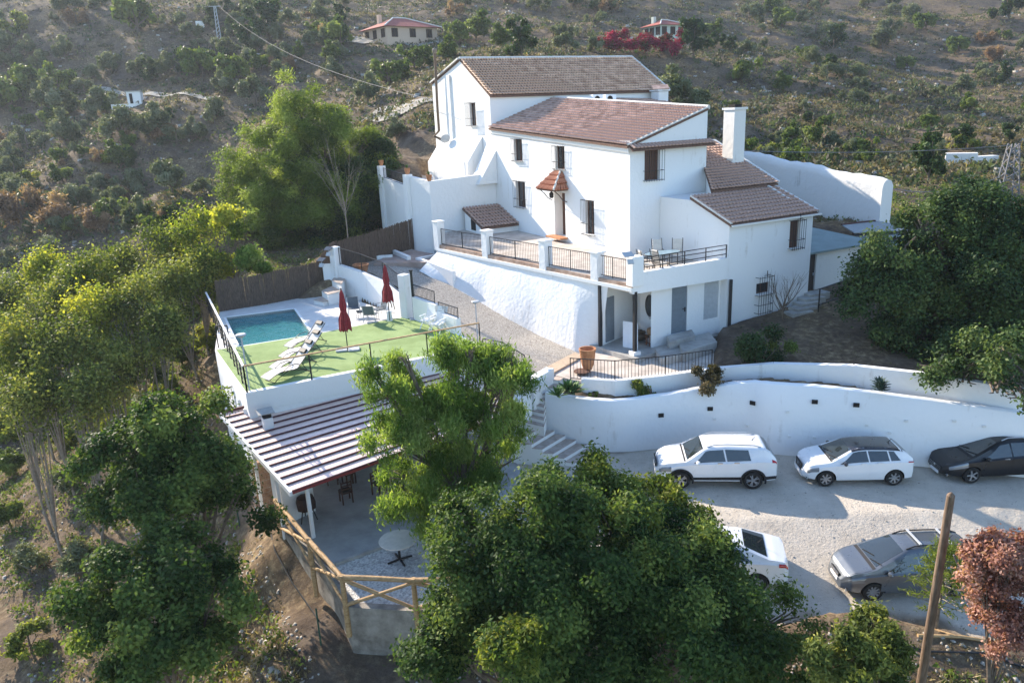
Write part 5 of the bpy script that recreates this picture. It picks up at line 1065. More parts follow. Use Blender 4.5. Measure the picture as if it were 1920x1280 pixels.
SUV = dict(L=4.44, R=.36, wx=(1.33, -1.31), paint=PW, clad=True, z0=.27, tumble=.36, roof=[(-2.22, .95), (-2.17, 1.13), (-1.95, 1.42), (-1.72, 1.575), (-1.2, 1.61), (-.3, 1.635), (.3, 1.59), (.52, 1.52), (1.12, 1.10), (1.3, 1.07), (1.8, 1.0), (2.08, .88), (2.22, .62)],
           belt=[(-2.22, .93), (-2.1, 1.08), (-1.7, 1.14), (-.4, 1.08), (.9, 1.02), (1.4, .97), (2.0, .82), (2.22, .58)], half=[(-2.22, .66), (-2.14, .82), (-1.8, .90), (-1.2, .925), (1.2, .925), (1.75, .89), (2.05, .76), (2.22, .5)],
           sideglass=[((-.30, -.22), (.86, .42)), ((-1.22, -1.12), (-.36, -.28))], ws=(.50, 1.10), rw=(-2.12, -1.80), doors=[(-.30, .90), (-.90, -.33)], hood=(1.22, 2.02), hl=(1.68, 2.1), tl=(-2.16, -1.98, 5.0, 6.3), gz=.78, gw=.85, gh=.16, mx=.72, spokes=5, dbl=True, rails=(-1.6, .35), railmat=M['lgrey'], chromeh=True, rim=RIM, pz=.85)
HATCH = dict(L=3.97, R=.315, wx=(1.235, -1.235), paint=PW, z0=.20, tumble=.44, roof=[(-1.985, .80), (-1.94, .98), (-1.7, 1.23), (-1.45, 1.36), (-.9, 1.41), (-.2, 1.425), (.1, 1.40), (.32, 1.34), (1.0, .98), (1.15, .94), (1.6, .86), (1.85, .74), (1.985, .52)],
             belt=[(-1.985, .78), (-1.9, .93), (-1.4, .97), (0, .92), (.9, .86), (1.3, .83), (1.75, .70), (1.985, .46)], half=[(-1.985, .62), (-1.9, .77), (-1.5, .85), (-1, .87), (1.1, .87), (1.5, .84), (1.82, .72), (1.985, .46)],
             sideglass=[((-.28, -.22), (.76, .26)), ((-1.02, -.95), (-.33, -.27)), ((-1.42, -1.2), (-1.08, -1.0))], ws=(.30, .98), rw=(-1.9, -1.52), blackroof=True, doors=[(-.28, .82), (-.87, -.31)], hood=(1.08, 1.82), hl=(1.5, 1.86), tl=(-1.94, -1.7, 5.0, 5.9), gz=.58, gw=.66, gh=.30, mx=.6, spokes=7, mirror=PR, rim=RIM, pz=.7)
BLACKC = dict(L=4.42, R=.32, wx=(1.30, -1.41), paint=PB, z0=.20, tumble=.42, roof=[(-2.21, .85), (-2.16, 1.05), (-1.95, 1.35), (-1.7, 1.50), (-1.0, 1.54), (-.1, 1.55), (.3, 1.47), (1.3, .98), (1.45, .93), (1.85, .82), (2.08, .68), (2.21, .48)],
              belt=[(-2.21, .83), (-2.1, .98), (-1, .98), (0, .94), (1.2, .88), (1.6, .82), (2.0, .64), (2.21, .44)], half=[(-2.21, .66), (-2.1, .8), (-1.6, .87), (1.2, .88), (1.65, .85), (2.0, .72), (2.21, .46)],
              sideglass=[((-.1, -.05), (1.05, .3)), ((-.95, -.9), (-.16, -.11)), ((-1.75, -1.6), (-1.01, -.96))], ws=(.35, 1.26), rw=(-2.1, -1.85), doors=[(-.1, 1.06), (-1.0, -.13)], hood=(1.38, 2.04), hl=(1.5, 2.06), tl=(-2.17, -2.0, 4.8, 6.2), gz=.42, gw=.8, gh=.2, mx=.85, spokes=5, rails=(-1.8, .15), railmat=RIM, chromeh=True, rim=RIM)
MPV = dict(L=4.32, R=.325, wx=(1.28, -1.42), paint=PG, z0=.21, tumble=.38, roof=[(-2.16, .9), (-2.12, 1.1), (-1.98, 1.45), (-1.8, 1.58), (-1.0, 1.65), (-.2, 1.66), (.25, 1.58), (1.22, 1.08), (1.4, 1.02), (1.8, .92), (2.02, .78), (2.16, .55)],
           belt=[(-2.16, .88), (-2.08, .98), (-1, .98), (0, .95), (1.1, .92), (1.5, .88), (1.95, .72), (2.16, .5)], half=[(-2.16, .72), (-2.08, .82), (-1.6, .87), (1.2, .875), (1.6, .85), (1.95, .74), (2.16, .5)],
           sideglass=[((-.12, -.06), (1.02, .28)), ((-1.0, -.95), (-.18, -.12)), ((-1.85, -1.75), (-1.06, -1.01))], ws=(.30, 1.18), rw=(-2.08, -1.92), doors=[(-.12, 1.06), (-1.05, -.15)], hood=(1.32, 1.98), hl=(1.58, 2.0), tl=(-2.13, -1.98, 5, 6.4), gz=.62, gw=.6, gh=.12, mx=.85, spokes=10, rails=(-1.85, .2), bars=(-1.2, -.25), rim=RIM)
SEDAN = dict(L=4.64, R=.32, wx=(1.36, -1.38), paint=PW, z0=.20, tumble=.46, roof=[(-2.32, .78), (-2.27, 1.02), (-1.9, 1.10), (-1.72, 1.12), (-.95, 1.40), (-.4, 1.45), (.15, 1.43), (.45, 1.34), (1.2, .98), (1.35, .93), (1.9, .82), (2.18, .68), (2.32, .48)],
             belt=[(-2.32, .76), (-2.2, .98), (-1.7, 1.02), (-.8, .98), (0, .94), (1.2, .88), (1.6, .84), (2.1, .64), (2.32, .44)], half=[(-2.32, .62), (-2.2, .8), (-1.7, .88), (1.2, .89), (1.7, .86), (2.1, .72), (2.32, .48)],
             sideglass=[((-.15, -.1), (.98, .5)), ((-1.2, -.85), (-.21, -.16))], ws=(.48, 1.16), rw=(-1.66, -.98), doors=[(-.15, .98), (-1.0, -.18)], hood=(1.28, 2.14), hl=(1.7, 2.2), tl=(-2.29, -2.0, 4.7, 5.9), gz=.5, gw=.7, gh=.16, mx=.8, spokes=5, rim=RIM, pz=.72)
def park_car(c, k, front_px, rear_px, z=0., left_side=True):
    """put the car so that the near-side wheels stand on the two pixels"""
    f, r = P(*front_px, z), P(*rear_px, z); d = (f-r); d.z = 0; d.normalize(); w__ = max(p[1] for p in k['half'])-.02; n = Vector((d.y, -d.x, 0))
    if n.y > 0: n = -n
    mid = (f+r)/2; c.location = mid-n*w__-d*((k['wx'][0]+k['wx'][1])/2); c.location.z = z+.01; c.rotation_euler = (0, 0, math.atan2(d.y, d.x)); return c
park_car(make_car('suv_car', 'white compact SUV with black wheel arch trim, leftmost car below the retaining wall', SUV, 'cars parked on the gravel'), SUV, (1275, 917), (1412, 918))
park_car(make_car('hatchback_car', 'white hatchback with black roof parked between the white SUV and the black car', HATCH, 'cars parked on the gravel'), HATCH, (1549, 913), (1674, 911))
park_car(make_car('estate_car', 'black estate car cut by the right edge, below the retaining wall', BLACKC, 'cars parked on the gravel'), BLACKC, (1818, 907), (1962, 900))
park_car(make_car('people_carrier', 'grey people carrier with roof bars parked nearer in the lower right', MPV, 'cars parked on the gravel'), MPV, (1633, 1129), (1803, 1123), z=-.78).scale = (.96, .96, .96)
sc_ = make_car('saloon_car', 'white saloon half hidden behind the big dark tree, its red tail light showing', SEDAN, 'cars parked on the gravel')
pr = P(1475, 1085, 0.0); sc_.location = P(1330, 1072, -.75); dirv = Vector((-1, .22, 0)); sc_.rotation_euler = (0, 0, math.atan2(dirv.y, dirv.x))
# ================================================================ PERGOLA, LOWER TERRACE, FURNITURE
up = Vector((0, 0, 1))
pg = thing('pergola', 'open dining shelter with a sloping dark red ribbed panel roof on white posts', 'pergola', P(588, 1010, 0))
FLp, BLp = P(548, 922, 2.3), P(415, 775, 3.05); FRd, BRd = P(722, 853, 2.55), P(665, 712, 3.25)
FRp = FLp+(FRd-FLp).normalized()*9.2; BRp = BLp+(BRd-BLp).normalized()*9.2; FRp.z = 2.62; BRp.z = 3.3
NPAN = 14; pn = (FRp-FLp).cross(BLp-FLp).normalized(); pn = pn if pn.z > 0 else -pn
for i in range(NPAN):
    t0, t1 = i/NPAN, (i+1)/NPAN; a, b_, c, d = FLp.lerp(BLp, t0), FLp.lerp(BLp, t1), FRp.lerp(BRp, t1), FRp.lerp(BRp, t0)
    s_ = MB(); s_.sheet([a, d, c, b_], .03, pn); po = s_.build('roof_panel', M['redroof'], pg)
    s_ = MB(); s_.bar(a+pn*.025+(b_-a)*.04, d+pn*.025+(c-d)*.04, .05, .05, up=tuple(pn)); s_.build('rib', M['redrib'], po)
s_ = MB(); s_.bar(BLp+pn*.045, BRp+pn*.045, .07, .1); s_.build('rib', M['redrib'], pg)
s_ = MB(); s_.bar(FLp-pn*.03, FRp-pn*.03, .06, .09); s_.build('front_fascia', mat('fascia_red', (.22, .035, .035), .5), pg)
s_ = MB(); s_.bar(FLp-pn*.06-(FRp-FLp).normalized()*.04, BLp-pn*.06-(FRp-FLp).normalized()*.04, .10, .16); s_.build('side_beam', M['wpaint'], pg)
for t in (.12, .5, .88): s_ = MB(); s_.bar(FLp.lerp(BLp, t)-pn*.12, FRp.lerp(BRp, t)-pn*.12, .1, .12); s_.build('rafter', M['wpaint'], pg)
for e, tz_ in ((P(588, 1008, 0), 2.3), (P(588, 1008, 0)+(FRp-FLp).normalized()*3.8, 2.4), (P(588, 1008, 0)+(FRp-FLp).normalized()*7.6, 2.5)):
    s_ = MB(); s_.box((e.x, e.y, tz_/2), (.12, .12, tz_), R_(35)); s_.build('post', M['wpaint'], pg)
for t in (.25, .55, .85):
    e = FLp.lerp(BLp, t)+(FRp-FLp).normalized()*.08; s_ = MB(); s_.box((e.x, e.y, e.z/2-.3), (.1, .1, e.z+.4), R_(35)); s_.build('post', M['wpaint'], pg)
# vent box through the roof
vb = thing('roof_vent', 'small white vent box with a tilted grey lid on the red pergola roof', 'vent', P(502, 800, 2.9)); c = P(503, 800, 2.85); s_ = MB(); s_.box(c+up*.12, (.36, .36, .55), R_(30)); s_.build('box', M['wpaint'], vb); s_ = MB(); s_.box(c+up*.46, (.3, .3, .12), R_(30)); s_.build('opening', M['dark'], vb)
s_ = MB(); s_.box(c+up*.62+Vector((-.05, .05, 0)), (.6, .5, .03), R_(30), tilt=Matrix.Rotation(R_(10), 3, 'X')); s_.build('lid', M['conc'], vb)
s_ = MB(); s_.bar(P(428, 750, 3.7), P(441, 762, 3.2), .05); s_.build('spout', M['black'], vb) if False else None
# lower terrace floor and gravel
tf_ = MB(); tf_.prism([tuple(P(*q, .02))[:2] for q in ((545, 985), (629, 1057), (715, 1025), (900, 958), (1000, 900), (900, 800), (700, 800), (560, 880), (500, 900))], -.6, .02); tf_.build('lower_terrace_floor', mat('screed', (.30, .31, .31), .8, c2=(.42, .43, .43), scale=.9, detail=9), None, kind='structure')
gv = MB(); gv.prism([tuple(P(*q, .0))[:2] for q in ((545, 987), (629, 1059), (650, 1112), (668, 1130), (775, 1138), (985, 1105), (1060, 1010), (1000, 900))], -.6, .0)
m, t, b = nmat('white_gravel', .95, 0, .1); L = t.links; N = t.nodes; tc = N.new('ShaderNodeTexCoord'); vo = N.new('ShaderNodeTexVoronoi'); vo.inputs['Scale'].default_value = 16; L.new(tc.outputs['Object'], vo.inputs[0]); r = N.new('ShaderNodeValToRGB'); L.new(vo.outputs['Color'], r.inputs[0]); r.color_ramp.elements[0].color = (.28, .27, .26, 1); r.color_ramp.elements[1].color = (.72, .71, .68, 1); L.new(r.outputs[0], b.inputs['Base Color']); bq = N.new('ShaderNodeBump'); bq.inputs['Strength'].default_value = .8; bq.inputs['Distance'].default_value = .03; L.new(vo.outputs[0], bq.inputs['Height']); L.new(bq.outputs[0], b.inputs['Normal'])
gv.build('gravel_terrace', m, None, kind='structure')
s_ = MB(); s_.bar(P(629, 1057, .05), P(715, 1025, .05), .12, .1); s_.bar(P(715, 1025, .05), P(900, 958, .05), .12, .1); tag(s_.build('floor_kerb', M['conc'], None), 'thin concrete strip between the dining floor and the white gravel', 'kerb')
rw = thing('terrace_kerb_wall', 'low rough concrete wall carrying the gravel terrace below the log fence', 'wall', P(700, 1150, -1)); kp = [P(520, 985, 0), P(575, 1040, 0), P(628, 1098, 0), P(652, 1140, 0), P(775, 1147, 0), P(990, 1115, 0)]
for i in range(5): s_ = MB(); wallsolid(s_, kp[i], kp[i+1], -1.6 if i > 1 else -1.3, -1.6, .04, .04, .25, 1); s_.build('wall_segment', mat('raw_concrete_%d' % i, (.17, .15, .13), .95, c2=(.36, .33, .29), var=.25, scale=1.3, bump=.8), rw)
# log fence with crosses
lf_ = thing('log_fence', 'rustic round log fence with crossed braces around the gravel terrace', 'fence', P(650, 1140, 0)); RT = [P(518, 940, 1.15), P(579, 1013, 1.1), P(641, 1082, 1.08), P(775, 1088, 1.08), P(981, 1084, 1.08)]
for i, p in enumerate(RT):
    z0 = -.95 if i > 0 else -.3
    s_ = MB(); s_.tube([V3(p, z0), V3(p, p.z+.08)], [.085, .075], 9); s_.build('post', M['wood'], lf_, smooth=True)
    if i == len(RT)-1: break
    q = RT[i+1]; d = (q-p).normalized()
    s_ = MB(); s_.tube([p-d*.12, p.lerp(q, .5)+up*.02, q+d*.1], [.085, .075, .07], 9); s_.build('top_rail', M['wood'], lf_, smooth=True)
    for a, b_ in (((p, 1.0), (q, .15)), ((p, .15), (q, 1.0))):
        s_ = MB(); s_.tube([V3(a[0], a[1])+d*.05, V3(b_[0], b_[1])-d*.05], [.06, .05], 8); s_.build('brace', M['wood'], lf_, smooth=True)
# brick grill wall and white back wall under the roof at the left
gw_ = thing('barbecue_wall', 'white wall block under the left edge of the red roof', 'wall', P(560, 960, 0)); a_, b_ = P(520, 968, 0), P(585, 968, 0)
s_ = MB(); wallsolid(s_, P(536, 985, 0), P(592, 958, 0), -.2, -.2, 2.0, 2.1, .6, 1); s_.build('wall_body', M['white'], gw_)
bt_ = thing('brick_pier', 'rough tan brick pillar below the left corner of the red roof', 'pillar', P(500, 960, -.4))
BRK = mat('tan_brick', (.36, .20, .12), .9, c2=(.5, .34, .24), var=.2, scale=6, bump=.5); c = P(505, 955, -.6); R27 = R_(40)
for j in range(13):
    for i in range(4):
        off = Vector((math.cos(R27), math.sin(R27), 0))*((i-1.5)*.27+(j % 2)*.1); s_ = MB(); s_.box(c+off+up*(.1+j*.165), (.255, .34+random.uniform(-.02, .02), .145), R27); s_.build('brick', BRK, bt_)
s_ = MB(); s_.box(c+up*1.05, (1.0, .28, 2.2), R27); s_.build('mortar_core', M['mortar'], bt_)
hx = thing('octagonal_barbecue', 'dark octagonal barbecue drum standing beside the white wall under the roof', 'barbecue', P(570, 975, 0)); c = P(578, 975, 0); s_ = MB(); s_.lathe([(.05, .45), (.34, .5), (.36, .75), (.3, .95), (.05, 1.0)], c, 8); s_.build('drum', mat('rust_drum', (.04, .02, .018), .6), hx)
s_ = MB()
for k in range(3): s_.bar(c+Vector((.2*math.cos(k*2.1), .2*math.sin(k*2.1), .5)), c+Vector((.35*math.cos(k*2.1), .35*math.sin(k*2.1), 0)), .03)
s_.build('leg', M['black'], hx)
# dining chairs and tables
DWD = mat('dark_chair_wood', (.055, .022, .014), .5, var=.2, scale=10)
def dining_chair(label, loc, rz):
    c = thing('dining_chair', label, 'chair', (0, 0, 0), 'dark wood chairs under the red roof')
    s_ = MB(); s_.box((0, 0, .45), (.44, .44, .05)); s_.build('seat', DWD, c, bevel=.01); s_ = MB(); s_.box((0, 0, .49), (.4, .4, .04)); s_.build('cushion', M['cream'] if 'cream' in label else M['black'], c, bevel=.012)
    for x in (-.19, .19):
        for y in (-.19, .19): s_ = MB(); s_.bar((x, y, 0), (x, y*(1 if y < 0 else 1), .45 if y < 0 else .92), .045); s_.build('leg', DWD, c)
    for k in range(3): s_ = MB(); s_.bar((-.19, .19, .62+k*.13), (.19, .19, .62+k*.13), .02, .05); s_.build('back_slat', DWD, c)
    c.location = loc; c.rotation_euler = (0, 0, rz); return c
dining_chair('dark wood dining chair with a black cushion, nearest to the open edge of the roof', P(650, 940, .02), R_(-150))
dining_chair('dark wood dining chair with cream cushion standing just behind the nearest chair', P(655, 905, .02), R_(40))
dining_chair('dark wood dining chair beside the long table, deeper under the roof', P(625, 905, .02), R_(100))
dining_chair('dark wood dining chair half hidden by the feathery tree under the roof', P(712, 925, .02), R_(60))
dt_ = thing('dining_table', 'dark wooden dining table in the shade under the red roof', 'table', P(690, 885, .02)); c = P(690, 888, .02); s_ = MB(); s_.box(c+up*.74, (1.8, .9, .05), R_(33)); s_.build('table_top', DWD, dt_)
for x in (-.8, .8):
    for y in (-.38, .38): o = Matrix.Rotation(R_(33), 3, 'Z') @ Vector((x, y, 0)); s_ = MB(); s_.bar(c+o, c+o+up*.72, .07); s_.build('leg', DWD, dt_)
def round_table(c, r=.62, h=.76):
    t_ = thing('round_table', 'round white table with a black star foot on the gravel', 'table', c); s_ = MB(); s_.lathe([(0, h-.02), (r-.01, h-.02), (r, h), (r-.01, h+.02), (0, h+.02)], c, 32); s_.build('table_top', M['cream'], t_, smooth=True)
    s_ = MB(); s_.tube([c+up*.04, c+up*(h-.02)], .04, 8); s_.build('stem', M['black'], t_)
    for k in range(4): a = k*math.pi/2+.5; s_ = MB(); s_.bar(c+up*.06, c+Vector((math.cos(a)*.42, math.sin(a)*.42, .03)), .06, .04); s_.build('foot', M['black'], t_)
round_table(P(750, 1050, .0))
# side gate at the left of the deck
gt_ = thing('side_gate', 'small black iron gate beside the left wall of the pool terrace', 'gate', P(428, 770, 2.3)); p, q = P(421, 772, 2.3), P(446, 764, 2.3); railing(gt_, p, q, h=1.0, gap=.12, posts=())
# ---- sun loungers
def lounger():
    c = thing('sun_lounger', 'lounger', 'sun lounger', (0, 0, 0), 'white sun loungers on the turf')
    prof = [(-1.0, .20), (-.75, .30), (-.45, .37), (-.1, .34), (.15, .31), (.35, .33)]; back = [(.35, .34), (.6, .56), (.95, .88)]
    s_ = MB()
    for (x0, z0), (x1, z1) in zip(prof[:-1], prof[1:]): s_.add([(x0, -.3, z0), (x1, -.3, z1), (x1, .3, z1), (x0, .3, z0), (x0, -.3, z0-.02), (x1, -.3, z1-.02), (x1, .3, z1-.02), (x0, .3, z0-.02)], [(0, 1, 2, 3), (7, 6, 5, 4), (0, 4, 5, 1), (3, 2, 6, 7), (0, 3, 7, 4), (1, 5, 6, 2)])
    s_.build('seat_sling', M['fabric'], c)
    s_ = MB()
    for (x0, z0), (x1, z1) in zip(back[:-1], back[1:]): s_.add([(x0, -.3, z0), (x1, -.3, z1), (x1, .3, z1), (x0, .3, z0), (x0, -.3, z0-.025), (x1, -.3, z1-.025), (x1, .3, z1-.025), (x0, .3, z0-.025)], [(0, 1, 2, 3), (7, 6, 5, 4), (0, 4, 5, 1), (3, 2, 6, 7), (0, 3, 7, 4), (1, 5, 6, 2)])
    s_.build('backrest', M['fabric'], c); s_ = MB(); s_.box((.86, 0, .86), (.2, .42, .09), 0, tilt=Matrix.Rotation(R_(-42), 3, 'Y')); s_.build('head_pillow', M['black'], c, bevel=.02)
    for y in (-.32, .32): s_ = MB(); s_.tube([(x, y, z-.01) for x, z in prof], .016, 6); s_.tube([(x, y, z) for x, z in back], .016, 6); s_.build('side_rail', M['black'], c)
    for y in (-.32, .32):
        s_ = MB(); s_.tube([(-.8, y, 0), (-.6, y, .14), (-.1, y, .33)], .016, 6); s_.tube([(.9, y, 0), (.6, y, .15), (.0, y, .33)], .016, 6); s_.tube([(-.35, y, .36), (-.1, y, .5), (.25, y, .52), (.45, y, .42)], .016, 6); s_.build('curved_leg', M['black'], c)
    s_ = MB(); s_.bar((-.8, -.32, .01), (-.8, .32, .01), .03); s_.bar((.9, -.32, .01), (.9, .32, .01), .03); s_.bar((.75, -.3, .1), (.7, .3, .64), .02); s_.build('cross_bar', M['black'], c)
    return c
lg0 = lounger(); spots = [((497, 712), (618, 668), 'sun lounger nearest to the deck edge, first of the four'), ((512, 693), (632, 645), 'second sun lounger from the deck edge'), ((530, 672), (650, 625), 'third sun lounger from the deck edge, next to the last one'), ((540, 652), (662, 606), 'sun lounger farthest from the deck edge, nearest to the pool')]
for i, (foot, head, lab) in enumerate(spots):
    c = lg0 if i == 0 else copy_tree(lg0); c['label'] = 'white sling '+lab; p, q = P(*foot, 4.15), P(foot[0]+95, foot[1]-26, 4.05)
    d = (q-p); d.z = 0; d.normalize(); c.location = V3(p+d*1.0, 4.01); c.rotation_euler = (0, 0, math.atan2(d.y, d.x))
# ---- closed parasols
def parasol(c, label, hh=2.75, side=False):
    t_ = thing('parasol', label, 'parasol', c, 'closed dark red parasols'); s_ = MB(); s_.tube([c, c+up*hh], .024, 8); s_.build('pole', M['black'], t_)
    n = 24; prof = [(.02, hh), (.08, hh-.2), (.13, hh-.75), (.1, hh-1.0), (.2, hh-1.35), (.24, hh-1.85)]; vv = []; ff = []
    for i, (r, z) in enumerate(prof):
        for k in range(n): a = 2*math.pi*k/n; rr = r*(1+.35*math.sin(a*6+.5*i)*min(1, i/2)); vv.append(c+Vector((rr*math.cos(a), rr*math.sin(a), z+(.07*math.sin(a*8) if i == len(prof)-1 else 0))))
    for i in range(len(prof)-1): ff += [(i*n+k, (i+1)*n+k, (i+1)*n+(k+1) % n, i*n+(k+1) % n) for k in range(n)]
    s_ = MB(); s_.add(vv, ff); s_.build('canopy', M['redfab'], t_, smooth=True); s_ = MB(); s_.lathe([(.13, -.03), (.15, 0), (.13, .03)], c+up*(hh-1.0), 12); s_.build('tie_strap', M['redfab'], t_)
    s_ = MB(); s_.lathe([(.03, 0), (.04, .04), (.0, .09)], c+up*(hh-.02), 8); s_.build('finial', M['black'], t_)
    return t_
p1 = parasol(P(652, 655, 4.05), 'closed dark red parasol on a stone slab base in the middle of the turf')
s_ = MB()
for o in ((-.27, 0), (.27, .02)): s_.box(P(652, 655, 4.05)+Vector((o[0], o[1], .0)), (.5, .5, .07), R_(10))
s_.build('slab_base', M['lgrey'], p1, bevel=.01)
p2 = parasol(P(731, 601, 4.1), 'closed dark red cantilever parasol beside the curved white wall', hh=2.85); s_ = MB(); c = P(737, 598, 4.0); s_.tube([c+up*.6, c+Vector((-.25, .1, 2.4))], .025, 6); s_.tube([c+Vector((.14, 0, .5)), c+Vector((-.2, .1, 2.2))], .02, 6); s_.build('arm', M['black'], p2); s_ = MB(); s_.lathe([(.16, 0), (.12, .5), (.1, .52)], P(731, 601, 4.0), 12); s_.build('white_base', M['wpaint'], p2)
# ---- grey armchairs and small table by the pool
def armchair(loc, rz, label):
    c = thing('garden_armchair', label, 'chair', (0, 0, 0), 'grey mesh garden chairs by the pool'); s_ = MB(); s_.box((0, 0, .42), (.54, .5, .03)); s_.build('seat', M['greyfab'], c)
    s_ = MB(); s_.add([(-.27, .25, .42), (.27, .25, .42), (.27, .42, .92), (-.27, .42, .92), (-.27, .28, .42), (.27, .28, .42), (.27, .45, .92), (-.27, .45, .92)], [(0, 1, 2, 3), (7, 6, 5, 4), (3, 2, 6, 7), (0, 3, 7, 4), (1, 5, 6, 2)]); s_.build('backrest', M['greyfab'], c)
    for x in (-.3, .3): s_ = MB(); s_.tube([(x, -.28, 0), (x, -.26, .6), (x, -.2, .64), (x, .34, .66)], .018, 6); s_.tube([(x, .3, 0), (x, .28, .45), (x, .44, .94)], .018, 6); s_.bar((x, -.26, .4), (x, .28, .4), .025); s_.build('arm_frame', M['lgrey'], c)
    c.location = loc; c.rotation_euler = (0, 0, rz); return c
armchair(P(665, 592, 4), R_(15), 'grey mesh garden chair with its back to the pool steps, left of the glass table'); armchair(P(711, 594, 4), R_(-55), 'grey mesh garden chair standing right of the small glass table'); armchair(P(697, 603, 4), R_(170), 'grey mesh garden chair nearest to the turf, seen from behind')
gt2 = thing('side_table', 'small low glass table between the grey garden chairs', 'table', P(680, 598, 4)); c = P(680, 599, 4); s_ = MB(); s_.box(c+up*.44, (.55, .55, .02), R_(20)); s_.build('table_top', M['glass'], gt2)
for x in (-.25, .25):
    for y in (-.25, .25): s_ = MB(); s_.bar(c+Vector((x, y, 0)), c+Vector((x, y, .43)), .025); s_.build('leg', M['lgrey'], gt2)
# ---- white folding recliners
def recliner(loc, rz, label):
    c = thing('folding_chair', label, 'chair', (0, 0, 0), 'white folding recliners on the turf'); 
    for k in range(6): s_ = MB(); s_.box((0, -.22+k*.09, .42+k*.006), (.46, .075, .02)); s_.build('seat_slat', M['plastic'], c)
    for k in range(9): t = k/8; s_ = MB(); s_.box((0, .27+.26*t, .47+.62*t), (.46, .03, .066), 0, tilt=Matrix.Rotation(R_(-22), 3, 'X')); s_.build('back_slat', M['plastic'], c)
    for x in (-.25, .25):
        s_ = MB(); s_.bar((x, .25, .42), (x, .55, 1.14), .04); s_.bar((x, -.28, .42), (x, .28, .44), .04); s_.bar((x*1.05, -.32, 0), (x*1.05, .22, .6), .035); s_.bar((x*1.05, .42, 0), (x*1.05, -.22, .6), .035); s_.box((x*1.1, -.02, .63), (.06, .55, .035)); s_.build('side_frame', M['plastic'], c)
    c.location = loc; c.rotation_euler = (0, 0, rz); return c
recliner(P(803, 615, 4.01), R_(-30), 'white plastic folding recliner next to the white pier, left one'); recliner(P(822, 622, 4.01), R_(-30), 'white plastic folding recliner nearer to the handrail, right one')
# ---- balcony table with four cushioned chairs
bt2 = thing('balcony_table', 'long oval glass topped table on the balcony beside the tower', 'table', UV(.2, -3.0, 6.2)); c = UV(-.4, -3.2, 6.2); s_ = MB(); ring = [c+Vector((U2.x, U2.y, 0))*(1.05*math.cos(t))+Vector((V2.x, V2.y, 0))*(.55*math.sin(t))+up*.74 for t in [2*math.pi*k/24 for k in range(24)]]
s_.slab(ring, .02); s_.build('table_top', mat('blue_glass', (.25, .36, .42), .12), bt2); s_ = MB(); s_.tube([r+up*-.01 for r in ring]+[ring[0]], .02, 6, cap=False); s_.build('rim', M['black'], bt2)
for x in (-.7, .7):
    for y in (-.3, .3): o = Vector((U2.x, U2.y, 0))*x+Vector((V2.x, V2.y, 0))*y; s_ = MB(); s_.bar(c+o, c+o+up*.72, .04); s_.build('leg', M['black'], bt2)
def bchair(loc, rz, label):
    c = thing('balcony_chair', label, 'chair', (0, 0, 0), 'cushioned chairs around the balcony table'); s_ = MB(); s_.box((0, 0, .46), (.48, .46, .07)); s_.build('seat_cushion', M['cream'], c, bevel=.015)
    s_ = MB(); s_.box((0, .28, .82), (.46, .07, .66), 0, tilt=Matrix.Rotation(R_(-14), 3, 'X')); s_.build('back_cushion', M['cream'], c, bevel=.02)
    for x in (-.26, .26):
        s_ = MB(); s_.tube([(x, .22, .42), (x, .3, .7), (x, .44, 1.18)], .018, 6); s_.tube([(x, -.25, 0), (x, -.24, .66), (x, .27, .68)], .018, 6); s_.bar((x, .26, 0), (x, .22, .45), .03); s_.build('side_frame', M['black'], c)
    s_ = MB()
    for k in range(5): z = .55+k*.13; s_.bar((-.26, .30+(z-.55)*.24+.03, z), (.26, .30+(z-.55)*.24+.03, z), .018)
    s_.build('back_bars', M['black'], c); c.location = loc; c.rotation_euler = (0, 0, rz); return c
bchair(UV(-1.9, -3.9, 6.2), R_(27+75), 'cream cushioned black chair nearest to the corner pier on the balcony'); bchair(UV(-1.55, -4.1, 6.2)+Vector((.25, .1, 0)), R_(27+95), 'cream cushioned black chair second from the corner pier on the balcony')
bchair(UV(.15, -2.2, 6.2), R_(27-25), 'cream cushioned chair behind the balcony table, left of the far pair'); bchair(UV(.95, -2.7, 6.2), R_(27-40), 'cream cushioned chair behind the balcony table, right of the far pair')
# ---- pots
def pot(c, r, h, label, g_=None, plant=False):
    t_ = thing('terracotta_pot', label, 'pot', c, g_); s_ = MB(); s_.lathe([(r*.52, 0), (r*.72, h*.2), (r*.92, h*.55), (r, h*.88), (r*1.08, h*.92), (r*1.08, h), (r*.92, h), (r*.9, h*.88), (r*.8, h*.6), (0, h*.55)], c, 24); s_.build('pot_body', M['terra'], t_, smooth=True, sharp=55)
    if plant: plant_tuft(c+up*h*.9, r*.9, h*.8, t_)
    return t_
def plant_tuft(c, r, h, par):
    s_ = MB()
    for k in range(26): a = random.uniform(0, 6.28); l = random.uniform(.5, 1); tip = c+Vector((math.cos(a)*r*l, math.sin(a)*r*l, h*random.uniform(.4, 1))); sd_ = Vector((-math.sin(a), math.cos(a), 0))*r*.16; md_ = c.lerp(tip, .55)+up*h*.15; s_.add([c-sd_*.4, c+sd_*.4, md_+sd_, md_-sd_], [(0, 1, 2, 3)]); s_.add([md_-sd_, md_+sd_, tip], [(0, 1, 2)])
    s_.build('leaves', M['leafplain'], par)
M['leafplain'] = mat('plain_leaf', (.05, .12, .03), .6, c2=(.10, .20, .05), scale=9)
pot(P(1102, 692, 2.67), .36, .98, 'big pale terracotta jar standing on the patio by the terrace wall')
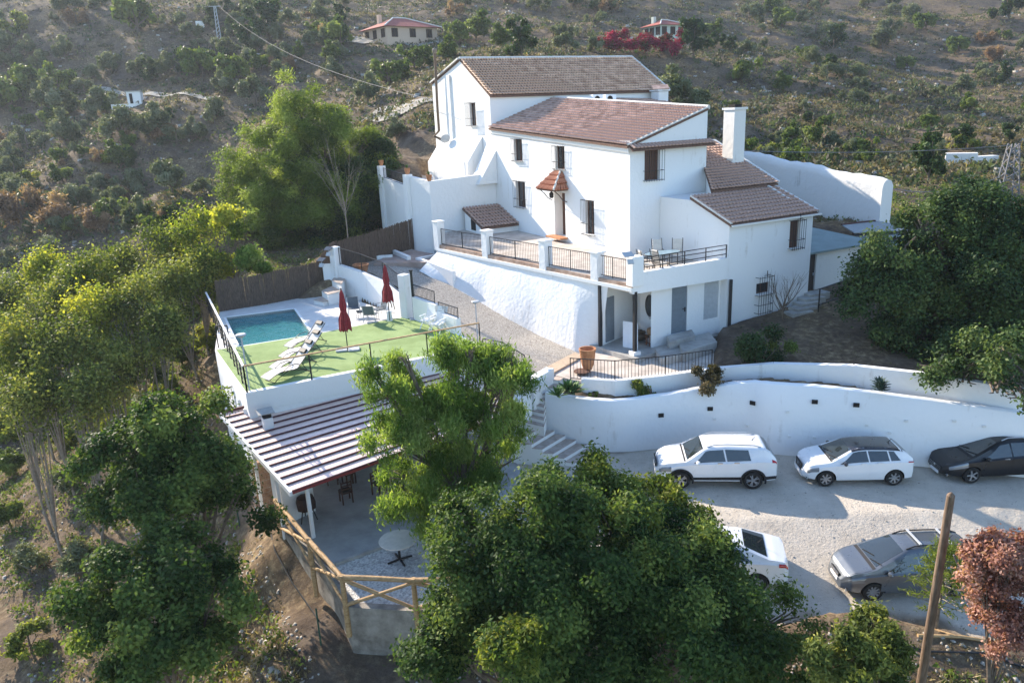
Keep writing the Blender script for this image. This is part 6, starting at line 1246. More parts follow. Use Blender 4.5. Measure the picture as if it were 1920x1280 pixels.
for x, y, z, lab in ((749, 321, 0, 'terracotta pot on the far pier of the court wall, half behind leaves'), (773, 327, 0, 'terracotta pot with a small plant on the court wall pier'), (816, 334, 0, 'small terracotta pot on the corner of the court parapet beside the house')):
    K = {749: K3, 773: K2, 816: K1}[x]; zt = {749: k3t+.9, 773: k2t+.12, 816: k1t}[x]; d_ = (Vector((K.x, K.y+.15, zt))); pot(d_, .2, .42, lab, 'small pots on the court wall', plant=x != 749)
op = P(678, 514, 5.15); pot(op, .45, .6, 'wide orange terracotta bowl behind the railing at the ramp head')
# ---- solar floodlights, solar lamps
def flood(p, rz, label, up_=.3):
    t_ = thing('solar_floodlight', label, 'floodlight', p, 'solar floodlights'); s_ = MB(); s_.box(p+up*up_, (.5, .34, .03), rz, tilt=Matrix.Rotation(R_(28), 3, 'X')); s_.build('solar_panel', M['lgrey'] if 'corner' in label else M['glass'], t_)
    s_ = MB(); s_.box(p+Vector((.05, -.3, .02)), (.3, .08, .22), rz, tilt=Matrix.Rotation(R_(-30), 3, 'X')); s_.build('lamp_head', M['lgrey'], t_); s_ = MB(); s_.bar(p-up*.1, p+up*up_, .03); s_.bar(p, p+Vector((.05, -.3, .0)), .03); s_.build('bracket', M['lgrey'], t_)
flood(UV(-3.9, BF+.1, 7.25), R_(20), 'solar floodlight on the corner pier where terrace and balcony meet'); pe0 = pe[0][0]; flood(Vector((pe0.x-.3, pe0.y-.25, pe[0][1]-.35)), R_(-30), 'upper solar floodlight on the tall white pier by the ramp'); flood(Vector((pe0.x-.75, pe0.y-.35, tz[0]+.1)), R_(-30), 'lower solar floodlight on the end of the curved white wall')
def glamp(c, h, label):
    t_ = thing('garden_lamp', label, 'lamp', c, 'slim garden lamps'); s_ = MB(); s_.tube([c, c+up*h], .028, 8); s_.build('pole', M['lgrey'], t_); s_ = MB(); s_.lathe([(.04, -.12), (.19, -.03), (.2, .0), (.17, .03), (0, .04)], c+up*h, 16); s_.build('lamp_head', M['lgrey'], t_, smooth=True)
glamp(P(468, 732, 4.02), 2.25, 'slim grey lamp post with a flat round head in the corner of the turf'); glamp(P(896, 645, 3.3), 2.1, 'slim grey lamp post with a flat round head beside the cobbled ramp')
# ---- clutter under the balcony
lc = thing('white_board', 'white board leaning against the wall behind the black post under the balcony', 'board', P(1185, 650, 2.8)); s_ = MB(); p = P(1168, 650, 2.82); q = P(1196, 655, 2.82); s_.add([p, q, q+Vector((.08, .5, 1.15)), p+Vector((.08, .5, 1.15)), p+Vector((0, .04, 0)), q+Vector((0, .04, 0)), q+Vector((.08, .54, 1.15)), p+Vector((.08, .54, 1.15))], [(0, 1, 2, 3), (7, 6, 5, 4), (0, 4, 5, 1), (1, 5, 6, 2), (2, 6, 7, 3), (3, 7, 4, 0)]); s_.build('board', M['wpaint'], lc)
wb = thing('wicker_basket', 'stacked brown wicker basket and crate under the oval mirror', 'basket', P(1220, 650, 2.82)); c = P(1221, 646, 2.82); s_ = MB()
for k in range(9): a = k*math.pi*2/9; s_.bar(c+Vector((.25*math.cos(a), .25*math.sin(a), 0)), c+Vector((.27*math.cos(a), .27*math.sin(a), .5)), .05, .02)
s_.build('crate_slat', mat('red_wicker', (.26, .10, .05), .8), wb); s_ = MB(); s_.lathe([(.16, .5), (.24, .62), (.22, .8), (.1, .86)], c, 12); s_.build('basket', mat('wicker', (.30, .19, .11), .9), wb)
fw2 = thing('firewood_heap', 'heap of dark firewood logs piled under the oval mirror', 'firewood', P(1205, 640, 2.82))
for k in range(14): c = P(1200, 640, 2.82)+Vector((random.uniform(-.45, .4), random.uniform(-.1, .4), .1+(k//5)*.17)); a = random.uniform(-.5, .5); s_ = MB(); s_.tube([c-Vector((math.cos(a), math.sin(a), 0))*.3, c+Vector((math.cos(a), math.sin(a), 0))*.3], .08, 7); s_.build('log', M['bark'], fw2)
# small rail of the annex
ar_ = thing('annex_rail', 'plain black pipe railing in front of the annex door', 'railing', P(1560, 570, 4.)); p, q = P(1534, 585, 3.9), P(1584, 566, 3.9); s_ = MB()
for z in (1.15, .35): s_.bar(p+up*z, q+up*z, .045)
for e in (p, q): s_.bar(e, e+up*1.17, .05)
s_.build('frame', M['black'], ar_)
ast = thing('annex_steps', 'worn concrete steps at the right corner of the farmhouse', 'steps', P(1510, 585, 3.5))
for k in range(5): zz = 3.35+k*.13; s_ = MB(); s_.box(P(1497+k*8, 592-k*9, zz), (1.3, .7, .5), R_(20)); s_.build('step', M['conc'], ast, bevel=.02)
# ---- utility poles, wires
up1 = thing('leaning_pole', 'thick weathered wooden pole leaning at the lower right', 'pole', P(1728, 1290, -.8)); s_ = MB(); tp = PY(1783, 928, 14.9); bp2 = P(1722, 1310, -1.0); s_.tube([bp2, bp2.lerp(tp, .5), tp, tp+up*.07], [.115, .10, .085, .02], 12); s_.build('shaft', M['pole'], up1, smooth=True)
def wire(pts_, label, r=.018, sag=0., m_='lgrey', n=14):
    pts_ = [Vector(p) for p in pts_]; out = []
    for a, b_ in zip(pts_[:-1], pts_[1:]): out += [a.lerp(b_, i/n)-up*sag*4*(i/n)*(1-i/n) for i in range(n)]
    out.append(pts_[-1]); s_ = MB(); s_.tube(out, r, 5); return tag(s_.build('wire', M['wiregrey'], None, smooth=True), label, 'wire')
wire([PY(1788, 1040, 15), P(1900, 1282, -1.3)], 'pale guy wire running from the leaning pole down to the lower right corner', .02)
py_ = GP(1886, 372); s_ = thing('lattice_pylon', 'white lattice pylon standing at the right edge behind the big tree', 'pylon', py_); hgt = PY(1892, 270, py_.y).z-py_.z; mb = MB()
c0 = [Vector((x*.75, y*.4, 0)) for x, y in ((-1, -1), (1, -1), (1, 1), (-1, 1))]; c1 = [Vector((x*.28, y*.25, hgt)) for x, y in ((-1, -1), (1, -1), (1, 1), (-1, 1))]
for i in range(4): 
    mb2 = MB(); mb2.bar(py_+c0[i], py_+c1[i], .08); mb2.build('leg', M['wiregrey'], s_)
    j = (i+1) % 4
    for k in range(8): a, b_ = c0[i].lerp(c1[i], k/8), c0[j].lerp(c1[j], (k+1)/8); mb.bar(py_+(a if k % 2 else c0[j].lerp(c1[j], k/8)), py_+(b_ if k % 2 else c0[i].lerp(c1[i], (k+1)/8)), .07)
mb.build('lattice', M['wiregrey'], s_); wire([PY(1890, 273, py_.y), PY(1375, 282, 52)], 'long power cable from the lattice pylon to the roofs of the farmhouse', .025, .3); wire([PY(1888, 325, py_.y), PY(1655, 350, 49)], 'lower cable from the lattice pylon to the long white wall', .03, .8)
p0 = GP(412, 78); pl2 = thing('hill_pylon', 'thin pale lattice mast far up on the left hillside', 'pylon', p0); h2 = PY(409, 12, p0.y).z-p0.z; s_ = MB()
for x in (-.4, .4): s_.bar(p0+Vector((x, 0, 0)), p0+Vector((x*.5, 0, h2)), .14)
for k in range(9): a = p0+Vector((-.4+.02*k, 0, h2*k/9)); s_.bar(a, p0+Vector((.4-.03*k, 0, h2*(k+1)/9)), .09)
s_.bar(p0+Vector((-1.2, 0, h2)), p0+Vector((1.2, 0, h2)), .12); s_.build('lattice', M['lgrey'], pl2)
wire([PY(413, 14, p0.y), PY(812, 188, 60)], 'long cable crossing from the hillside mast to the farmhouse', .022, 2.2); wire([PY(409, 12, p0.y), PY(250, 2, p0.y+20)], 'cable leaving the hillside mast towards the upper left', .03, .5)
# ================================================================ VEGETATION
M['lf_carob'] = leafmat('carob_leaf', [(.022, .05, .014), (.045, .085, .022), (.10, .155, .038), (.20, .25, .06)], .35)  # lightest tone paints sunlit leaf highlights into the colour, spread at random
M['lf_dark'] = leafmat('dark_leaf', [(.018, .04, .014), (.035, .07, .022), (.065, .11, .03)], .25)
M['lf_pepper'] = leafmat('pepper_leaf', [(.065, .125, .024), (.125, .205, .042), (.22, .30, .075), (.34, .40, .13)], .5)
M['lf_citrus'] = leafmat('citrus_leaf', [(.055, .09, .016), (.12, .16, .028), (.23, .26, .05), (.34, .32, .07)], .4)
M['lf_pine'] = leafmat('pine_needles', [(.07, .11, .025), (.16, .22, .045), (.30, .36, .09)], .45)
M['lf_yellow'] = leafmat('yellow_green_leaf', [(.08, .12, .02), (.18, .23, .035), (.32, .34, .055), (.44, .41, .06)], .5)
M['lf_dark2'] = leafmat('shade_leaf', [(.02, .045, .016), (.04, .075, .024), (.075, .12, .035), (.14, .18, .055)], .25)
M['lf_sparse'] = leafmat('sparse_leaf', [(.05, .075, .02), (.11, .145, .035), (.21, .24, .06), (.32, .32, .08)], .4)
M['lf_olive'] = leafmat('olive_leaf', [(.06, .08, .04), (.13, .155, .08), (.22, .24, .15)], .25)
M['lf_green'] = leafmat('bush_leaf', [(.05, .08, .02), (.11, .16, .035), (.22, .26, .07)], .3)
M['lf_brown'] = leafmat('dry_leaf', [(.13, .08, .05), (.26, .16, .10), (.40, .28, .18)], .3)
M['lf_red'] = leafmat('coppery_leaf', [(.20, .08, .06), (.37, .19, .15), (.58, .40, .34)], .35)
M['lf_brown2'] = leafmat('brown_green_leaf', [(.05, .045, .02), (.11, .09, .045), (.20, .15, .08)], .3)
M['lf_scrub'] = leafmat('dry_scrub_leaf', [(.045, .042, .026), (.10, .088, .055), (.18, .155, .105)], .2)
M['lf_pink'] = leafmat('bougainvillea_bloom', [(.06, .05, .02), (.20, .012, .045), (.36, .02, .09)], .3)
M['lf_straw'] = leafmat('dry_grass_blade', [(.10, .085, .05), (.22, .18, .10), (.38, .31, .18)], .3)
def unit(a): return a/np.maximum(np.linalg.norm(a, axis=-1, keepdims=True), 1e-9)
def leaf_quads(c, nrm, L_, W_, seed=0, hang=0., jit=.35):
    """one small folded diamond per leaf"""
    r = np.random.default_rng(seed); n = len(c); t = r.normal(size=(n, 3)); t[:, 2] -= hang*2; t = unit(t-nrm*(t*nrm).sum(1, keepdims=True)*(1 if hang == 0 else .2)); s = unit(np.cross(nrm, t)+1e-6)
    k = (1+jit*r.uniform(-1, 1, (n, 1))); a = c-t*L_*k*.5; b = c+s*W_*k*.5+nrm*W_*.12; d = c+t*L_*k*.5; e = c-s*W_*k*.5+nrm*W_*.12
    v = np.stack([a, b, d, e], 1).reshape(-1, 3); f = np.arange(n*4).reshape(-1, 4); return v, f
def crown_pts(blobs, ncl, per, sig, seed, low=.35, noise_=.32, shell=.5):
    """leaf clumps sit on many small boughs that themselves stick out of the big crown volumes"""
    r = np.random.default_rng(seed); B = np.array([(b[0], b[1], b[2], b[3]) for b in blobs], float); wgt = B[:, 3]**2
    nb = max(6, int(ncl/26)); idx = r.choice(len(B), nb, p=wgt/wgt.sum())
    d = unit(r.normal(size=(nb, 3))); d[:, 2] = np.where(d[:, 2] < -low, -d[:, 2]*.5, d[:, 2]); d = unit(d)
    rad = B[idx, 3]*(shell+(1.02-shell)*r.random(nb)**.5)*(1+noise_*r.normal(size=nb)*.45); sc_ = B[idx, :3]+d*rad[:, None]*np.array([1, 1, .9]); sr = B[idx, 3]*r.uniform(.16, .42, nb); st_ = np.clip(.45+.26*r.normal(size=nb), .05, .95)
    w2 = sr**2; k = r.choice(nb, ncl, p=w2/w2.sum()); e = unit(r.normal(size=(ncl, 3))+d[k]*.5); cc = sc_[k]+e*(sr[k]*r.uniform(.35, 1.1, ncl))[:, None]*np.array([1.1, 1.1, .8]); ct = np.clip(st_[k]+.12*r.normal(size=ncl), 0, 1)
    c = np.repeat(cc, per, 0)+r.normal(size=(ncl*per, 3))*sig; dd = np.repeat(unit(e+d[k]*.6), per, 0)
    nn = unit(dd*.6+r.normal(size=c.shape)*.5+np.array([0, 0, .3])); tint = np.clip(np.repeat(ct, per)+r.normal(size=len(c))*.14, 0, 1)
    return cc, c, nn, tint
def crown(name, blobs, ncl, per, sig, LW, m_, parent, seed=1, hang=0., **k):
    cc, c, nn, tint = crown_pts(blobs, ncl, per, sig, seed, **k); v, f = leaf_quads(c, nn, LW[0], LW[1], seed, hang); Lr = parent.location if parent is not None else Vector()
    v = v-np.array(Lr); o = np_mesh(name, v, f, M[m_], parent, tint=np.repeat(tint, 4)); return o, cc
def limbs(parent, base, blobs, r0, m_='bark', seed=1, twigs=None, fork=.35, lean=None):
    rr = random.Random(seed); base = Vector(base); cen = sum((Vector(b[:3]) for b in blobs), Vector())/len(blobs); fk = base.lerp(cen, fork)+Vector((rr.uniform(-.2, .2), rr.uniform(-.2, .2), 0)); s_ = MB()
    s_.tube([base-Vector((0, 0, .3)), base.lerp(fk, .5)+Vector((rr.uniform(-.1, .1), rr.uniform(-.1, .1), 0)), fk], [r0*1.25, r0, r0*.85], 9); s_.build('trunk', M[m_], parent, smooth=True)
    s_ = MB()
    for b in blobs:
        q = Vector(b[:3]); md = fk.lerp(q, .5)+Vector((rr.uniform(-1, 1), rr.uniform(-1, 1), rr.uniform(-.3, .5)))*b[3]*.22; s_.tube([fk, md, q], [r0*.6, r0*.36, r0*.16], 6)
        for k in range(5): d = Vector((rr.gauss(0, 1), rr.gauss(0, 1), rr.gauss(.2, .8))).normalized(); s_.tube([md.lerp(q, rr.random()), q+d*b[3]*.45, q+d*b[3]*.85], [r0*.22, r0*.1, r0*.04], 5)
    if twigs is not None:
        for c in twigs:
            c = Vector(c); q = min(blobs, key=lambda b: (Vector(b[:3])-c).length); s_.tube([Vector(q[:3]).lerp(c, .35), c], [r0*.07, r0*.03], 4)
    s_.build('branches', M[m_], parent, smooth=True)
def wb_(lst, Y):
    """pixel blobs (px, py, dY, rpx) -> world spheres"""
    out = []
    for px, py, dY, r in lst: p = PY(px, py, Y+dY); D = (RW.transposed() @ (p-Vector((0, 0, CAM_H)))).z; out.append((p.x, p.y, p.z, r*D/FOC))
    return out
def tree(name, label, cat, base, blobs, ncl, per, sig, LW, m_, r0, seed, bark='bark', group=None, ntw=120, fork=.35, **k):
    t_ = thing(name, label, cat, base, group); o, cc = crown('crown', blobs, ncl, per, sig, LW, m_, t_, seed, **k); limbs(t_, base, blobs, r0, bark, seed, cc[:ntw], fork); return t_
def gz_at(p, drop=0): return Vector((p[0], p[1], float(ground_z(p[0], p[1]))-drop))
# ---- foreground masses
b1 = wb_([(895, 1000, 0, 75), (870, 1110, -.4, 62), (935, 1080, -.6, 100), (865, 1230, -1.2, 65), (1000, 960, .4, 85), (1060, 1090, -.5, 110), (960, 1200, -1.4, 130)], 16.6)
tree('carob_tree', 'dark glossy carob tree filling the bottom centre, left half of the big mass', 'tree', gz_at((b1[2][0], b1[2][1]-.5)), b1, 2900, 36, .15, (.115, .06), 'lf_carob', .17, 11)
b2 = wb_([(1150, 1000, .6, 95), (1250, 1045, .3, 95), (1325, 1090, .2, 80), (1400, 1160, -.3, 95), (1200, 1150, -.6, 130), (1300, 1210, -1.2, 130), (1120, 1240, -1.6, 110), (1430, 1260, -1.2, 80), (1350, 1020, .5, 34), (1320, 985, .6, 40), (1470, 1160, 0, 36)], 16.8)
tree('carob_tree', 'dark glossy carob tree filling the bottom centre, right half hiding the white saloon', 'tree', gz_at((b2[4][0], b2[4][1]-.5)), b2, 3500, 36, .15, (.115, .06), 'lf_carob', .2, 12)
b3 = wb_([(1140, 905, 0, 48), (1200, 925, 0, 42), (1250, 970, -.3, 42), (1090, 935, -.2, 42), (1170, 960, -.5, 60), (1320, 985, -.6, 34), (1240, 935, 0, 28)], 19.3)
tree('citrus_tree', 'yellow green leafy citrus tree rising behind the dark carob beside the white SUV', 'tree', gz_at((b3[0][0], b3[0][1])), b3, 750, 30, .15, (.13, .065), 'lf_citrus', .09, 13, noise_=.6)
# feathery pepper tree
b4 = wb_([(745, 735, 0, 60), (850, 700, .3, 58), (935, 715, .2, 62), (760, 830, -.3, 62), (850, 800, 0, 85), (935, 810, 0, 62), (770, 930, -.6, 60), (860, 910, -.3, 75), (945, 870, 0, 45), (700, 690, 0, 22), (760, 670, 0, 16), (880, 655, .2, 20), (960, 670, .3, 26), (730, 880, -.5, 34), (740, 960, -.8, 34), (800, 970, -.8, 40)], 22.3)
tp4 = tree('pepper_tree', 'bright feathery green pepper tree standing at the right end of the red roof', 'tree', gz_at((b4[7][0]+.6, b4[7][1])), b4, 3500, 26, .14, (.17, .035), 'lf_pepper', .17, 14, hang=.8, noise_=.55, ntw=300, shell=.35)
# left pair
pL = GP(330, 1000); YL = pL.y-1.0
b5 = wb_([(300, 800, 0, 65), (370, 810, .3, 70), (420, 860, .2, 60), (250, 860, -.2, 75), (330, 900, 0, 95), (400, 950, 0, 75), (260, 950, -.4, 80), (200, 900, -.3, 50), (450, 900, .2, 35)], 22.)
tree('carob_tree', 'broad dark carob tree at the left of the red roof, upper of the two', 'tree', gz_at((b5[4][0]+.3, b5[4][1]), 0), b5, 1900, 30, .16, (.13, .08), 'lf_carob', .17, 15, noise_=.45, ntw=150)
b6 = wb_([(250, 1090, 0, 85), (340, 1060, .3, 70), (400, 1110, .2, 60), (300, 1180, -.3, 100), (210, 1160, -.2, 60), (380, 1200, -.2, 60), (260, 1240, -.5, 60)], 18.)
tree('carob_tree', 'broad dark carob tree at the lower left, lower of the two', 'tree', gz_at((b6[3][0], b6[3][1])), b6, 1700, 30, .15, (.13, .08), 'lf_carob', .14, 16, noise_=.45)
# pine and its dark neighbour behind the pool
bp = P(600, 478, 3.2)
b7 = wb_([(560, 205, 0, 48), (545, 180, 0, 22), (620, 235, 0, 50), (645, 212, 0, 20), (505, 275, 0, 48), (455, 335, -1, 40), (570, 300, -.5, 75), (655, 290, .5, 52), (510, 385, -1.5, 62), (600, 385, -1, 70), (450, 295, -.5, 22), (690, 260, 1, 24)], bp.y)
b7 += wb_([(480, 350, -1, 55), (560, 350, -1.2, 60), (640, 340, -.5, 55), (430, 320, -1, 30), (600, 290, 0, 50), (700, 330, 0, 40), (680, 390, -.5, 50), (620, 440, -1, 40)], bp.y)
tree('pine_tree', 'tall light green pine crowning the slope behind the pool', 'tree', gz_at(bp), b7, 5600, 26, .24, (.28, .06), 'lf_pine', .3, 17, noise_=.6, low=.8)
b8 = wb_([(690, 330, 0, 45), (710, 290, 1, 35), (715, 380, 0, 30), (670, 400, -.6, 42), (610, 440, -1, 34), (640, 350, 0, 40), (700, 425, -.5, 32), (655, 445, -1, 32)], bp.y+.5)
tree('evergreen_tree', 'dark evergreen tree squeezed between the pine and the white court wall', 'tree', gz_at((b8[0][0], b8[0][1])), b8, 2600, 26, .22, (.2, .12), 'lf_dark', .2, 18, low=.9)
b8b = wb_([(560, 470, -2, 40), (520, 440, -2, 45), (480, 430, -2.2, 45), (600, 470, -1.6, 30)], bp.y)
tree('evergreen_shrub', 'dark shrubby undergrowth below the pine behind the reed fence', 'shrub', gz_at((b8b[1][0], b8b[1][1])), b8b, 700, 26, .22, (.2, .1), 'lf_green', .1, 19, low=.9)
b9 = wb_([(485, 500, 0, 32), (470, 470, 0, 22), (500, 525, 0, 18)], 43.5)
tree('laurel_bush', 'fresh green rounded bush just behind the pool fence', 'bush', gz_at((b9[0][0], b9[0][1])), b9, 330, 26, .15, (.16, .08), 'lf_pepper', .06, 20)
b10 = wb_([(420, 400, 0, 28), (400, 360, 0, 18), (440, 440, 0, 26), (395, 430, 0, 22), (425, 500, 0, 26), (460, 400, .5, 18), (380, 480, 0, 20)], 44.5)
tree('vine_shrub', 'bright yellow green climbing vine between the pine and the left slope', 'vine', gz_at((b10[2][0], b10[2][1])), b10, 330, 20, .2, (.19, .13), 'lf_yellow', .07, 21, noise_=.7)
# bare grey tree in front of the evergreen
def bare(base, h, spread, n, label, name='bare_tree', r0=.06, m_='trunkpale', seed=5):
    t_ = thing(name, label, 'tree', base); rr = random.Random(seed); base = Vector(base); s_ = MB(); fk = base+Vector((0, 0, h*.35)); s_.tube([base-up*.2, fk], [r0, r0*.8], 7); s_.build('trunk', M[m_], t_, smooth=True); s_ = MB()
    for i in range(n):
        a = rr.uniform(0, 6.28); e = fk+Vector((math.cos(a)*spread*rr.uniform(.3, 1), math.sin(a)*spread*rr.uniform(.3, 1), h*rr.uniform(.3, .65))); md = fk.lerp(e, .5)+Vector((rr.uniform(-.1, .1), rr.uniform(-.1, .1), -.08*h)); s_.tube([base.lerp(fk, rr.uniform(.5, 1)), md, e], [r0*.5, r0*.3, r0*.1], 5)
        for k in range(4): d = Vector((rr.gauss(0, 1), rr.gauss(0, 1), rr.gauss(.4, .6)))*spread*.22; s_.tube([md.lerp(e, rr.random()), e+d], [r0*.18, r0*.06], 4)
    s_.build('branches', M[m_], t_); return t_
bb = PY(652, 440, 46.); bare(bb, 5.8, 1.9, 12, 'bare pale grey tree standing before the dark evergreen left of the court wall', r0=.035)
bare(P(1466, 608, 3.2), 2.6, .9, 18, 'leafless young tree beside the lower iron window grille', r0=.045, seed=9, m_='bark')
# right big tree
b11 = wb_([(1675, 480, 0, 60), (1750, 430, .8, 60), (1840, 430, 1, 75), (1905, 470, .6, 60), (1690, 560, -.2, 80), (1790, 540, .2, 100), (1880, 570, 0, 90), (1740, 640, -.6, 80), (1830, 660, -.8, 90), (1900, 690, -.8, 70), (1640, 520, 0, 36), (1870, 745, -1, 40), (1790, 720, -1, 45), (1800, 700, -3, 45), (1860, 725, -4, 55), (1910, 745, -4.5, 50), (1760, 670, -2, 50), (1900, 690, -3.5, 60), (1805, 715, -6, 42), (1870, 735, -7.6, 46), (1925, 745, -8, 48), (1755, 690, -5, 36), (1850, 680, -6, 55), (1915, 670, -7, 60), (1790, 670, -4.5, 45), (1720, 400, .8, 34), (1860, 385, 1, 40)], 32.5)
tree('carob_tree', 'huge dark evergreen tree at the right edge with its top in the sun', 'tree', gz_at((b11[5][0], b11[5][1])), b11, 6600, 30, .2, (.16, .09), 'lf_dark2', .32, 22, noise_=.42, ntw=100)
# thin sparse trees on the left slope
sp = [(350, 440, 46, 44), (285, 480, 45, 50), (220, 500, 44, 48), (160, 520, 42, 44), (110, 560, 40, 46), (60, 600, 38, 50), (180, 590, 38, 55), (260, 570, 39, 50), (330, 540, 41, 44), (25, 660, 36, 44), (120, 650, 35, 50), (210, 660, 36, 48), (90, 500, 46, 36), (300, 620, 37, 36), (20, 560, 44, 40), (385, 500, 43, 34), (160, 740, 33, 36), (60, 740, 33, 34)]
labs = ['second from the vine', 'behind the others near the pool corner', 'tallest in the middle of the row', 'with pale forked stems', 'above the dark gap in the slope', 'left of the forked one', 'in the densest part', 'with the most yellow leaves', 'closest to the pool terrace wall', 'at the left edge of the photo', 'in front of the dark hollow', 'over the stony slope', 'farthest back on the left', 'lowest near the stony patch', 'half cut by the left edge', 'beside the reed fence corner', 'with bent trunk above the lower carob', 'lowest at the far left']
for i, (px, py, Y, r) in enumerate(sp):
    bl_ = wb_([(px, py, 0, r*.62), (px+r*.7, py+r*.25, .5, r*.42), (px-r*.65, py+r*.2, -.4, r*.42), (px+r*.1, py-r*.55, .2, r*.38), (px, py+r*.9, -.3, r*.40), (px+r*.4, py+r*1.4, -.2, r*.38), (px-r*.5, py+r*1.3, -.2, r*.36)], Y); base = gz_at((bl_[0][0]+random.uniform(-.8, .8), bl_[0][1]-.6))
    tree('sparse_tree', 'thin yellow green tree on the left slope, '+labs[i], 'tree', base, bl_, 400, 11, .42, (.18, .10), 'lf_yellow' if i % 6 == 0 else 'lf_sparse' if i % 3 else 'lf_citrus', .07, 40+i, bark='trunkpale', group='sparse trees on the left slope', noise_=1.0, ntw=160, fork=.2, shell=.15)
# ---- lower right: araucaria-like conifer, coppery shrub, bushes
ab = P(1757, 1165, -.1)
t_ = thing('young_conifer', 'small bright green conifer with tiers of feathery branches behind the leaning pole', 'tree', ab); h = PY(1765, 1020, ab.y-.1).z-ab.z; s_ = MB(); s_.tube([ab-up*.2, ab+up*h*.5, ab+up*h], [.05, .035, .01], 7); s_.build('trunk', M['bark'], t_)
pts_, nrm_ = [], []; s_ = MB()
for tier in range(9):
    z = h*(.22+.085*tier); R_t = (1.05-.09*tier)*.95
    for k in range(7):
        a = k*2*math.pi/7+tier*.5; e = ab+Vector((math.cos(a)*R_t, math.sin(a)*R_t, z+.16+.1*R_t)); o = ab+up*z; s_.tube([o, o.lerp(e, .5)-up*.05, e], [.016, .012, .006], 4)
        for q in range(60 if tier > 2 else 36): f = random.uniform(.45 if tier < 7 else .15, 1); c = o.lerp(e, f)+Vector((random.gauss(0, .07), random.gauss(0, .07), random.gauss(.02, .04))); pts_.append(tuple(c)); nrm_.append((random.gauss(0, .5), random.gauss(0, .5), 1))
s_.build('branches', M['trunkpale'], t_); v, f = leaf_quads(np.array(pts_), unit(np.array(nrm_)), .15, .028, 3); np_mesh('needles', v-np.array(ab), f, M['lf_yellow'], t_, tint=np.repeat(rng.uniform(0, .45, len(pts_)), 4))
b12 = wb_([(1880, 1050, 0, 48), (1850, 1105, -.2, 36), (1905, 1120, -.2, 52), (1890, 1180, -.4, 42), (1910, 1020, 0, 24), (1870, 1140, -.3, 40), (1915, 1210, -.4, 36), (1840, 1060, 0, 28)], 14.2)
tree('coppery_shrub', 'shrub with pale coppery pink dry leaves at the lower right edge', 'shrub', gz_at((b12[2][0], b12[2][1])), b12, 1300, 24, .09, (.085, .05), 'lf_red', .06, 60, noise_=.5)
for i, (bl_, Y, lab, m_) in enumerate([([(1640, 1200, 0, 40), (1660, 1230, 0, 42), (1600, 1210, 0, 26), (1635, 1170, 0, 20)], 14.8, 'pale olive green leafy bush in front of the grey people carrier', 'lf_sparse'), ([(1590, 1235, 0, 48), (1560, 1260, 0, 42), (1640, 1265, 0, 42)], 13.8, 'leafy green bush at the bottom edge right of the dark carob', 'lf_sparse'), ([(960, 1215, 0, 40), (990, 1190, 0, 22)], 13.6, 'lighter green shoots in front of the dark carob at the bottom centre', 'lf_citrus')]):
    bw = wb_(bl_, Y); tree('leafy_bush', lab, 'bush', gz_at((bw[0][0], bw[0][1])), bw, 420, 26, .1, (.12, .05), m_, .05, 70+i, noise_=.6)
# ---- small garden plants
def shrub(px, py, z, rpx, m_, label, name='shrub', n=160, LW=(.12, .07), seed=1, Y=None, hh=1.):
    p = P(px, py, z) if z is not None else GP(px, py); D = (RW.transposed() @ (p-Vector((0, 0, CAM_H)))).z; r = rpx*D/FOC*1.2; bl_ = [(p.x, p.y, p.z+r*.7*hh, r), (p.x+r*.5, p.y, p.z+r*.5, r*.6), (p.x-r*.5, p.y+.1, p.z+r*.6, r*.6)]
    t_ = thing(name, label, 'shrub', p); crown('crown', bl_, n, 22, r*.16, LW, m_, t_, seed, low=.9, noise_=.5); s_ = MB()
    for k in range(6): s_.tube([p, p+Vector((random.gauss(0, r*.4), random.gauss(0, r*.4), r*1.1))], [.025, .01], 5)
    s_.build('stems', M['bark'], t_); return t_
shrub(1425, 688, 2.75, 34, 'lf_dark', 'dark rounded shrub with reddish tips on the bare yard above the wall', n=300, seed=81); shrub(1455, 672, 2.8, 20, 'lf_green', 'smaller shrub joined to the right of the dark yard shrub', n=120, seed=82)
shrub(1328, 730, 2.4, 21, 'lf_brown2', 'brownish green shrub growing on the planting strip under the railing end', n=190, seed=83); shrub(1205, 740, 2.1, 15, 'lf_citrus', 'sparse yellow green shrub on the planting strip below the railing', n=90, seed=84); shrub(1222, 742, 2.1, 12, 'lf_green', 'tiny green plant right of the sparse shrub on the strip', n=50, seed=85)
shrub(1112, 742, 2.1, 5, 'lf_green', 'tiny seedling on the dark soil strip', n=20, seed=86)
for px, py, z, rpx, lab, c1 in ((1062, 742, 2.42, 46, 'large green rosette plant spilling over the left end of the retaining wall', 'leafplain'), (1638, 738, 2.95, 30, 'dark spiky agave on the planting strip above the wall', 'agave')):
    if 'agave' not in M: M['agave'] = mat('agave_leaf', (.03, .06, .045), .5, c2=(.06, .10, .07), scale=4)
    p = P(px, py, z); D = 31.; r = rpx*D/FOC; t_ = thing('rosette_plant', lab, 'plant', p); 
    for q in range(5 if rpx > 25 else 1):
        o = p+(Vector((random.uniform(-.4, .4), random.uniform(-.25, .3), random.uniform(.0, .35))) if rpx > 25 else Vector()); rr = r*(.62 if rpx > 25 else 1)
        for k in range(22):
            a = k*2.4; el = .15+.055*k; l = rr*(1-.012*k); d = Vector((math.cos(a)*math.cos(el), math.sin(a)*math.cos(el), math.sin(el))); sd_ = Vector((-math.sin(a), math.cos(a), 0))*rr*.13; m1 = o+d*l*.55; s_ = MB(); s_.add([o-sd_*.4, o+sd_*.4, m1+sd_, m1-sd_, m1-d.cross(sd_).normalized()*.0+up*-.02], [(0, 1, 2, 3)]); s_.add([m1-sd_, m1+sd_, o+d*l-up*.04*l], [(0, 1, 2)]); s_.build('leaf', M[c1], t_)
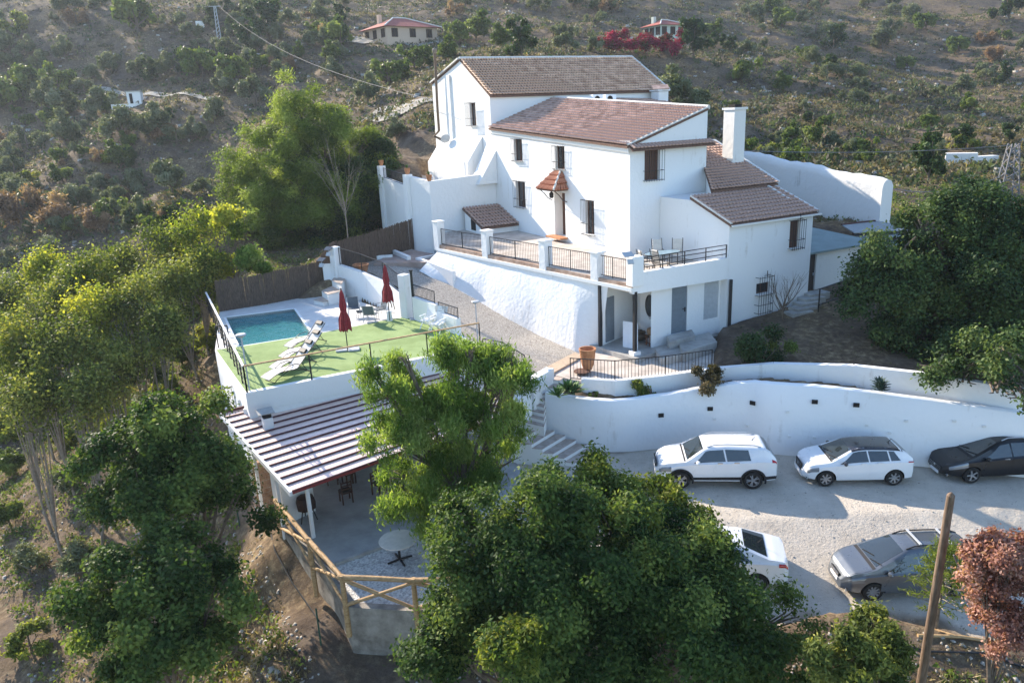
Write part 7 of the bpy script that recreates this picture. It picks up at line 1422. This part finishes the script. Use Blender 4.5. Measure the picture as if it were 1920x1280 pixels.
# ---- hillside trees: a few prototypes, copied
def proto(kind, m_, n, per, LW, shape, seed):
    base = Vector((0, 0, 0)); t_ = thing(kind, 'x', 'tree', base); crown('crown', shape, n, per, .10, LW, m_, t_, seed, low=.7, noise_=.7); s_ = MB(); s_.tube([(0, 0, -.4), (0.03, 0, .3), (0, 0, .9)], [.07, .05, .03], 6)
    for b in shape[1:]: s_.tube([(0, 0, .3), b[:3]], [.035, .015], 5)
    s_.build('trunk', M['bark'], t_); return t_
sh1 = [(0, 0, .95, .62), (.5, .1, .75, .45), (-.5, -.1, .8, .45), (.1, -.45, .65, .42), (0, .45, .8, .45), (.15, .1, 1.35, .4)]
sh2 = [(0, 0, .6, .6), (.55, .1, .45, .42), (-.5, .1, .45, .42), (0, -.5, .4, .4)]
sh3 = [(0, 0, 1.1, .6), (.3, .2, 1.6, .45), (-.25, -.1, 1.5, .42), (.2, -.3, .8, .5), (-.4, .1, .7, .45), (0, 0, 2.0, .3)]
PR_ = {}
for key, args in dict(g=('round_tree', 'lf_green', 300, 16, (.17, .11), sh1), d=('dark_tree', 'lf_dark', 300, 16, (.17, .11), sh3), o=('olive_tree', 'lf_olive', 300, 16, (.15, .08), sh1), b=('dry_bush', 'lf_brown', 260, 14, (.16, .05), sh2), y=('yellow_bush', 'lf_citrus', 240, 14, (.16, .1), sh2), s=('grey_bush', 'lf_olive', 240, 14, (.14, .05), sh2)).items():
    PR_[key] = [proto(*args, seed=100+7*q+ord(key)) for q in range(2)]
hand = [(260, 30, 45, 'g', 'large round green tree at the top left of the hillside'), (35, 45, 22, 'y', 'yellow green tree near the top left corner'), (380, 115, 38, 'g', 'round green tree left of the green pair on the upper hillside'), (440, 125, 40, 'g', 'right tree of the green pair on the upper hillside'), (505, 50, 42, 'd', 'tall dark tree on the upper hill right of the thin mast'), (465, 82, 32, 'd', 'dark tree just below and left of the tall dark one'), (640, 68, 34, 'g', 'green tree left of the red roofed villa'), (620, 98, 26, 'g', 'low green tree under the villa road'), (728, 130, 38, 'g', 'rounded green tree below the red roofed villa'), (778, 108, 32, 'g', 'green tree below the right corner of the villa'), (835, 95, 30, 'g', 'green tree right of the villa terrace'), (690, 172, 30, 'o', 'greyish olive above the gravel road'),
  (20, 170, 42, 'g', 'green tree at the left edge of the hillside grove'), (62, 148, 38, 'g', 'second green tree in the left hillside grove'), (112, 150, 30, 'g', 'third green tree in the left hillside grove'), (110, 195, 44, 'o', 'grey olive below the left grove'), (190, 192, 30, 'o', 'grey olive left of the white hut'), (125, 250, 36, 'o', 'grey olive on the lower left terraces'), (232, 235, 38, 'o', 'grey olive just below the white hut'), (300, 235, 38, 'o', 'grey olive right of and below the white hut'), (270, 130, 26, 'o', 'lone olive above the white hut path'), (422, 165, 24, 'o', 'small olive at the right end of the hillside path'), (482, 175, 32, 'o', 'pale olive left of the pine top'), (325, 335, 40, 'o', 'big grey olive in the middle of the left valley side'), (250, 350, 34, 'o', 'grey olive low in the valley'), (265, 405, 32, 'o', 'pair of grey olives nearest the valley floor'), (192, 300, 14, 'y', 'small bright yellow green bush in the valley'), (200, 335, 12, 'b', 'small orange brown bush in the valley'), (60, 330, 20, 'y', 'yellowish bush above the dry thicket'), (45, 385, 52, 'b', 'pinkish dry thicket at the left edge'), (110, 395, 52, 'b', 'pinkish dry thicket right of the one at the edge'), (165, 410, 36, 'b', 'smaller dry thicket at the end of the row'), (385, 352, 24, 'o', 'small olive left of the pine'), (370, 250, 24, 'o', 'small olive above the pine shoulder'), (402, 212, 28, 'o', 'olive just left of the pine'), (100, 470, 34, 's', 'round grey bush on the near valley side'), (10, 480, 30, 's', 'round grey bush cut by the left edge'), (745, 250, 26, 'o', 'bushes beside the court railing'), 
  (892, 50, 36, 'g', 'tall green tree right of the villa'), (858, 62, 26, 'g', 'green tree between the villa and the tall one'), (942, 72, 28, 'g', 'green tree above the farmhouse ridge'), (978, 88, 34, 'd', 'dark green tree above the farmhouse ridge'), (1062, 80, 24, 'o', 'grey tree above the middle of the farmhouse ridge'), (1115, 85, 20, 'o', 'small grey tree left of the crimson hedge'), (1300, 82, 38, 'd', 'dark green tree right of the crimson hedge'), (1336, 55, 24, 'g', 'light green tree above the clipped hedge'), (1258, 168, 40, 'o', 'pale green tree behind the big farmhouse chimney, left'), (1302, 195, 38, 'o', 'pale green tree behind the big farmhouse chimney, right'), (1396, 132, 30, 'g', 'round green tree in the middle of the right hillside'), (1466, 40, 22, 'g', 'round green bush high on the right hillside'), (1562, 80, 28, 'd', 'dark round bush in the gully of the right hillside'), (1655, 78, 26, 'o', 'grey green bush on the upper right slope'), (1735, 40, 24, 'g', 'green bush high on the upper right slope'), (1700, 116, 20, 'g', 'round green bush with a long shadow on the right slope'), (1890, 20, 28, 'd', 'dark tree in the top right corner'), (1520, 252, 28, 'g', 'light green tree above the long white wall'), (1485, 248, 24, 'g', 'light green tree left of the one above the long wall'), (1440, 280, 22, 'y', 'yellow green bush behind the long white wall'), (1400, 272, 22, 'g', 'green bush right of the big chimney'), (1560, 295, 16, 'g', 'small bush behind the end of the long wall'), (1625, 292, 20, 'g', 'round bush right of the long wall top'), (1740, 315, 36, 'd', 'dark bush in the ravine below the ruined wall'), (1810, 265, 20, 'y', 'yellow green bush on the ruined wall'), (1800, 165, 24, 'o', 'grey bush on the right slope near the edge'), (1880, 150, 18, 'd', 'dark bush near the right edge'), (1545, 225, 14, 'g', 'tiny green bush in the shaded gully'),
  (60, 1050, 42, 's', 'rounded green grey bush on the lower left slope'), (148, 1065, 46, 's', 'pale grey bush beside the green one on the lower left slope'), (60, 1190, 40, 'y', 'green bush low at the left edge'), (120, 1165, 28, 's', 'small grey bush at the lower left'), (20, 960, 34, 'g', 'dark green bush at the left edge above the grey ones'), (30, 860, 40, 'g', 'green bush at the left edge below the sparse trees'), (150, 900, 34, 's', 'grey bush between the sparse trees and the carob')]
used = set()
def place_bush(px, py, r, key, label, group=None):
    cand = PR_[key]; q = random.randrange(2); g_ = GP(px, py+r*.75, 10 if py > 700 else 40); D = (RW.transposed() @ (g_-Vector((0, 0, CAM_H)))).z; s = r*D/FOC*(1.15 if key in 'bys' else 1.0); src = cand[q]
    tag_ = (key, q)
    if tag_ in used: o = copy_tree(src)
    else: o = src; used.add(tag_)
    o.location = g_-Vector((0, 0, .05*s)); o.rotation_euler = (0, 0, random.uniform(0, 6.28)); o.scale = (s*random.uniform(.9, 1.1), s*random.uniform(.9, 1.1), s*random.uniform(.9, 1.15)); o['label'] = label; o['category'] = 'tree' if key in 'gdo' else 'bush'
    if group: o['group'] = group
    return o
for h_ in hand: place_bush(*h_)
UND, WILD = [], []
for q in range(130):
    px, py = random.uniform(0, 440), random.uniform(480, 830)
    if px > 330 and py > 660 or px > 395: continue
    key = random.choice('ygsgy'); UND.append((px, py, key, place_bush(px, py, random.uniform(18, 42), key, 'low leafy shrub in the undergrowth of the left slope below the thin trees', 'undergrowth shrubs on the left slope')))
kinds = dict(o='grey olive green shrub scattered on the far hillside', g='small green tree scattered on the far hillside', d='small dark green tree scattered on the far hillside', b='dry brown bush scattered on the far hillside', s='low grey bush scattered on the far hillside')
cnt = 0; tries = 0
while cnt < 270 and tries < 3000:
    tries += 1; px, py = random.uniform(-20, 1940), random.uniform(-5, 430)
    if 640 < px < 1340 and py > 70 or (px > 1340 and py > 300) or (340 < px < 760 and py > 150): continue
    if (670 < px < 840 or 1140 < px < 1300) and py < 100: continue
    if 220 < px < 480 and 150 < py < 215: continue
    dens = .4+.6*(fbm(np.array([px/120.]), np.array([py/60.]), 3, 33)[0] > -.05)
    if px > 1350: dens *= .5
    if random.random() > dens: continue
    key = random.choices('ogdbs', [5, 3, 1.5, 1.5, 4])[0] if px < 1000 else random.choices('ogdbs', [2.5, 2.5, 1, 1, 5])[0]; WILD.append((px, py, key, place_bush(px, py, random.uniform(8, 24)*(1 if py < 250 else 1.3), key, kinds[key], {'o': 'olives and shrubs', 'g': 'small green trees', 'd': 'small dark trees', 'b': 'dry bushes', 's': 'low grey bushes'}[key]+' scattered over the far hillside'))); cnt += 1
ORD = ['', 'second ', 'third ', 'fourth ', 'fifth ', 'sixth ', 'seventh ', 'eighth ', 'ninth ', 'tenth ', 'eleventh ', 'twelfth ', 'thirteenth ', 'fourteenth ', 'fifteenth ', 'sixteenth ', 'seventeenth ', 'eighteenth ', 'nineteenth ', 'twentieth ']
def name_row(items, zone, kind_words):
    rows = {}
    for px, py, key, o in items: rows.setdefault((zone(px, py), key), []).append((px, o))
    for (z_, key), l_ in rows.items():
        l_.sort(key=lambda q: q[0])
        for i, (px, o) in enumerate(l_): o['label'] = (kind_words[key]+' '+z_+', '+(ORD[min(i, 19)]+'from left' if i else 'leftmost')) if len(l_) > 1 else kind_words[key]+' '+z_
def zone_hill(x, y):
    if x < 230: return 'in the top left corner' if y < 110 else 'left of the tiny white hut' if y < 240 else 'low in the left valley'
    if x < 480: return 'around the thin mast' if y < 110 else 'above the hillside path' if y < 150 else 'below the tiny white hut' if y < 300 else 'in the valley left of the pine'
    if x < 700: return 'left of the red roofed villa' if y < 80 else 'above the pine'
    if x < 1140: return 'behind the villa' if y < 40 else 'above the farmhouse roof'
    if x < 1400: return 'above the big chimney'
    if x < 1650: return 'on the upper right slope' if y < 110 else 'on the middle of the right slope' if y < 200 else 'just above the long white wall'
    return 'in the top right corner' if y < 110 else 'on the slope near the right edge' if y < 200 else 'around the ruined wall'
name_row(WILD, zone_hill, dict(o='grey olive shrub', g='small green tree', d='small dark tree', b='dry brown bush', s='low grey bush'))
name_row(UND, lambda x, y: ('at the left edge' if x < 110 else 'in the middle' if x < 260 else 'near the pool terrace')+(' high on the left slope' if y < 590 else ' halfway down the left slope' if y < 710 else ' low on the left slope'), dict(y='yellowish shrub', g='green shrub', s='grey shrub'))
for k_, l_ in PR_.items():
    for i, o in enumerate(l_):
        if (k_, i) not in used:
            for ch in list(o.children): bpy.data.objects.remove(ch)
            bpy.data.objects.remove(o)
# ---- ground cover: low scrub on the hills, dry grass and weeds near (nobody could count it)
def tufts(name, X, Y, per, size, LW, m_, seed, tintr=(0, 1), lab='scrub', cat='scrub', flat_=.5):
    r = np.random.default_rng(seed); Z = ground_z(X, Y); n = len(X); s = r.uniform(*size, n)*(1+.0*X); d = unit(r.normal(size=(n*per, 3))*np.array([1, 1, flat_])); d[:, 2] = np.abs(d[:, 2])
    ss2 = np.repeat(s, per); c = np.stack([np.repeat(X, per), np.repeat(Y, per), np.repeat(Z, per)], 1)+d*(ss2*r.uniform(.3, 1, n*per))[:, None]; nn = unit(d+r.normal(size=c.shape)*.5); k = ss2[:, None]
    t = unit(r.normal(size=c.shape)+np.array([0, 0, .8])); sd_ = unit(np.cross(nn, t)+1e-6); L_, W_ = LW; v = np.stack([c-t*L_*k, c+sd_*W_*k, c+t*L_*k, c-sd_*W_*k], 1).reshape(-1, 3); ct = r.uniform(*tintr, n); tt = np.clip(np.repeat(ct, per)+r.normal(size=n*per)*.1, 0, 1)
    o = np_mesh(name, v, np.arange(len(v)).reshape(-1, 4), M[m_], None, kind='stuff', tint=np.repeat(tt, 4)); o['label'] = lab; o['category'] = cat; return o
def scatter(n, ylo, yhi, seed, cond=None, power=1.):
    r = np.random.default_rng(seed); Y = ylo+(yhi-ylo)*r.random(n)**power; X = (r.random(n)*2-1)*Y*.82+Y*.02; nzv = fbm(X/9., Y/9., 4, seed); keep = nzv > r.uniform(-.5, .35, n)
    keep &= pdist(X, Y, SITE) < -.3
    if cond is not None: keep &= cond(X, Y, nzv)
    return X[keep], Y[keep]
SITE = [(-10.3, 24.5), (-8.9, 22.5), (-5.5, 17.2), (0, 16.8), (9, 16.5), (30, 13.5), (34, 42), tuple(UV(16, 2))[:2], tuple(UV(17, 31))[:2], (-14, 88), (-24, 84), (-10.2, 60), (-7.3, 50), (-13, 44), (-18, 42), (-11, 27)]
x1, y1 = scatter(19000, 62, 250, 1, power=1.1); tufts('hillside_scrub', x1, y1, 12, (.35, 1.15), (.30, .14), 'lf_scrub', 2, (0, 1), 'low grey green scrub covering the far hillside')
x1, y1 = scatter(15000, 62, 250, 31, power=1.1); tufts('hillside_olive_scrub', x1, y1, 12, (.4, 1.2), (.28, .13), 'lf_olive', 32, (0, .35), 'soft grey olive scrub covering the far hillside')
x1, y1 = scatter(30000, 62, 260, 5, power=1.1); tufts('hillside_dry_scrub', x1, y1, 12, (.25, .8), (.38, .09), 'lf_straw', 6, (0, .8), 'dry straw coloured tussocks on the far hillside')
x1, y1 = scatter(4500, 60, 240, 15, power=1.1); tufts('hillside_dark_scrub', x1, y1, 14, (.5, 1.3), (.26, .12), 'lf_dark', 16, (0, 1), 'dark green low scrub on the far hillside')
x1, y1 = scatter(46000, 12, 62, 7); tufts('slope_grass', x1, y1, 9, (.10, .34), (.45, .06), 'lf_straw', 8, (0, 1), 'dry grass tufts on the near slopes', 'grass', .8)
x1, y1 = scatter(17000, 14, 62, 9); tufts('slope_weeds', x1, y1, 14, (.15, .5), (.22, .12), 'lf_green', 10, (0, 1), 'green weeds and low undergrowth on the near slopes', 'weeds', .6)
r = np.random.default_rng(91); X = r.uniform(-16, 26, 26000); Y = r.uniform(11, 25, 26000); kp_ = (pdist(X, Y, PARK) < -.35) & (pdist(X, Y, [(-10.3, 27), (-8.9, 23), (-5.6, 17.4), (-3, 17.6), (1, 19), (1, 30)]) < -.1) & (fbm(X/1.6, Y/1.6, 3, 4) > r.uniform(-.6, .5, 26000)); tufts('bank_litter', X[kp_], Y[kp_], 6, (.03, .13), (.5, .12), 'lf_straw', 92, (0, .7), 'dry leaf litter and twigs on the earth bank', 'litter', .5)
yardp = [(p.x, p.y+.4) for p in IW[4:]]+[(30, 40), tuple(UV(8, -4.8))[:2], tuple(UV(2.5, -5.4))[:2]]
r = np.random.default_rng(77); X = r.uniform(8, 30, 1500); Y = r.uniform(27, 42, 1500); kp_ = (pdist(X, Y, yardp) > .2) & (r.random(1500) < .6); tufts('yard_weeds', X[kp_], Y[kp_], 8, (.04, .14), (.4, .1), 'lf_straw', 12, (0, .8), 'sparse dry weeds on the bare yard', 'weeds')
r = np.random.default_rng(78); X = r.uniform(-3, 26, 1400); Y = r.uniform(14, 29, 1400); kp_ = (pdist(X, Y, PARK) > -.6) & (pdist(X, Y, PARK) < r.uniform(-.3, .8, 1400)); tufts('park_edge_weeds', X[kp_], Y[kp_], 8, (.04, .16), (.4, .1), 'lf_straw', 13, (0, .8), 'dry weeds along the edges of the gravel car park', 'weeds')
# stones
def stones(name, X, Y, sz, seed, lab):
    r = np.random.default_rng(seed); Z = ground_z(X, Y); n = len(X); base_ = np.array([(-1, -1, -.6), (1, -1, -.6), (1, 1, -.6), (-1, 1, -.6), (-.7, -.7, .6), (.7, -.7, .6), (.7, .7, .6), (-.7, .7, .6)]); s = r.uniform(*sz, n)**1.0; v = base_[None]*s[:, None, None]*r.uniform(.55, 1.3, (n, 8, 1))*r.uniform(.6, 1.2, (n, 1, 3)); a = r.uniform(0, 6.28, n); ca, sa = np.cos(a)[:, None], np.sin(a)[:, None]
    v = np.stack([v[..., 0]*ca-v[..., 1]*sa, v[..., 0]*sa+v[..., 1]*ca, v[..., 2]], -1)+np.stack([X, Y, Z], 1)[:, None]; q = np.array([(0, 1, 5, 4), (1, 2, 6, 5), (2, 3, 7, 6), (3, 0, 4, 7), (4, 5, 6, 7)]); f = (q[None]+(np.arange(n)*8)[:, None, None]).reshape(-1, 4)
    o = np_mesh(name, v.reshape(-1, 3), f, M['stone'], None, kind='stuff'); o['label'] = lab; o['category'] = 'stones'
M['stone'] = mat('pale_stone', (.30, .27, .23), .95, c2=(.48, .45, .40), var=.2, scale=4, bump=.4)
x1, y1 = scatter(16000, 12, 60, 21); stones('slope_stones', x1, y1, (.015, .10), 3, 'loose pale stones on the near slopes'); x1, y1 = scatter(3000, 62, 230, 22); stones('hill_rocks', x1, y1, (.1, .55), 4, 'grey rocks scattered on the far hillside')
r = np.random.default_rng(5); X = r.uniform(-3, 26, 5000); Y = r.uniform(14, 29, 5000); kp_ = pdist(X, Y, PARK) > .7; stones('car_park_pebbles', X[kp_], Y[kp_], (.008, .03), 5, 'small pebbles lying on the gravel car park')
r = np.random.default_rng(93); X = r.uniform(-16, 26, 9000); Y = r.uniform(11, 25, 9000); kp_ = (pdist(X, Y, PARK) < -.3) & (pdist(X, Y, [(-10.3, 27), (-8.9, 23), (-5.6, 17.4), (-3, 17.6), (1, 19), (1, 30)]) < -.05); stones('bank_stones', X[kp_], Y[kp_], (.012, .07), 94, 'loose stones on the earth bank')
# ---- far buildings, paths
def ribbon(name, pix, width, m_, lift=.12, D0=40):
    pts_ = [GP(x, y, D0) for x, y in pix]; out = []
    for i in range(len(pts_)-1):
        n = max(2, int((pts_[i+1]-pts_[i]).length/1.2)); out += [pts_[i].lerp(pts_[i+1], k/n) for k in range(n)]
    out.append(pts_[-1]); vv = []
    for i, p in enumerate(out):
        d = (out[min(i+1, len(out)-1)]-out[max(i-1, 0)]); d.z = 0; d.normalize(); n = Vector((-d.y, d.x, 0)); wv = width*random.uniform(.85, 1.15)
        for s in (-.5, -.33, -.17, 0, .17, .33, .5): q = p+n*s*wv; vv.append((q.x, q.y, float(ground_z(q.x, q.y))+lift))
    s_ = MB(); s_.add(vv, [(i*7+k, i*7+k+1, i*7+k+8, i*7+k+7) for i in range(len(out)-1) for k in range(6)]); o = s_.build(name, m_, None, kind='structure'); 
    if sum(p.normal.z for p in o.data.polygons) < 0: o.data.flip_normals()
TRK = mat('pale_track', (.27, .245, .21), .95, c2=(.40, .37, .32), scale=.8)
ribbon('gravel_road', [(690, 222), (735, 213), (775, 200), (812, 186)], 4.2, TRK, .16); ribbon('hill_path', [(110, 160), (200, 170), (300, 180), (400, 190)], 1.3, TRK, .2); ribbon('villa_road', [(580, 72), (640, 74), (700, 79), (830, 80)], 3, TRK, .2)
def hip_house(px, py, wpx, rot, label, wallm, roofm, wall_h=2.9, ratio=.8, D0=60, wins=((-.35, 0), (.0, 0), (.33, 0))):
    g_ = GP(px, py, D0); D = (RW.transposed() @ (g_-Vector((0, 0, CAM_H)))).z; W = wpx*D/FOC/(abs(math.cos(rot))+ratio*abs(math.sin(rot))); Dp = W*ratio; Rm = Matrix.Rotation(rot, 3, 'Z'); t_ = thing('villa', label, 'house', g_); f = lambda x, y, z: g_+Rm @ Vector((x, y, z)); s = W/14.
    wall_h *= s if s > .6 else .8; s_ = MB(); s_.add([f(x, y, z) for z in (-3, wall_h) for x, y in ((-W/2, -Dp/2), (W/2, -Dp/2), (W/2, Dp/2), (-W/2, Dp/2))], [(3, 2, 1, 0), (4, 5, 6, 7), (0, 1, 5, 4), (1, 2, 6, 5), (2, 3, 7, 6), (3, 0, 4, 7)]); s_.build('wall', wallm, t_)
    e = .7; zr = wall_h+W*.17; c4 = [f(x, y, wall_h-.1) for x, y in ((-W/2-e, -Dp/2-e), (W/2+e, -Dp/2-e), (W/2+e, Dp/2+e), (-W/2-e, Dp/2+e))]; r2_ = [f(-W*.12, 0, zr), f(W*.12, 0, zr)]; s_ = MB(); s_.add(c4+r2_, [(0, 1, 5, 4), (1, 2, 5), (2, 3, 4, 5), (3, 0, 4), (3, 2, 1, 0)]); ro_ = s_.build('roof', roofm, t_)
    s_ = MB(); 
    for a, b_ in ((c4[0], r2_[0]), (c4[1], r2_[1]), (r2_[0], r2_[1])): s_.tube([a+up*.08, b_+up*.08], .12, 6)
    s_.build('ridge_tiles', M['mortar'], ro_); s_ = MB(); s_.box(f(-W*.3, Dp*.2, zr-.3), (.7, .7, 2), rot); s_.build('chimney', wallm, ro_)
    for u_, _ in wins:
        for face in (0, 1):
            s_ = MB(); s_.box(f(u_*W, -Dp/2-.02, wall_h*.5) if face == 0 else f(-W/2-.02, u_*Dp, wall_h*.5), (1.3, .12, 1.5), rot if face == 0 else rot+math.pi/2); wo2 = s_.build('window', M['dark'], t_); s_ = MB()
            for q in (-.5, 0, .5): s_.box(f(u_*W+q, -Dp/2-.14, wall_h*.5) if face == 0 else f(-W/2-.14, u_*Dp+q, wall_h*.5), (.06, .06, 1.6), rot)
            s_.build('frame', M['brownwood'], wo2)
    return t_
CRW = mat('cream_wall', (.55, .42, .32), .9, var=.06); RED = mat('red_roof_far', (.30, .075, .055), .8, c2=(.40, .12, .09), scale=2)
hip_house(752, 79, 138, R_(38), 'cream walled villa with a red hipped roof high on the hillside', CRW, RED); hip_house(1245, 72, 74, R_(30), 'small pale villa with a red roof behind the crimson hedge on the hillside', mat('pale_green_wall', (.5, .56, .5), .9), RED)
# crimson hedge and clipped hedge
g0_, g1_ = GP(1140, 100, 60), GP(1262, 100, 60); n_ = 9; D = 150; t_ = thing('bougainvillea_hedge', 'crimson flowering bougainvillea hedge below the far right villa', 'hedge', g0_); crown('crown', [(*(tuple(g0_.lerp(g1_, k/(n_-1))+Vector((0, 0, .9))) ), 1.9+.4*math.sin(k*2)) for k in range(n_)], 900, 16, .25, (.34, .22), 'lf_pink', t_, 55, low=.3, noise_=.6)
s_ = MB(); [s_.tube([g0_.lerp(g1_, k/8), g0_.lerp(g1_, k/8)+up*1.2], .06, 5) for k in range(9)]; s_.build('stems', M['bark'], t_)
for k in range(5): q = GP(1330+k*11, 92, 60); t_ = thing('clipped_cypress', ['leftmost', 'second', 'middle', 'fourth', 'rightmost'][k]+' of the five dark clipped cypresses right of the crimson hedge', 'tree', q, 'clipped cypresses right of the crimson hedge'); crown('crown', [(q.x, q.y, q.z+z, .7) for z in (.6, 1.4, 2.1)], 140, 14, .15, (.25, .15), 'lf_dark', t_, 200+k, low=1)
def block(px, py, wpx, hpx, dep, label, name, cat, m_, D0=50, rot=.2, roof=True):
    g_ = GP(px, py, D0); D = (RW.transposed() @ (g_-Vector((0, 0, CAM_H)))).z; W, H_ = wpx*D/FOC, hpx*D/FOC; t_ = thing(name, label, cat, g_); s_ = MB(); s_.box(g_+up*(H_/2-.5), (W, dep, H_+1), rot); s_.build('wall', m_, t_, bevel=.03)
    if roof: s_ = MB(); s_.box(g_+up*(H_+.07), (W+.3, dep+.3, .12), rot); s_.build('roof', M['conc'], t_); s_ = MB(); s_.box(g_+Matrix.Rotation(rot, 3, 'Z') @ Vector((-W*.2, -dep/2-.02, H_*.45)), (.5, .06, H_*.8), rot); s_.build('door', M['dark'], t_)
block(256, 197, 24, 22, 2, 'tiny white hut beside the path on the left hillside', 'hut', 'hut', M['white']); block(232, 205, 40, 8, .6, 'broken pale wall beside the tiny white hut', 'ruined_wall', 'wall', M['grime'], roof=False); block(376, 52, 15, 11, .3, 'small white board standing high on the left hillside', 'board', 'board', M['white'], roof=False); block(1800, 312, 52, 24, 1.0, 'ruined whitish wall in the ravine at the right', 'ruined_wall', 'wall', M['grime'], roof=False, rot=-.5); block(1842, 305, 50, 10, 1.0, 'low ruined wall running right of the taller ruin', 'ruined_wall', 'wall', M['grime'], roof=False, rot=.1)
# ---- hose on the slope, fallen poles, stick posts
def slope_line(pix, r, m_, label, name, cat, lift=.05):
    pts_ = [GP(x, y, 10)+up*lift for x, y in pix]; s_ = MB(); s_.tube(pts_, r, 6); tag(s_.build(name, m_, None, smooth=True), label, cat)
slope_line([(1560, 1222), (1640, 1226), (1740, 1238), (1840, 1252), (1930, 1262)], .03, M['black'], 'black irrigation pipe lying across the lower right ground', 'irrigation_pipe', 'pipe'); slope_line([(510, 1010), (520, 1060), (548, 1110), (600, 1180)], .025, M['black'], 'black hose running down the slope beside the log fence', 'hose', 'hose')
slope_line([(1720, 1195), (1800, 1200), (1870, 1212)], .05, M['wood'], 'pale fallen pole lying behind the leaning pole', 'fallen_pole', 'pole'); slope_line([(1745, 1188), (1790, 1200), (1840, 1216)], .04, M['wood'], 'second fallen pole crossing the first behind the leaning pole', 'fallen_pole', 'pole')
for px, py, hh, lab in ((603, 1215, 1.3, 'thin green metal stake on the slope below the log fence'), (452, 1000, 1.6, 'thin dark stake between the left carob and the brick pillar'), (1845, 1230, 1.4, 'thin green stake beside the coppery shrub')):
    q = GP(px, py, 8); s_ = MB(); s_.bar(q-up*.2, q+up*hh, .04); tag(s_.build('stake', mat('green_stake', (.02, .07, .05), .6), None), lab, 'stake')
# ---- air: a closed box of faint haze round camera and scene
hz = MB(); hz.box((0, 165, 55), (640, 380, 150)); m = bpy.data.materials.new('haze'); m.use_nodes = True; t = m.node_tree; t.nodes.remove(t.nodes['Principled BSDF']); pv = t.nodes.new('ShaderNodeVolumePrincipled'); pv.inputs['Color'].default_value = (.78, .88, 1, 1); pv.inputs['Density'].default_value = .00022; pv.inputs['Anisotropy'].default_value = .3; t.links.new(pv.outputs[0], t.nodes['Material Output'].inputs['Volume'])
ho = hz.build('haze', m, None, kind='stuff'); ho['label'] = 'faint bluish haze in the air over the valley'; ho['category'] = 'haze'
scene.cycles.volume_bounces = 1
